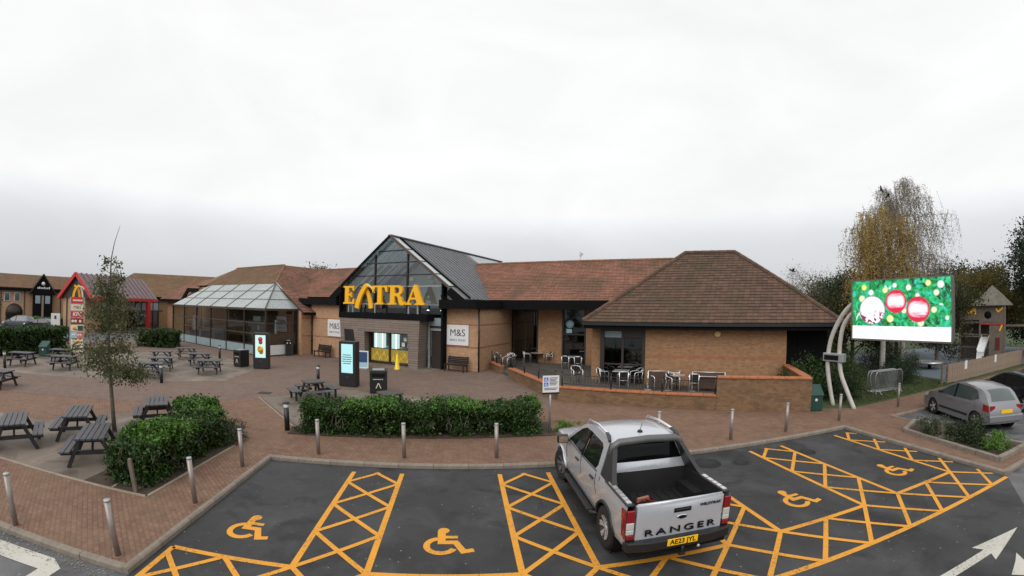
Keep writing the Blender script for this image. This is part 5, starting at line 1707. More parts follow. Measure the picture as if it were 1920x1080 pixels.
kiosk('black kiosk with food advert screen by the conservatory', (-12.6, 25.05, PZ), R(-14) + R(22), 0.98, 0.5, 2.2, True)

# --- poster stand and wet floor cone
ps = thing('poster_stand', 'white framed navy poster stand beside the entrance doors', 'sign', (-6.45, 26.9, PZ), R(-8))
mb = MB()
mb.box(-0.34, 0.34, -0.03, 0.03, 0.05, 1.15)
mb.build('frame', M['white'], ps, bevel=0.01)
mb = MB()
mb.box(-0.27, 0.27, -0.038, -0.031, 0.42, 1.08)
mb.build('poster', M['poster_blue'], ps)
mb = MB()
mb.box(-0.27, 0.27, -0.038, -0.031, 0.12, 0.41)
mb.build('poster', M['sky_print'], ps)
mb = MB()
mb.box(-0.3, 0.3, -0.2, 0.2, 0, 0.05)
mb.build('foot', M['galv'], ps)
cn = thing('warning_cone', 'tall yellow wet floor cone in front of the entrance doors', 'cone', (-4.3, 27.1, PZ), 0)
mb = MB()
mb.lathe([(0.20, 0), (0.20, 0.03), (0.17, 0.05), (0.06, 0.92), (0.03, 0.96), (0.001, 0.97)], 20)
mb.build('body', plain('yellow_plastic', (0.82, 0.58, 0.02), 0.4, var=0.06), cn)

# --- disabled parking sign
ds = thing('parking_sign', 'white disabled parking sign on a grey post behind the pickup', 'sign', (2.72, 13.24, PZ), R(4))
mb = MB()
mb.tube([(0, 0, 0), (0, 0, 1.86)], 0.038, 12)
mb.build('post', M['galv'], ds)
mb = MB()
mb.box(-0.27, 0.27, -0.062, -0.04, 1.36, 1.90)
mb.build('panel', M['white'], ds, bevel=0.006)
mb = MB()
mb.box(-0.27, 0.27, -0.06, -0.04, 1.30, 1.355)
mb.build('lower_plate', M['black_plastic'], ds)
for k, z in enumerate((1.78, 1.62)):
    mb = MB()
    mb.box(-0.23, -0.09, -0.068, -0.063, z - 0.065, z + 0.065)
    sq = mb.build('blue_square', M['blue_sign'], ds)
    wheelchair(0, 0, 1, sq, M['white'], 0.0, 'wheelchair_symbol', Matrix.Translation((-0.165, -0.071, z - 0.008)) @ RM(R(90), 4, 'X') @ Matrix.Scale(0.10, 4))
mb = MB()
for k in range(6): mb.box(-0.05, 0.22 - (k % 3) * 0.03, -0.066, -0.063, 1.82 - k * 0.045, 1.84 - k * 0.045)
for k in range(2): mb.box(-0.22, 0.22 - k * 0.05, -0.066, -0.063, 1.49 - k * 0.045, 1.51 - k * 0.045)
mb.build('printed_text_line', M['charcoal'], ds)

# --- totem sign with brand panels
tt = thing('totem_sign', 'tall totem sign of stacked coloured brand panels with crossed arch mark on top', 'sign', (-26.9, 23.38, PZ), R(38))
mb = MB()
mb.box(-0.52, -0.44, -0.06, 0.06, 0, 4.0)
mb.box(0.44, 0.52, -0.06, 0.06, 0, 4.0)
mb.build('side_posts', M['galv'], tt)
rows = ['red_print', 'cream_print', 'red_print', 'maroon_print', 'cream_print', 'sky_print', 'cream_print', 'cream_print']
for k, c in enumerate(rows):
    z1 = 3.97 - k * 0.465
    mb = MB()
    mb.box(-0.44, 0.44, -0.10, 0.10, z1 - 0.40, z1)
    p = mb.build('panel', M[c], tt, bevel=0.01)
    y = -0.104
    zc = z1 - 0.2
    if k == 1: text('lettering', 'M&S', 0.30, M['charcoal'], p, (0.02, y, zc), (R(90), 0, 0), 0.002)
    elif k == 2: text('lettering', 'KFC', 0.36, M['white'], p, (0.02, y, zc), (R(90), 0, 0), 0.002, shear=0.2, bold=0.012)
    elif k == 0:
        mb = MB()
        mb.box(-0.3, 0.4, y - 0.004, y, zc - 0.04, zc + 0.06)
        mb.build('printed_bar', M['cream_print'], p)
    elif k == 3:
        mb = MB()
        for x in (-0.28, -0.08, 0.25):
            mb.lathe([(0.05, y), (0.10, y - 0.004), (0.10, y), (0.05, y + 0.001)], 14, (x, 0, zc), 'Y')
        mb.build('printed_rings', M['cream_print'], p)
    elif k == 4:
        mb = MB()
        mb.lathe([(0.001, y - 0.006), (0.13, y - 0.006), (0.13, y), (0.001, y)], 14, (-0.18, 0, zc), 'Y')
        mb.build('printed_disc', M['orange_print'], p)
        mb = MB()
        mb.box(0.06, 0.438, y - 0.004, y, zc - 0.17, zc + 0.17)
        mb.build('printed_block', M['green_print'], p)
    elif k == 5:
        mb = MB()
        mb.box(0.0, 0.438, y - 0.004, y, zc - 0.198, zc + 0.198)
        mb.build('printed_block', plain('coral_print', (0.75, 0.16, 0.10), 0.45), p)
        mb = MB()
        for x in (-0.3, -0.15, 0.12, 0.28): mb.lathe([(0.001, y - 0.007), (0.07, y - 0.007), (0.07, y - 0.004), (0.001, y - 0.004)], 10, (x, 0, zc), 'Y')
        mb.build('printed_shapes', M['white'], p)
    else:
        mb = MB()
        mb.box(-0.3, 0.0, y - 0.004, y, zc - 0.03, zc + 0.05)
        for x in (-0.1, 0.05, 0.2): mb.lathe([(0.001, y - 0.006), (0.09, y - 0.006), (0.09, y), (0.001, y)], 8, (x + 0.1, 0, zc + 0.02), 'Y')
        mb.build('printed_shapes', M['orange_print'] if k == 6 else M['timber'], p)
def tstroke(p0, p1, p2, w, mat, y):
    n = 10
    L_, R_ = [], []
    for i in range(n + 1):
        t = i / n
        b = Vector(p0) * (1 - t) ** 2 + Vector(p1) * 2 * t * (1 - t) + Vector(p2) * t * t
        d = ((Vector(p1) - Vector(p0)) * (1 - t) + (Vector(p2) - Vector(p1)) * t).normalized()
        nn = Vector((-d.y, d.x))
        L_.append(tuple(b + nn * w / 2))
        R_.append(tuple(b - nn * w / 2))
    mb = MB()
    extrude_outline(mb, L_ + list(reversed(R_)), [], lambda x, z: (x, y + 0.06, z), lambda x, z: (x, y, z))
    mb.build('arch_mark', mat, tt)
tstroke((-0.30, 4.0), (-0.22, 4.7), (0.12, 4.78), 0.15, M['sign_yellow'], -0.08)
tstroke((0.14, 4.0), (0.08, 4.72), (-0.28, 4.76), 0.15, plain('orange_mark', (0.80, 0.33, 0.03), 0.4), 0.0)
tstroke((0.34, 4.0), (0.28, 4.7), (0.02, 4.78), 0.12, M['cream_print'], 0.08)
tstroke((0.10, 4.74), (0.40, 4.74), (0.46, 4.52), 0.08, M['cream_print'], -0.16)
mb = MB()
mb.tube([(0.02, 0.08, 4.0), (0.02, 0.08, 5.3)], 0.03, 6)
mb.build('mast', M['timber'], tt)
# white pillar sign by the far car park
wp = thing('pillar_sign', 'small white pillar sign in front of the black hotel bay', 'sign', (-48.6, 38.8, 0), R(38))
mb = MB()
mb.box(-0.55, 0.55, -0.12, 0.12, 0, 2.1)
mb.build('panel', M['white'], wp, bevel=0.02)
mb = MB()
mb.box(-0.15, 0.12, -0.128, -0.121, 1.45, 1.85)
mb.box(-0.12, 0.12, -0.128, -0.121, 0.55, 0.75)
mb.build('printed_mark', M['charcoal'], wp)

# --- terrace chairs and tables
def cafe_chair(label, loc, rot):
    t = thing('cafe_chair', label, 'chair', loc, rot, 'aluminium cafe chairs on the terrace')
    for s in (-1, 1):
        mb = MB()
        mb.tube([(s * 0.24, -0.24, 0), (s * 0.25, -0.23, 0.62), (s * 0.255, -0.15, 0.67), (s * 0.26, 0.16, 0.68), (s * 0.25, 0.24, 0.72)], 0.021, 8)
        mb.build('front_leg', M['alu'], t)
        mb = MB()
        mb.tube([(s * 0.22, 0.30, 0), (s * 0.21, 0.20, 0.43), (s * 0.22, 0.26, 0.80)], 0.021, 8)
        mb.build('rear_leg', M['alu'], t)
    mb = MB()
    mb.box(-0.21, 0.21, -0.22, 0.20, 0.43, 0.45)
    mb.build('seat', M['black_plastic'], t)
    mb = MB()
    mb.tube([(-0.26, 0.10, 0.70), (-0.235, 0.24, 0.80), (-0.12, 0.31, 0.84), (0.12, 0.31, 0.84), (0.235, 0.24, 0.80), (0.26, 0.10, 0.70)], 0.022, 8)
    mb.build('back_rail', M['alu'], t)
    mb = MB()
    for i in range(7):
        a = -0.20 + i * 0.0667
        z = 0.31 - abs(a) * 0.25
        mb.box(a - 0.026, a + 0.026, z - 0.06, z - 0.05, 0.52, 0.80)
    mb.build('backrest', M['black_plastic'], t)
    mb = MB()
    mb.tube([(-0.23, -0.2, 0.42), (0.23, -0.2, 0.42)], 0.012, 6)
    mb.tube([(-0.21, 0.2, 0.40), (0.21, 0.2, 0.40)], 0.012, 6)
    mb.build('cross_bar', M['alu'], t)
    return t
ch = [((2.1, 28.5), 30, 'cafe chair by the downpipe wall behind the planter railing'), ((2.75, 27.0), -60, 'cafe chair at the inner end of the slanting terrace wall, facing a table'), ((3.1, 28.2), 170, 'cafe chair behind another one at the inner terrace end'),
      ((4.3, 29.2), 90, 'cafe chair by the dark doorway, one side of its table'), ((5.75, 28.9), -80, 'cafe chair against the brick between doorway and window'), ((6.35, 26.3), 160, 'cafe chair of the side-by-side pair, on its entrance side'),
      ((7.08, 25.95), 160, 'cafe chair of the side-by-side pair, on its pavilion side'), ((5.75, 21.3), 5, 'single cafe chair with its back to the low wall, beside the blue sign'), ((6.95, 20.7), 95, 'cafe chair side-on before the glazed pavilion doors'),
      ((7.55, 19.35), 168, 'cafe chair with its back to the low wall at the central table'), ((8.55, 20.05), -85, 'cafe chair at the end of the central table by the brick wall'), ((8.9, 18.7), 25, 'cafe chair half hidden by the coping under the brown screen'),
      ((9.55, 18.05), 15, 'cafe chair between the two brown screens'), ((10.55, 17.75), 150, 'cafe chair in front of the brown screen next to the tall wall'), ((10.1, 18.9), -120, 'cafe chair tipped towards the pavilion wall')]
c0 = cafe_chair(ch[0][2], (*ch[0][0], FZ), R(ch[0][1]))
for p, r, lab in ch[1:]: copy_thing(c0, (*p, FZ), R(r), lab)
def cafe_table(label, loc, rot, r=0.38, sq=False):
    t = thing('cafe_table', label, 'table', loc, rot, 'cafe tables on the terrace')
    mb = MB()
    if sq: mb.box(-r, r, -r, r, 0.70, 0.73)
    else: mb.lathe([(0.001, 0.70), (r, 0.70), (r, 0.73), (0.001, 0.735)], 26)
    mb.build('table_top', M['alu'], t, bevel=0.004)
    mb = MB()
    mb.tube([(0, 0, 0.03), (0, 0, 0.70)], 0.03, 10)
    mb.build('column', M['black_metal'], t)
    mb = MB()
    for k in range(4):
        a = k * PI / 2 + PI / 4
        mb.beam((0, 0, 0.04), (0.28 * math.cos(a), 0.28 * math.sin(a), 0.02), 0.05, 0.03)
    mb.build('foot', M['black_metal'], t)
    return t
for p, r, lab, sq in (((3.0, 27.6), 0, 'cafe table among the chairs at the inner terrace end', False), ((5.05, 29.2), 20, 'dark cafe table in front of the dark doorway', True), ((6.95, 26.7), 160, 'wide cafe table behind the pair of chairs', True),
                      ((7.8, 20.25), -30, 'square cafe table before the glazed pavilion doors', True), ((9.9, 18.25), 10, 'cafe table between the two brown screens', False), ((11.2, 17.6), -30, 'cafe table with a white paper beside the tall terrace wall', True)):
    cafe_table(lab, (*p, FZ), R(r), 0.40, sq)
M['brown_canvas'] = plain('brown_canvas', (0.075, 0.042, 0.032), 0.8, var=0.25)
for (a, b), lab in ((((8.55, 18.62), (9.45, 18.30)), 'brown canvas windbreak on silver posts below the brick wall'), (((10.45, 17.75), (11.75, 16.95)), 'brown canvas windbreak beside the tall terrace wall')):
    wbk = thing('windbreak', lab, 'windbreak', (a[0], a[1], FZ), math.atan2(b[1] - a[1], b[0] - a[0]))
    L = math.hypot(b[0] - a[0], b[1] - a[1])
    mb = MB()
    mb.box(0.03, L - 0.03, -0.008, 0.008, 0.14, 0.88)
    mb.build('canvas', M['brown_canvas'], wbk)
    for x in (0, L):
        mb = MB()
        mb.tube([(x, 0, 0), (x, 0, 0.92)], 0.02, 8)
        mb.box(x - 0.16, x + 0.16, -0.14, 0.14, 0, 0.02)
        mb.build('post', M['alu'], wbk)
    mb = MB()
    mb.tube([(0, 0, 0.91), (L, 0, 0.91)], 0.016, 8)
    mb.build('top_rail', M['alu'], wbk)

# ================================================================== LED SCREEN ON CURVED LEGS
def xmas_screen():
    t = NT('led_picture')
    uv = t.coord('UV')                    # metres: U along the board, V height
    s = t.n('ShaderNodeSeparateXYZ', {0: uv})
    X, Y = s.outputs[0], s.outputs[1]
    n1 = t.noise(t.mapping(uv, (1, 1, 1), (0, 0, 0.6)), 3.2, 5, 0.65, 1.2)
    n2 = t.noise(t.mapping(uv, (1.3, 1, 1), (0, 0, -0.5)), 2.0, 4, 0.6, 0.8)
    c = t.ramp(n1, [(0.30, (0.0, 0.03, 0.015)), (0.45, (0.005, 0.26, 0.06)), (0.56, (0.02, 0.50, 0.16)), (0.68, (0.05, 0.75, 0.42)), (0.78, (0.7, 1.0, 0.85))])
    c = t.mix(t.ramp(n2, [(0.56, 0.0), (0.66, 0.8)]), c, (0.04, 0.66, 0.55))
    n3 = t.noise(t.mapping(uv, (1, 1, 1), (0, 0, 0.2), (3, 1, 0)), 1.5, 4, 0.6, 1.6)
    c = t.mix(t.ramp(n3, [(0.58, 0.0), (0.64, 0.92)]), c, (0.008, 0.02, 0.012))
    n4 = t.noise(t.mapping(uv, (1, 1, 1), (0, 0, 0.2), (9, 4, 0)), 2.6, 3, 0.5, 1.0)
    c = t.mix(t.ramp(n4, [(0.64, 0.0), (0.70, 0.8)]), c, (0.75, 1.0, 0.92))
    def disc(x, y, r, soft=0.02):
        dx = t.math('SUBTRACT', X, x)
        dy = t.math('SUBTRACT', Y, y)
        d = t.math('SQRT', t.math('ADD', t.math('MULTIPLY', dx, dx), t.math('MULTIPLY', dy, dy)))
        return d, t.n('ShaderNodeMapRange', {'Value': d, 'From Min': r + soft, 'From Max': r - soft, 'To Min': 0.0, 'To Max': 1.0}).outputs[0]
    for x, y, r, col in ((0.52, 1.98, 0.10, (1.0, 0.85, 0.15)), (1.42, 1.85, 0.10, (1.0, 0.92, 0.4)), (2.38, 1.92, 0.10, (1, 1, 0.85)), (3.15, 2.05, 0.10, (1, 0.9, 0.35)), (3.62, 1.98, 0.12, (1, 1, 1)), (3.45, 1.7, 0.10, (1, 0.95, 0.7)),
                         (3.35, 1.1, 0.10, (1, 0.95, 0.6)), (1.62, 0.78, 0.13, (1, 0.95, 0.35)), (2.18, 1.08, 0.09, (1, 0.97, 0.7)), (3.84, 0.82, 0.07, (0.8, 1, 0.9)), (0.42, 1.55, 0.12, (0.95, 0.95, 0.6)), (2.85, 0.64, 0.12, (1, 0.95, 0.6)), (0.82, 1.78, 0.10, (1, 1, 1)), (1.82, 2.02, 0.08, (1, 1, 1)), (2.72, 1.62, 0.08, (1, 0.9, 0.9))):
        d, m = disc(x, y, r, 0.03)
        c = t.mix(m, c, col)
    # baubles
    for x, y, r, body, band in ((1.85, 1.42, 0.43, (0.72, 0.01, 0.06), True), (2.74, 1.12, 0.46, (0.68, 0.01, 0.06), True), (0.86, 1.10, 0.55, (0.98, 0.97, 1.0), False)):
        d, m = disc(x, y, r, 0.015)
        if band:
            nz = t.noise(t.mapping(uv, (1, 5, 1)), 2.5, 3)
            yy = t.math('ADD', t.math('ABSOLUTE', t.math('SUBTRACT', Y, y + 0.02)), t.math('MULTIPLY', t.math('SUBTRACT', nz, 0.5), 0.35))
            st = t.n('ShaderNodeMapRange', {'Value': yy, 'From Min': 0.30, 'From Max': 0.13, 'To Min': 0.0, 'To Max': 1.0}).outputs[0]
            edge = t.n('ShaderNodeMapRange', {'Value': d, 'From Min': r * 0.9, 'From Max': r * 0.7, 'To Min': 0.0, 'To Max': 1.0}).outputs[0]
            bc = t.mix(t.math('MULTIPLY', st, edge), body, (1.0, 0.85, 0.93))
        else:
            nz = t.noise(uv, 3.8, 3, 0.5, 1.5)
            low = t.n('ShaderNodeMapRange', {'Value': Y, 'From Min': 1.15, 'From Max': 0.95, 'To Min': 0.0, 'To Max': 1.0}).outputs[0]
            mk = t.math('MULTIPLY', t.ramp(nz, [(0.52, 0.0), (0.56, 1.0)]), low)
            bc = t.mix(mk, body, (0.30, 0.03, 0.09))
            rim = t.n('ShaderNodeMapRange', {'Value': d, 'From Min': r * 0.9, 'From Max': r * 0.99, 'To Min': 0.0, 'To Max': 0.8}).outputs[0]
            bc = t.mix(rim, bc, (0.15, 0.10, 0.16))
        c = t.mix(m, c, bc)
    # bare white strip along the bottom
    w = t.math('LESS_THAN', Y, 0.50)
    c = t.mix(w, c, (1.0, 1.0, 1.0))
    t.p.inputs['Base Color'].default_value = (0.01, 0.01, 0.01, 1)
    t.p.inputs['Roughness'].default_value = 0.5
    t.l(c, t.p.inputs['Emission Color'])
    t.p.inputs['Emission Strength'].default_value = 1.15
    return t.mat
sa = Vector((14.98, 12.33))
sbv = Vector((15.91, 8.42))
sdir = (sbv - sa).normalized()
sang = math.atan2(sdir.y, sdir.x)
led = thing('led_screen', 'large lit advertising screen showing red baubles on two curved white legs', 'screen', (sa.x, sa.y, PZ), sang)
SL = (sbv - sa).length
mb = MB()
mb.box(-0.05, SL + 0.05, 0.02, 0.36, 2.84, 5.13)
mb.build('cabinet', plain('grey_screen_cabinet', (0.12, 0.115, 0.11), 0.5, 0.3), led, bevel=0.03)
mb = MB()
mb.box(-0.05, SL + 0.05, -0.02, 0.02, 2.80, 2.86)
mb.box(-0.05, SL + 0.05, -0.02, 0.02, 5.09, 5.14)
mb.box(-0.05, 0.0, -0.02, 0.02, 2.86, 5.09)
mb.box(SL, SL + 0.05, -0.02, 0.02, 2.86, 5.09)
mb.build('bezel', plain('screen_bezel', (0.16, 0.15, 0.14), 0.5, 0.3), led)
me = bpy.data.meshes.new('picture')
me.from_pydata([(0, 0.012, 2.86), (SL, 0.012, 2.86), (SL, 0.012, 5.09), (0, 0.012, 5.09)], [], [(0, 1, 2, 3)])
lay = me.uv_layers.new(name='UVMap')
for i, q in enumerate(((0, 0), (4.0, 0), (4.0, 2.23), (0, 2.23))): lay.data[i].uv = q
me.materials.append(xmas_screen())
o = bpy.data.objects.new('picture', me)
COL.objects.link(o)
o.parent = led
# legs sweep in an arc from the ground up behind the cabinet; written in the board's frame
def spline(P, n=4):
    out = []
    for i in range(len(P) - 1):
        p0, p1, p2, p3 = P[max(0, i - 1)], P[i], P[i + 1], P[min(len(P) - 1, i + 2)]
        for k in range(n):
            t = k / n
            out.append(tuple(0.5 * (2 * b + (c - a) * t + (2 * a - 5 * b + 4 * c - d) * t * t + (3 * b - a - 3 * c + d) * t ** 3) for a, b, c, d in zip(p0, p1, p2, p3)))
    return out + [P[-1]]
M['white_tube'] = plain('white_steel_tube', (0.50, 0.48, 0.45), 0.45, 0, 0.12, 3, grime=0.15)
for P in ([(-0.84, 0.05), (-1.1, 0.96), (-1.24, 1.85), (-1.14, 2.76), (-0.85, 3.44), (-0.47, 3.99), (-0.05, 4.33), (0.5, 4.6)], [(0.18, 0.05), (-0.21, 0.73), (-0.57, 1.47), (-0.69, 2.34), (-0.59, 3.23), (-0.34, 3.71), (-0.0, 4.0), (0.5, 4.25)]):
    mb = MB()
    mb.tube(spline([(u, 0.20, z - PZ) for u, z in P]), 0.095, 14)
    mb.build('leg', M['white_tube'], led)
mb = MB()
mb.box(-1.42, -0.42, 0.06, 0.34, 1.93 - PZ, 2.28 - PZ)
mb.build('crossbar_box', M['galv'], led, bevel=0.02)
mb = MB()
mb.box(-1.34, -0.66, 0.045, 0.06, 2.0 - PZ, 2.2 - PZ)
mb.build('name_plate', M['soffit'], led)

# ================================================================== BARRIERS, FENCE, PLAYGROUND
def barrier(label, loc, rot, lean=0.0):
    t = thing('crowd_barrier', label, 'barrier', loc, rot, 'steel crowd barriers on the grass')
    L = 2.1
    mb = MB()
    mb.tube([(0, 0, 0.12), (0, 0, 0.95), (0.06, 0, 1.05), (0.16, 0, 1.1), (L - 0.16, 0, 1.1), (L - 0.06, 0, 1.05), (L, 0, 0.95), (L, 0, 0.12)], 0.02, 8)
    mb.tube([(0, 0, 0.16), (L, 0, 0.16)], 0.018, 8)
    mb.build('frame', M['galv'], t)
    mb = MB()
    for i in range(1, 20): mb.tube([(i * L / 20, 0, 0.16), (i * L / 20, 0, 1.1)], 0.007, 5, cap=False)
    mb.build('bars', M['galv'], t, kind='stuff')
    for x in (0.25, L - 0.25):
        mb = MB()
        mb.tube([(x, -0.28, 0.0), (x, -0.1, 0.16), (x, 0.1, 0.16), (x, 0.28, 0.0)], 0.016, 6)
        mb.build('foot', M['galv'], t)
    return t
b0 = barrier('front steel crowd barrier of the stacked set beside the screen legs', (18.35, 13.55, PZ), R(-3))
copy_thing(b0, (18.2, 13.75, PZ), R(-2), 'middle steel crowd barrier of the stacked set beside the screen legs')
copy_thing(b0, (18.25, 13.95, PZ), R(-4), 'rear steel crowd barrier of the stacked set beside the screen legs')

fe = thing('playground_fence', 'low boarded timber fence of the playground with white notices', 'fence', (24.4, 13.02, PZ), math.atan2(0.5, 12.5))
n = 96
bd = None
for i in range(n):
    if bd is None:
        mb = MB()
        mb.box(0.004, 0.126, -0.012, 0.012, 0.04, 1.06)
        bd = mb.build('board', M['fence_timber'], fe)
    else:
        c = bd.copy()
        COL.objects.link(c)
        c.location = (i * 0.131, rnd.uniform(-0.006, 0.006), rnd.uniform(-0.012, 0.012))
for k in range(6):
    mb = MB()
    mb.box(k * 2.5 - 0.05, k * 2.5 + 0.05, 0.015, 0.11, 0, 1.12)
    mb.build('post', M['timber'], fe)
for z in (0.3, 0.85):
    mb = MB()
    mb.box(0, 12.55, 0.013, 0.05, z - 0.04, z + 0.04)
    mb.build('rail', M['timber'], fe)
for x in (2.3, 7.0):
    mb = MB()
    mb.box(x - 0.17, x + 0.17, -0.024, -0.013, 0.62, 1.08)
    mb.build('notice', M['white'], fe)
gt = thing('fence_gate', 'dark open timber gate post frame at the near end of the playground fence', 'gate', (23.7, 13.0, PZ), 0)
for x in (0.0, 0.55):
    mb = MB()
    mb.box(x - 0.05, x + 0.05, -0.05, 0.05, 0, 1.15)
    mb.build('post', M['timber'], gt)
for z in (0.2, 0.6, 1.0):
    mb = MB()
    mb.box(0.05, 0.5, -0.02, 0.02, z - 0.05, z + 0.05)
    mb.build('rail', M['timber'], gt)
# play tower
TW = (36.6, 16.6)
tang = math.atan2(-3.1, 1.3)
tw = thing('play_tower', 'weathered timber play tower with pointed roof, yellow emblems and slide', 'play tower', (*TW, PZ), tang)
def tpart(name, mat, fn, parent=None): return part(name, mat, fn, parent or tw)
# local x runs across the view (left to right), -y faces the car park; left block and right tower
for x in (-1.7, -0.2, 1.65):
    for y in (-0.9, 0.9):
        tpart('post', M['timber'], lambda m: m.box(x - 0.07, x + 0.07, y - 0.07, y + 0.07, 0, 4.15))
def boards(x0, x1, z0, z1, y=-0.93):
    k = x0
    while k < x1 - 0.02:
        w = min(0.15, x1 - k)
        tpart('board', M['timber'], lambda m: m.box(k + 0.004, k + w - 0.004, y - 0.015 + rnd.uniform(-0.004, 0.004), y + 0.015, z0, z1))
        k += 0.15
boards(-1.7, -0.25, 3.1, 4.1)
boards(-0.2, 1.65, 2.95, 4.1)
boards(0.5, 1.65, 0.1, 2.85)
boards(-1.7, 1.65, 0.1, 3.9, 0.95)
tpart('deck', M['timber'], lambda m: (m.box(-1.7, 1.65, -0.85, 0.85, 2.0, 2.08), m.box(-1.7, 1.65, -0.85, 0.85, 2.95, 3.03)))
tpart('rail', M['timber'], lambda m: (m.box(-1.7, 1.7, -0.99, -0.95, 2.86, 2.93), m.box(-1.75, 0.5, -0.99, -0.95, 1.86, 1.95), m.box(-1.75, 0.5, -0.99, -0.95, 1.1, 1.17)))
tpart('red_beam', M['red_metal'], lambda m: m.box(-0.2, 1.65, -1.0, -0.951, 2.76, 2.85))
tpart('roof', plain('green_shingle', (0.11, 0.11, 0.075), 0.9, var=0.3), lambda m: m.mesh([(-2.0, -1.25, 4.1), (0.0, -1.25, 4.1), (0.0, 1.25, 4.1), (-2.0, 1.25, 4.1), (-1.6, 0, 4.65), (0.4, 0, 4.65)], [(0, 1, 5, 4), (2, 3, 4, 5), (3, 0, 4), (1, 2, 5), (3, 2, 1, 0)]))
tpart('pointed_roof', plain('grey_shingle', (0.15, 0.14, 0.115), 0.9, var=0.3), lambda m: m.lathe([(1.55, 4.12), (1.5, 4.2), (0.75, 4.95), (0.05, 5.55), (0.001, 5.6)], 6, (0.75, 0, 0), sm=False))
tpart('porthole', M['soffit'], lambda m: m.lathe([(0.001, -0.96), (0.27, -0.96), (0.27, -0.94), (0.001, -0.94)], 18, (0.4, 0, 3.45), 'Y'))
def emblem(m, x, z, s=1):
    m.prism([(x - 0.5 * s, 0), (x - 0.32 * s, 0), (x, 0.0), (x + 0.1, 0)], 0, 0)
tpart('emblem', M['sign_yellow'], lambda m: ([m.beam((a[0], -0.965, a[1]), (b[0], -0.965, b[1]), 0.03, 0.13) for a, b in (((-1.4, 3.95), (-1.35, 3.5)), ((-1.4, 3.95), (-1.0, 3.55)), ((-1.0, 3.55), (-0.6, 3.95)), ((-0.6, 3.95), (-0.55, 3.5)))]))
tpart('emblem', M['sign_yellow'], lambda m: ([m.beam((a[0], -0.968, a[1]), (b[0], -0.968, b[1]), 0.03, 0.11) for a, b in (((1.0, 3.9), (1.15, 3.65)), ((1.5, 3.95), (1.15, 3.65)), ((1.25, 2.3), (1.45, 2.75)))]))
tpart('doorway', plain('maroon_panel', (0.12, 0.015, 0.012), 0.7), lambda m: m.box(0.95, 1.3, -0.965, -0.951, 0.95, 1.85))
tpart('slide', M['alu'], lambda m: (m.mesh([(-0.05, -0.95, 1.9), (0.5, -0.95, 1.9), (0.2, -2.0, 0.9), (-0.35, -2.0, 0.9), (-0.35, -2.9, 0.3), (0.15, -2.9, 0.3), (-0.7, -3.4, 0.22), (-0.2, -3.4, 0.22)], [(0, 1, 2, 3), (3, 2, 5, 4), (4, 5, 7, 6)]),
                                  m.beam((-0.05, -0.95, 1.98), (-0.35, -2.0, 0.98), 0.05, 0.16), m.beam((0.5, -0.95, 1.98), (0.2, -2.0, 0.98), 0.05, 0.16)))
tpart('beam', M['timber'], lambda m: (m.box(1.65, 4.2, -0.06, 0.06, 2.6, 2.74), m.box(4.0, 4.14, -0.07, 0.07, 0, 3.0)))
for loc, lab in (((36.9, 12.4), 'orange climbing equipment beside the playground fence at the picture edge'),):
    pf = thing('climbing_equipment', lab, 'play equipment', (*loc, PZ), R(-70))
    for x in (-0.55, 0.0, 0.55):
        mb = MB()
        mb.box(x - 0.12, x + 0.12, -0.06, 0.06, 0, 1.5)
        mb.build('post', plain('orange_ply', (0.55, 0.26, 0.04), 0.5), pf)
    mb = MB()
    mb.box(-0.7, 0.7, -0.075, 0.075, 1.5, 1.62)
    mb.build('top_rail', plain('orange_ply_top', (0.60, 0.30, 0.05), 0.5), pf)
    mb = MB()
    mb.box(-0.7, 0.7, -0.05, 0.05, 0.15, 0.35)
    mb.build('lower_rail', plain('orange_ply_rail', (0.60, 0.30, 0.05), 0.5), pf)
ro = thing('play_roundabout', 'low white roundabout on the blue playground floor', 'play equipment', (29.5, 17.2, PZ), 0)
mb = MB()
mb.lathe([(0.001, 0.42), (0.9, 0.40), (0.95, 0.46), (0.9, 0.52), (0.001, 0.54)], 24)
mb.build('platform', M['alu'], ro)
mb = MB()
mb.tube([(0, 0, 0), (0, 0, 0.45)], 0.12, 10)
mb.build('pedestal', M['soffit'], ro)
# planted island: low stone edging
isl = thing('planter_edging', 'low stone edging round the planted island by the grey hatchback', 'planter', (13.4, 5.3, PZ), 0, off=(13.4, 5.3, PZ))
ring = [(13.33, 5.25), (15.33, 5.25), (15.33, 9.35), (13.83, 8.8)]
for i in range(4):
    a, b = Vector((*ring[i], PZ + 0.05)), Vector((*ring[(i + 1) % 4], PZ + 0.05))
    n = max(1, round((b - a).length / 0.7))
    for k in range(n):
        p, q = a + (b - a) * (k / n), a + (b - a) * ((k + 1) / n)
        d = (q - p).normalized() * 0.006
        mb = MB()
        mb.beam(p + d + Vector((0, 0, rnd.uniform(-0.01, 0.01))), q - d, 0.16, 0.16)
        mb.build('edging_stone', M['kerb'], isl, bevel=0.015)
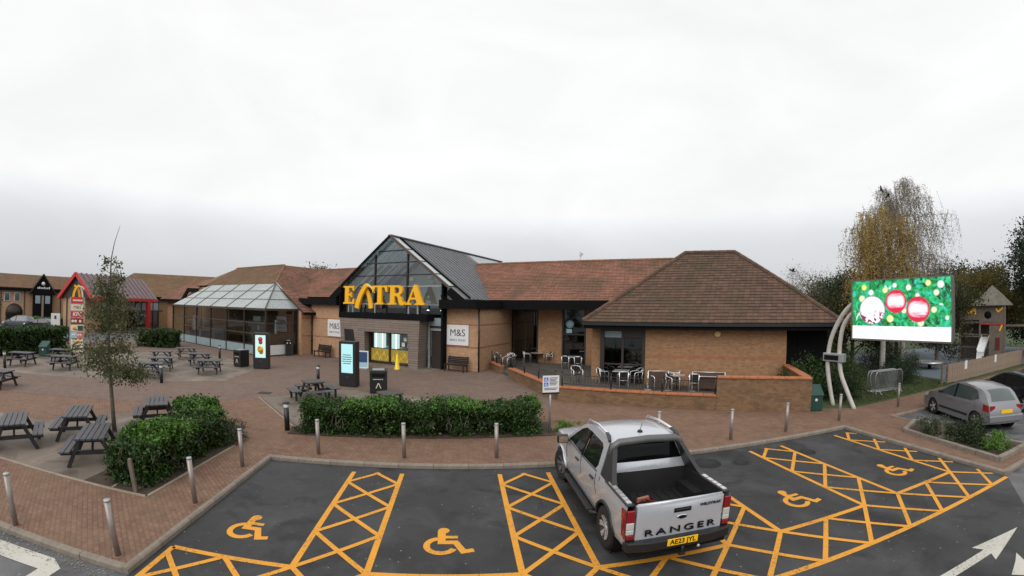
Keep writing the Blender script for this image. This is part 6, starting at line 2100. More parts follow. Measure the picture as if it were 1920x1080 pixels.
# ================================================================== PLANTS
def leaf_mesh(name, cen, size, mat, parent, seed, aspect=0.5, up=0.3, kind=None, dirs=None, droop=0.0):
    """many small bent leaves, one mesh: cen is an Nx3 array"""
    r = np.random.default_rng(seed)
    n = len(cen)
    cen = np.asarray(cen, dtype=float)
    s = (size * r.uniform(0.55, 1.25, n))[:, None]
    d = r.normal(size=(n, 3))
    if dirs is not None: d = d * 0.6 + np.asarray(dirs)
    d[:, 2] -= droop
    d /= np.linalg.norm(d, axis=1)[:, None] + 1e-9
    nn = r.normal(size=(n, 3))
    nn[:, 2] += up * 3
    side = np.cross(d, nn)
    side /= np.linalg.norm(side, axis=1)[:, None] + 1e-9
    nrm = np.cross(side, d)
    V = np.empty((n, 4, 3))
    V[:, 0] = cen - d * s * 0.5
    V[:, 1] = cen + side * s * aspect * 0.5 + nrm * s * 0.10
    V[:, 2] = cen + d * s * 0.5 - nrm * s * 0.08
    V[:, 3] = cen - side * s * aspect * 0.5 + nrm * s * 0.10
    off = OFF.get(parent.name, Vector((0, 0, 0)))
    me = bpy.data.meshes.new(name)
    me.vertices.add(4 * n)
    me.vertices.foreach_set('co', (V.reshape(-1, 3) - np.array(off)).astype(np.float32).ravel())
    me.loops.add(4 * n)
    me.loops.foreach_set('vertex_index', np.arange(4 * n, dtype=np.int32))
    me.polygons.add(n)
    me.polygons.foreach_set('loop_start', np.arange(0, 4 * n, 4, dtype=np.int32))
    me.polygons.foreach_set('loop_total', np.full(n, 4, dtype=np.int32))
    me.update(calc_edges=True)
    me.validate()
    me.materials.append(mat)
    o = bpy.data.objects.new(name, me)
    COL.objects.link(o)
    o.parent = parent
    if kind: o['kind'] = kind
    return o

M['laurel'] = leafmat('laurel_leaves', [(0.018, 0.046, 0.012), (0.032, 0.078, 0.017), (0.058, 0.135, 0.025), (0.020, 0.052, 0.014), (0.095, 0.19, 0.035), (0.025, 0.06, 0.015), (0.10, 0.065, 0.03)], 0.42, 0.18)
M['laurel_top'] = leafmat('young_laurel_leaves', [(0.085, 0.19, 0.028), (0.14, 0.28, 0.04), (0.06, 0.14, 0.024)], 0.4, 0.18)
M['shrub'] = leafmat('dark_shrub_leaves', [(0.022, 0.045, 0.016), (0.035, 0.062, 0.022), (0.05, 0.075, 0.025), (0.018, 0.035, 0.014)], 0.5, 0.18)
M['shrub_pale'] = leafmat('pale_shrub_leaves', [(0.06, 0.09, 0.045), (0.09, 0.12, 0.06), (0.045, 0.07, 0.03), (0.12, 0.13, 0.08)], 0.55, 0.4)
M['young_tree'] = leafmat('olive_leaves', [(0.085, 0.108, 0.042), (0.125, 0.15, 0.06), (0.065, 0.082, 0.034), (0.17, 0.175, 0.085), (0.18, 0.135, 0.06)], 0.5, 0.4)
M['birch_leaf'] = leafmat('orange_birch_leaves', [(0.46, 0.31, 0.09), (0.36, 0.28, 0.10), (0.52, 0.35, 0.11), (0.30, 0.26, 0.10), (0.44, 0.28, 0.08)], 0.55, 0.4)
M['birch_sparse'] = leafmat('faded_leaves', [(0.29, 0.26, 0.205), (0.23, 0.215, 0.165), (0.35, 0.29, 0.215), (0.21, 0.205, 0.155)], 0.6, 0.4)
M['autumn'] = leafmat('autumn_leaves', [(0.12, 0.11, 0.03), (0.18, 0.14, 0.03), (0.08, 0.085, 0.028), (0.22, 0.13, 0.03)], 0.55, 0.4)
M['darkgreen'] = leafmat('dark_conifer', [(0.012, 0.026, 0.014), (0.02, 0.038, 0.018), (0.028, 0.048, 0.02)], 0.55)
M['olive_mass'] = leafmat('olive_tree_leaves', [(0.045, 0.055, 0.02), (0.07, 0.08, 0.026), (0.035, 0.045, 0.018), (0.10, 0.085, 0.03)], 0.55, 0.4)

def lumpy(r, n, box, seed, shell=0.45):
    """points in the outer shell of a lumpy rounded box (x0,x1,y0,y1,z0,z1)"""
    x0, x1, y0, y1, z0, z1 = box
    out = []
    while len(out) < n:
        k = (n - len(out)) * 3 + 50
        p = r.uniform(-1, 1, (k, 3))
        q = np.abs(p)
        e = 5.0
        rad = (q[:, 0] ** e + q[:, 1] ** e + q[:, 2] ** e) ** (1 / e)
        wob = 0.08 * np.sin(p[:, 0] * 9 + seed) + 0.06 * np.sin(p[:, 1] * 7 + 2 * seed) + 0.06 * np.sin(p[:, 0] * 23 + p[:, 2] * 5)
        keep = (rad < 1 + wob) & (rad > 1 - shell * r.uniform(0.2, 1, k))
        keep &= ~((p[:, 2] < -0.9) & (rad > 0.95))
        for a in p[keep]: out.append(a)
    p = np.array(out[:n])
    c = np.array([(x0 + x1) / 2, (y0 + y1) / 2, (z0 + z1) / 2])
    h = np.array([(x1 - x0) / 2, (y1 - y0) / 2, (z1 - z0) / 2])
    return p * h + c

def hedge(label, loc, rot, L, D, H, n, mat, mat2, seed, leaf=0.085, name='hedge', rough=0.10, top2=0.5):
    t = thing(name, label, 'hedge', loc, rot)
    r = np.random.default_rng(seed)
    rr = random.Random(seed)
    # leaf sprays: clump centres over the faces of a box with bulging, uneven faces
    def surf(k):
        q = r.uniform(-1, 1, (k, 3))
        area = np.array([D * H, L * H, L * D])
        ax = r.choice(3, k, p=area / area.sum())
        sg = np.where(r.random(k) < 0.5, -1.0, 1.0)
        sg = np.where(ax == 2, 1.0, sg)
        q[np.arange(k), ax] = sg
        p = q * np.array([L / 2, D / 2, H / 2]) + np.array([0, 0, H / 2])
        bul = rough * (np.sin(p[:, 0] * 2.7 + seed) + np.sin(p[:, 0] * 6.1 + p[:, 1] * 3 + 2 * seed) * 0.6 + np.sin(p[:, 2] * 5 + p[:, 0] * 4) * 0.5) * 0.6
        nv = np.zeros((k, 3))
        nv[np.arange(k), ax] = sg
        # round the corners
        cr = np.maximum(np.abs(q[:, 0]) - 1 + 0.35 / L * 2, 0) * 0.6 + np.maximum(np.abs(q[:, 1]) - 0.8, 0) * 0.5 + np.maximum(q[:, 2] - 0.8, 0) * 0.5
        p = p * (1 - 0.12 * np.minimum(cr, 1))[:, None] + nv * (bul - 0.04)[:, None]
        return p, nv
    kc = n // 14
    cp, nv = surf(kc)
    idx = r.integers(0, kc, n)
    inn = (r.random(n) ** 1.6 * 0.22)[:, None]
    p = cp[idx] + r.normal(size=(n, 3)) * 0.065 - nv[idx] * inn
    p[:, 2] = np.maximum(p[:, 2], 0.03)
    leaf_mesh('foliage', p, leaf, mat, t, seed, 0.48, 0.2, dirs=nv[idx] * 0.35)
    k = n // 5
    cp, nv = surf(k * 3)
    up = (cp[:, 2] > H * 0.80) & (np.sin(cp[:, 0] * 2.1 + seed) + np.sin(cp[:, 0] * 5.3) * 0.5 > 0.6 - 1.2 * top2)
    q = cp[up][:k] + r.normal(size=(min(k, int(up.sum())), 3)) * 0.05 + np.array([0, 0, 0.03])
    if len(q): leaf_mesh('young_shoots', q, leaf, mat2, t, seed + 1, 0.48, 0.5)
    # leafy dark inside and twigs
    m = int(L * D * H * 260)
    core = r.uniform(-1, 1, (m, 3)) * np.array([L / 2 - 0.2, D / 2 - 0.2, H / 2 - 0.14]) + np.array([0, 0, H / 2])
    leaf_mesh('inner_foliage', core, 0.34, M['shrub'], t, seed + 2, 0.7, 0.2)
    mb = MB()
    m = max(6, int(L / 0.3))
    for i in range(m):
        x = -L / 2 * 0.93 + L * 0.93 * (i + rr.uniform(0.2, 0.8)) / m
        y = rr.uniform(-0.25, 0.25) * D
        for j in range(5):
            mb.tube([(x, y, 0), (x + rr.uniform(-0.15, 0.15), y + rr.uniform(-0.4, 0.4) * D, H * 0.4), (x + rr.uniform(-0.3, 0.3), y + rr.uniform(-0.48, 0.48) * D, H * rr.uniform(0.7, 1.0))], [0.018, 0.011, 0.005], 4)
    mb.build('branches', M['twig'], t, uv=False)
    return t
hedge('long clipped laurel hedge behind the bollards and empty bays', (-1.40, 13.42, PZ), R(3.4), 7.6, 1.15, 0.98, 24000, M['laurel'], M['laurel_top'], 5, 0.10)
hedge('small clipped laurel hedge beside the near picnic tables', (-7.40, 9.25, PZ), R(91), 3.6, 1.25, 0.98, 15000, M['laurel'], M['laurel_top'], 9, 0.105, rough=0.16)
hedge('short laurel clump continuing the small hedge towards the entrance', (-8.15, 11.6, PZ), R(80), 1.2, 1.0, 1.1, 6000, M['laurel'], M['laurel_top'], 10, 0.105, rough=0.14, top2=1.0)
hedge('boxy dark hedge at the picture edge behind far picnic tables', (-31.2, 22.0, PZ), R(82), 6.6, 2.2, 1.75, 14000, M['laurel'], M['laurel'], 12, 0.15)
hedge('rounded dark clipped hedge between young tree and conservatory', (-26.8, 32.6, PZ), R(12), 3.7, 2.0, 1.45, 8000, M['laurel'], M['laurel'], 13, 0.15, rough=0.15)
hedge('low bright hedge in front of the hotel behind parked cars', (-53.5, 42.6, 0), R(55), 8.0, 1.6, 1.35, 5000, M['laurel_top'], M['laurel_top'], 14, 0.2)

def shrub(label, loc, rx, ry, h, n, mat, seed, leaf=0.07, name='shrub', stems=8, cat='shrub', shell=0.75, spiky=0.0):
    t = thing(name, label, cat, loc, 0)
    r = np.random.default_rng(seed)
    # clumps
    k = max(6, n // 90)
    c = r.normal(size=(k, 3))
    c /= np.linalg.norm(c, axis=1)[:, None]
    c *= (r.random(k) ** (1 - shell * 0.7))[:, None]
    c[:, 2] = np.abs(c[:, 2])
    cc = c * np.array([rx, ry, h]) * 0.86
    idx = r.integers(0, k, n)
    p = cc[idx] + r.normal(size=(n, 3)) * np.array([rx, ry, h * 0.7]) * 0.13
    p[:, 2] = np.abs(p[:, 2]) + 0.04
    leaf_mesh('foliage', p, leaf, mat, t, seed, 0.42, 0.25)
    mb = MB()
    rr = random.Random(seed)
    for i in range(stems):
        q = cc[rr.randrange(k)]
        mb.tube([(rr.uniform(-0.15, 0.15) * rx, rr.uniform(-0.15, 0.15) * ry, 0), (q[0] * 0.5, q[1] * 0.5, q[2] * 0.6), (q[0], q[1], q[2] * (1.0 + spiky * rr.random()))], [0.025, 0.016, 0.006], 5)
    mb.build('stems', M['twig'], t, uv=False)
    return t
shrub('loose leafy shrub at the far end of the small hedge', (-6.95, 11.35, PZ), 0.62, 0.75, 0.85, 2600, M['shrub_pale'], 21, 0.07, stems=26, spiky=0.5)
shrub('low ivy weeds at the foot of the blue parking sign', (3.35, 13.4, PZ), 0.65, 0.45, 0.42, 900, M['laurel_top'], 22, 0.07, stems=10, spiky=2.2)
shrub('low creeping weed at the open end of the long hedge', (-5.05, 12.75, PZ), 0.55, 0.25, 0.22, 500, M['shrub'], 23, 0.06)
shrub('grey green shrub in the island next to the hatchback bonnet', (14.35, 8.0, PZ), 0.80, 0.85, 0.75, 3200, M['shrub_pale'], 24, 0.075, stems=14, spiky=0.4)
shrub('dark green shrub in the middle of the planted island', (14.45, 6.75, PZ), 0.82, 0.75, 0.88, 3400, M['shrub'], 25, 0.08, stems=12, spiky=0.3)
shrub('bright green bushy plant at the road end of the island', (14.35, 5.85, PZ), 0.72, 0.50, 0.55, 1800, M['laurel_top'], 26, 0.08)
shrub('twiggy brown plant in the island near the kerb', (13.95, 7.4, PZ), 0.35, 0.45, 0.62, 900, M['birch_sparse'], 27, 0.05, stems=22, spiky=0.5)
shrub('leafy green shrub between pavilion end and the screen legs', (15.3, 15.2, PZ), 1.7, 1.5, 2.1, 6500, M['laurel'], 28, 0.12, stems=14)
shrub('dark shrub behind the curved screen legs', (16.3, 13.9, PZ), 1.3, 1.0, 1.45, 5000, M['shrub'], 29, 0.10, stems=14)
shrub('tall dark evergreen shrub behind the crowd barriers', (18.7, 16.6, PZ), 2.2, 1.5, 2.3, 6500, M['laurel'], 30, 0.12, stems=14)
shrub('broad dark shrub beside the birch trunk below the screen', (22.3, 15.0, PZ), 1.5, 1.3, 1.55, 5500, M['darkgreen'], 31, 0.09, stems=12)
shrub('dark green shrub under the far end of the screen', (24.6, 16.2, PZ), 1.6, 1.5, 1.9, 5500, M['shrub'], 32, 0.10, stems=12)
shrub('olive bush beside the playground gate behind the screen', (27.2, 19.6, PZ), 1.8, 1.6, 2.6, 5500, M['olive_mass'], 33, 0.12, stems=14)
shrub('dark shrub against the pavilion side wall', (16.4, 17.6, PZ), 1.3, 1.3, 1.8, 4200, M['laurel'], 34, 0.11, stems=10)

# --- trees
def branchy(mb, base, top, r0, rr, levels, tips, spread=0.5, droop=0.0, nb=(3, 5)):
    """one limb, then side limbs; collects tip points"""
    a, b = Vector(base), Vector(top)
    L = (b - a).length
    mid = (a + b) / 2 + Vector((rr.uniform(-1, 1), rr.uniform(-1, 1), rr.uniform(-0.3, 0.6))) * L * 0.08
    mb.tube([a, mid, b], [r0, r0 * 0.75, r0 * 0.42], 6 if r0 > 0.04 else 4, cap=False)
    if levels == 0:
        tips.append((a, mid, b))
        return
    k = rr.randint(*nb)
    d = (b - a).normalized()
    for i in range(k):
        t = rr.uniform(0.35, 1.0)
        p = a.lerp(mid, t * 2) if t < 0.5 else mid.lerp(b, t * 2 - 1)
        v = Vector((rr.gauss(0, 1), rr.gauss(0, 1), rr.gauss(0.1, 0.6)))
        v = (d * 0.6 + v.normalized() * spread * 1.6)
        v.z -= droop
        v.normalize()
        branchy(mb, p, p + v * L * rr.uniform(0.38, 0.62), max(0.006, r0 * 0.45), rr, levels - 1, tips, spread, droop, nb)
    tips.append((mid, b, b))

def tree(label, loc, h, crown_r, trunk_h, mat, seed, n_leaf=6000, leaf=0.12, trunk_r=0.12, bark='bark', nlimb=9, levels=2, spread=0.55, name='tree', shape='round', fluff=0.35, droop=0.0, lean=(0, 0)):
    t = thing(name, label, 'tree', loc, 0)
    rr = random.Random(seed)
    r = np.random.default_rng(seed)
    tr = MB()
    top = Vector((lean[0], lean[1], h * 0.88))
    P = [Vector((0, 0, 0)), Vector((lean[0] * 0.2 + rr.uniform(-0.05, 0.05), rr.uniform(-0.05, 0.05), h * 0.25)), Vector((lean[0] * 0.55 + rr.uniform(-0.1, 0.1), lean[1] * 0.5, h * 0.55)), top]
    tr.tube(P, [trunk_r * 1.25, trunk_r, trunk_r * 0.6, trunk_r * 0.12], 10, cap=False)
    tr.build('trunk', M[bark], t, uv=False)
    lm = MB()
    tips = []
    for i in range(nlimb):
        f = trunk_h / h + (0.84 - trunk_h / h) * (i + rr.random() * 0.6) / nlimb
        p = P[0].lerp(P[3], f)
        if shape == 'round': reach = crown_r * math.sqrt(max(0.08, 1 - ((f - 0.55) / 0.55) ** 2))
        elif shape == 'cone': reach = crown_r * (1.05 - f) * 1.25
        elif shape == 'vase': reach = crown_r * (0.55 + 0.5 * f)
        else: reach = crown_r
        a = i * 2.4 + rr.uniform(-0.4, 0.4)
        rise = rr.uniform(0.15, 0.7) * (h - p.z) if shape != 'cone' else rr.uniform(0.0, 0.25) * reach
        q = p + Vector((math.cos(a) * reach, math.sin(a) * reach, rise)) * rr.uniform(0.75, 1.0)
        branchy(lm, p, q, trunk_r * 0.42 * (1.1 - f * 0.6), rr, levels, tips, spread, droop)
    lm.build('limbs', M['twig'] if bark != 'bark_birch' else M['bark'], t, uv=False)
    pts = []
    w = []
    A = np.array([[*x] for a, m, b in tips for x in (a,)])
    Bm = np.array([[*m] for a, m, b in tips])
    Bt = np.array([[*b] for a, m, b in tips])
    idx = r.integers(0, len(tips), n_leaf)
    f = r.random(n_leaf)[:, None]
    base = np.where(f < 0.5, A[idx] + (Bm[idx] - A[idx]) * f * 2, Bm[idx] + (Bt[idx] - Bm[idx]) * (f * 2 - 1))
    c = base + r.normal(size=(n_leaf, 3)) * fluff * np.array([1, 1, 0.8])
    leaf_mesh('crown', c, leaf, mat, t, seed + 5, 0.55, 0.2, droop=droop * 2)
    return t

def weeping(label, loc, h, crown_r, mat, seed, strands, per, leaf, trunk_r, low, dens=(1.0, 1.0), bias=(0, 0), name='birch_tree', toplean=0.0):
    """birch with rising limbs and hanging leafy strands"""
    t = thing(name, label, 'tree', loc, 0)
    rr = random.Random(seed)
    r = np.random.default_rng(seed)
    tr = MB()
    P = [Vector((0, 0, 0)), Vector((0.1, 0.05, h * 0.3)), Vector((0.0, -0.1, h * 0.6)), Vector((toplean, 0, h * 0.97))]
    tr.tube(P, [trunk_r * 1.2, trunk_r, trunk_r * 0.6, 0.02], 10, cap=False)
    tr.build('trunk', M['bark_birch'], t, uv=False)
    lm = MB()
    ends = []
    for i in range(30):
        f = 0.28 + 0.68 * i / 30
        p = P[0].lerp(P[3], f)
        a = i * 2.39 + rr.uniform(-0.3, 0.3)
        reach = crown_r * (1.0 - 0.55 * max(0, (f - 0.5) / 0.5) ** 1.6) * rr.uniform(0.6, 1.0)
        q = p + Vector((math.cos(a) * reach + bias[0] * reach * 0.3, math.sin(a) * reach + bias[1] * reach * 0.3, h * rr.uniform(0.05, 0.17) * (1.1 - f * 0.6)))
        m = p.lerp(q, 0.5) + Vector((rr.gauss(0, 0.12), rr.gauss(0, 0.12), reach * 0.26))
        lm.tube([p, m, q], [trunk_r * 0.34 * (1.1 - f), trunk_r * 0.2 * (1.1 - f), 0.012], 5, cap=False)
        ends.append((p, m, q))
    C = []
    Dn = []
    for k in range(strands):
        p, m, q = ends[rr.randrange(len(ends))]
        f = rr.uniform(0.25, 1.0)
        s = p.lerp(m, f * 2) if f < 0.5 else m.lerp(q, f * 2 - 1)
        s = s + Vector((rr.gauss(0, 0.22), rr.gauss(0, 0.22), rr.uniform(-0.1, 0.25)))
        ln = rr.uniform(0.5, 1.0) * min(2.6, max(0.4, s.z - low))
        dx = Vector((rr.gauss(0, 0.16), rr.gauss(0, 0.16), 0))
        e = s + dx * ln * 1.3 + Vector((0, 0, -ln))
        mid = s.lerp(e, 0.5) + dx * 0.5
        if k % 2 == 0: lm.tube([s, mid, e], [0.008, 0.006, 0.003], 3, cap=False)
        if rr.random() < dens[0]:
            n = int(per * ln)
            tt = r.random(n)
            for q_ in tt:
                b = s.lerp(mid, q_ * 2) if q_ < 0.5 else mid.lerp(e, q_ * 2 - 1)
                C.append((b.x, b.y, b.z))
    lm.build('limbs', M['twig'], t, uv=False)
    C = np.array(C)
    C += r.normal(size=C.shape) * np.array([0.06, 0.06, 0.05])
    leaf_mesh('crown', C, leaf, mat, t, seed + 3, 0.55, 0.1, droop=0.8)
    return t
weeping('orange leaved weeping birch rising behind the lit screen', (22.6, 16.3, PZ), 10.0, 2.9, M['birch_leaf'], 41, 720, 24, 0.115, 0.15, 2.4, (0.95, 1))
weeping('tall nearly bare grey birch behind the orange one', (26.3, 17.4, PZ), 12.4, 4.2, M['birch_sparse'], 42, 2200, 13, 0.085, 0.15, 3.0, (0.8, 1), (0.05, -0.25))
tree('low bare grey tree between pavilion roof and lit screen', (23.6, 22.3, PZ), 7.4, 2.9, 1.0, M['birch_sparse'], 43, 6840, 0.09, 0.10, nlimb=13, levels=2, fluff=0.30, shape='vase')
tree('small bare bush tree just above the pavilion roof end', (21.0, 22.6, PZ), 5.9, 2.4, 0.8, M['birch_sparse'], 44, 4940, 0.09, 0.08, nlimb=12, levels=2, fluff=0.25, shape='vase')
tree('green bushy tree close behind the screen legs by the pavilion', (19.8, 19.4, PZ), 5.1, 2.2, 0.6, M['olive_mass'], 45, 14250, 0.17, 0.10, nlimb=12, fluff=0.35)
tree('dark round tree behind the lit screen near its legs', (23.8, 19.6, PZ), 6.3, 2.1, 0.8, M['shrub'], 46, 14250, 0.18, 0.12, nlimb=12, fluff=0.35)
tree('yellowing tree behind the play tower', (43.5, 19.4, PZ), 7.0, 3.3, 1.0, M['autumn'], 47, 18050, 0.24, 0.14, nlimb=13, fluff=0.5)
tree('olive tree between the screen and the play tower', (31.5, 17.8, PZ), 6.4, 2.5, 0.7, M['olive_mass'], 48, 16150, 0.20, 0.12, nlimb=13, fluff=0.4)
tree('tall very dark evergreen at the picture edge', (42.2, 12.3, PZ), 11.6, 2.7, 0.6, M['darkgreen'], 49, 38000, 0.26, 0.2, nlimb=26, levels=2, shape='round', fluff=0.5)
tree('second dark evergreen behind the playground at the picture edge', (50, 14.2, PZ), 10.2, 3.4, 0.6, M['darkgreen'], 50, 28500, 0.26, 0.2, nlimb=20, levels=2, shape='cone', fluff=0.5)
tree('wide olive green tree far behind the playground', (52, 26, PZ), 8.2, 4.6, 0.8, M['olive_mass'], 51, 20900, 0.34, 0.18, nlimb=14, fluff=0.7)
tree('yellow green tree beyond the birches', (36, 24.5, PZ), 6.6, 3.4, 0.8, M['autumn'], 52, 16150, 0.25, 0.15, nlimb=13, fluff=0.5)
tree('far brownish hedgerow tree behind the birches', (30, 25.5, PZ), 6.4, 3.6, 0.8, M['olive_mass'], 53, 16150, 0.24, 0.15, nlimb=13, fluff=0.5)
tree('small autumn tree top showing over the red roof', (-20.6, 57.0, PZ), 9.9, 2.0, 3.0, M['autumn'], 54, 4940, 0.28, 0.12, nlimb=12, fluff=0.35)
tree('round dark street tree by the hotel at the picture edge', (-52.0, 31.0, 0), 4.4, 1.1, 0.7, M['shrub'], 55, 10450, 0.24, 0.1, nlimb=10, fluff=0.35)
# young street tree in the plaza: bare leader at the top, full lower crown
yt = thing('young_tree', 'slender young tree with bare top shoot standing by the small hedge', 'tree', (-10.77, 10.67, PZ), 0)
mb = MB()
mb.tube([(0, 0, 0), (-0.02, 0.02, 1.0), (-0.06, 0.03, 2.1), (-0.05, 0.0, 3.3), (-0.02, 0, 4.4), (-0.06, 0.02, 5.2), (0.0, 0.05, 5.7), (0.12, 0.1, 6.2)], [0.075, 0.062, 0.052, 0.040, 0.028, 0.018, 0.011, 0.006], 10)
mb.build('trunk', M['bark'], yt, uv=False)
rr = random.Random(77)
lm = MB()
tips = []
for i in range(30):
    f = i / 29
    z = 1.75 + 2.55 * f
    reach = (1.42 - 0.95 * f ** 1.3) * rr.uniform(0.55, 1.0)
    a = i * 2.39
    q = (reach * math.cos(a) - 0.04, reach * math.sin(a), z + rr.uniform(0.15, 0.5) - (0.75 if f < 0.35 else 0.1) * rr.random())
    lm.tube([(-0.05, 0, z), (q[0] * 0.5, q[1] * 0.5, (z + q[2]) / 2 + 0.12), q], [0.014, 0.009, 0.004], 4, cap=False)
    tips.append(((-0.05, 0, z), (q[0] * 0.55, q[1] * 0.55, (z + q[2]) / 2 + 0.1), q))
top_t = []
for i in range(13):
    z = 3.9 + 1.15 * i / 12
    a = i * 2.6
    reach = rr.uniform(0.25, 0.62) * (1.0 if i < 8 else 0.7)
    q = (reach * math.cos(a), reach * math.sin(a), z + rr.uniform(0.05, 0.25))
    lm.tube([(-0.04, 0, z), q], [0.008, 0.003], 4, cap=False)
    top_t.append(q)
lm.build('limbs', M['bark'], yt, uv=False)
r = np.random.default_rng(78)
C = []
for k in range(6800):
    a, m, b = tips[min(len(tips) - 1, int(len(tips) * r.random() ** 1.75))]
    f = 0.2 + 0.9 * r.random()
    p = Vector(a).lerp(Vector(m), min(1, f * 2)) if f < 0.5 else Vector(m).lerp(Vector(b), f * 2 - 1)
    C.append((p.x + r.normal() * 0.15, p.y + r.normal() * 0.15, p.z + r.normal() * 0.15))
for k in range(420):
    q = top_t[r.integers(0, len(top_t))]
    f = r.uniform(0.55, 1.1)
    C.append((q[0] * f + r.normal() * 0.06, q[1] * f + r.normal() * 0.06, q[2] + r.normal() * 0.07))
leaf_mesh('crown', np.array(C), 0.095, M['young_tree'], yt, 79, 0.6, 0.2, droop=0.3)
# grass blades on the verge
r = np.random.default_rng(5)
n = 9000
gx = r.uniform(15.4, 25, n)
gy = 12.45 + (gx - 15.3) * 0.045 + r.random(n) ** 1.3 * 3.2
vb = thing('grass', 'tufts of rough grass along the pavement edge by the barriers', None, (15, 12.4, PZ), 0, off=(15, 12.4, PZ))
vb['kind'] = 'stuff'
leaf_mesh('grass_blades', np.stack([gx, gy, PZ + 0.05 + 0.03 * r.random(n)], 1), 0.13, leafmat('grass_blade', [(0.06, 0.09, 0.025), (0.09, 0.12, 0.035), (0.05, 0.07, 0.02)], 0.6), vb, 6, 0.14, 0.0, kind='stuff', dirs=np.tile([0, 0, 1.0], (n, 1)))
# far tree belt closing the view on the horizon
tb = thing('treeline', 'distant dark belt of trees beyond the buildings', None, (0, 0, 0), 0)
tb['kind'] = 'stuff'
r = np.random.default_rng(8)
C = []
for k in range(26000):
    a = r.uniform(R(-32), R(32)) if k % 3 else r.uniform(R(120), R(170))
    d = r.uniform(95, 130)
    hh = 5.0 + 1.2 * math.sin(a * 37) + 0.9 * math.sin(a * 91)
    C.append((d * math.cos(a), d * math.sin(a), r.random() ** 0.7 * hh))
leaf_mesh('foliage', np.array(C), 1.1, M['olive_mass'], tb, 9, 0.8, 0.1, kind='stuff')
# --- birds
def bird(label, loc, rot, fly=False):
    t = thing('bird', label, 'bird', loc, rot)
    mb = MB()
    mb.tube([(0, -0.20, 0.02), (0, -0.12, 0.03), (0, 0.0, 0.05), (0, 0.10, 0.10), (0, 0.16, 0.15), (0, 0.20, 0.155), (0, 0.25, 0.15)], [0.012, 0.03, 0.07, 0.055, 0.038, 0.028, 0.004], 8)
    mb.face([(-0.05, -0.18, 0.03), (0.05, -0.18, 0.03), (0.07, -0.36, 0.0), (-0.07, -0.36, 0.0)])
    if fly:
        for s in (-1, 1):
            mb.face([(s * 0.05, 0.08, 0.08), (s * 0.28, 0.12, 0.2), (s * 0.30, -0.02, 0.18), (s * 0.05, -0.08, 0.07)])
            mb.face([(s * 0.28, 0.12, 0.2), (s * 0.58, 0.0, 0.14), (s * 0.52, -0.08, 0.12), (s * 0.30, -0.02, 0.18)])
    else:
        for s in (-1, 1):
            mb.face([(s * 0.06, 0.08, 0.10), (s * 0.075, -0.02, 0.06), (s * 0.05, -0.28, 0.01), (s * 0.03, -0.02, 0.12)])
            mb.tube([(s * 0.025, 0.0, 0.0), (s * 0.025, 0.01, -0.08)], 0.006, 4)
    mb.build('body', plain('black_feathers', (0.012, 0.012, 0.014), 0.5), t, uv=False)
    return t
bird('small black bird flying above the end of the pavilion roof', (20.4, 21.7, 6.5), R(70), True)
b = bird('upright black bird perched on the top of the orange birch', (21.9, 15.45, 10.55), R(40))
b.rotation_euler[0] = R(55)
bird('black bird perched on a birch twig below the other one', (22.2, 15.2, 10.2), R(150))
# ================================================================== VEHICLES
def wheel(parent, c, r, w, rim_r, side, rimmat, spokes=6, steer=0.0):
    """wheel with its axis along X; side = +1 or -1 is the outer face"""
    wh = bpy.data.objects.new('wheel', None)
    COL.objects.link(wh)
    wh.parent = parent
    wh.location = c
    wh.rotation_euler = (0, 0, steer)
    mb = MB()
    h = w / 2
    mb.lathe([(rim_r, -h * 0.85), (r * 0.90, -h), (r * 0.975, -h * 0.88), (r, -h * 0.62), (r, h * 0.62), (r * 0.975, h * 0.88), (r * 0.90, h), (rim_r, h * 0.85)], 40, axis='X', cap=False)
    n = 44
    for k in range(n):                       # tread blocks
        a = 2 * PI * k / n
        for x0, x1 in ((-h * 0.60, -h * 0.08), (h * 0.08, h * 0.60)):
            ca, sa_ = math.cos(a), math.sin(a)
            mb.obox(((x0 + x1) / 2, ca * (r + 0.001), sa_ * (r + 0.001)), (x1 - x0, 0.014, r * 0.09), RM(a, 3, 'X'))
    mb.build('tyre', M['rubber'], wh, uv=False)
    mb = MB()
    s = side
    mb.lathe([(rim_r * 1.01, s * h * 0.86), (rim_r, s * h * 0.92), (rim_r * 0.92, s * h * 0.88), (rim_r * 0.90, s * h * 0.1), (0.001, s * h * 0.05)] if s > 0 else
             list(reversed([(rim_r * 1.01, s * h * 0.86), (rim_r, s * h * 0.92), (rim_r * 0.92, s * h * 0.88), (rim_r * 0.90, s * h * 0.1), (0.001, s * h * 0.05)])), 36, axis='X', m=1, cap=False)
    for k in range(spokes):
        a = 2 * PI * k / spokes
        for da in (-0.13, 0.13):
            p0 = (s * h * 0.55, 0.06 * math.cos(a), 0.06 * math.sin(a))
            p1 = (s * h * 0.80, rim_r * 0.93 * math.cos(a + da), rim_r * 0.93 * math.sin(a + da))
            mb.beam(p0, p1, rim_r * 0.15, 0.035, (1, 0, 0))
    mb.lathe([(0.001, s * h * 0.40), (0.075, s * h * 0.45), (0.07, s * h * 0.72), (0.001, s * h * 0.75)] if s > 0 else list(reversed([(0.001, s * h * 0.40), (0.075, s * h * 0.45), (0.07, s * h * 0.72), (0.001, s * h * 0.75)])), 16, axis='X')
    mb.build('rim', [rimmat, M['black_plastic']], wh, uv=False)
    return wh

def bars(y0, y1, z0, z1):
    return [(y0, z0), (y1, z0), (y1, z1), (y0, z1)]

def arch_pts(cy, cz, r, zb, n=14):
    """wheel-arch points from front to rear along the lower edge, y decreasing"""
    a0 = math.asin(max(-1, min(1, (zb - cz) / r)))
    return [(cy + r * math.cos(a), cz + r * math.sin(a)) for a in [a0 + (PI - 2 * a0) * i / n for i in range(n + 1)]]

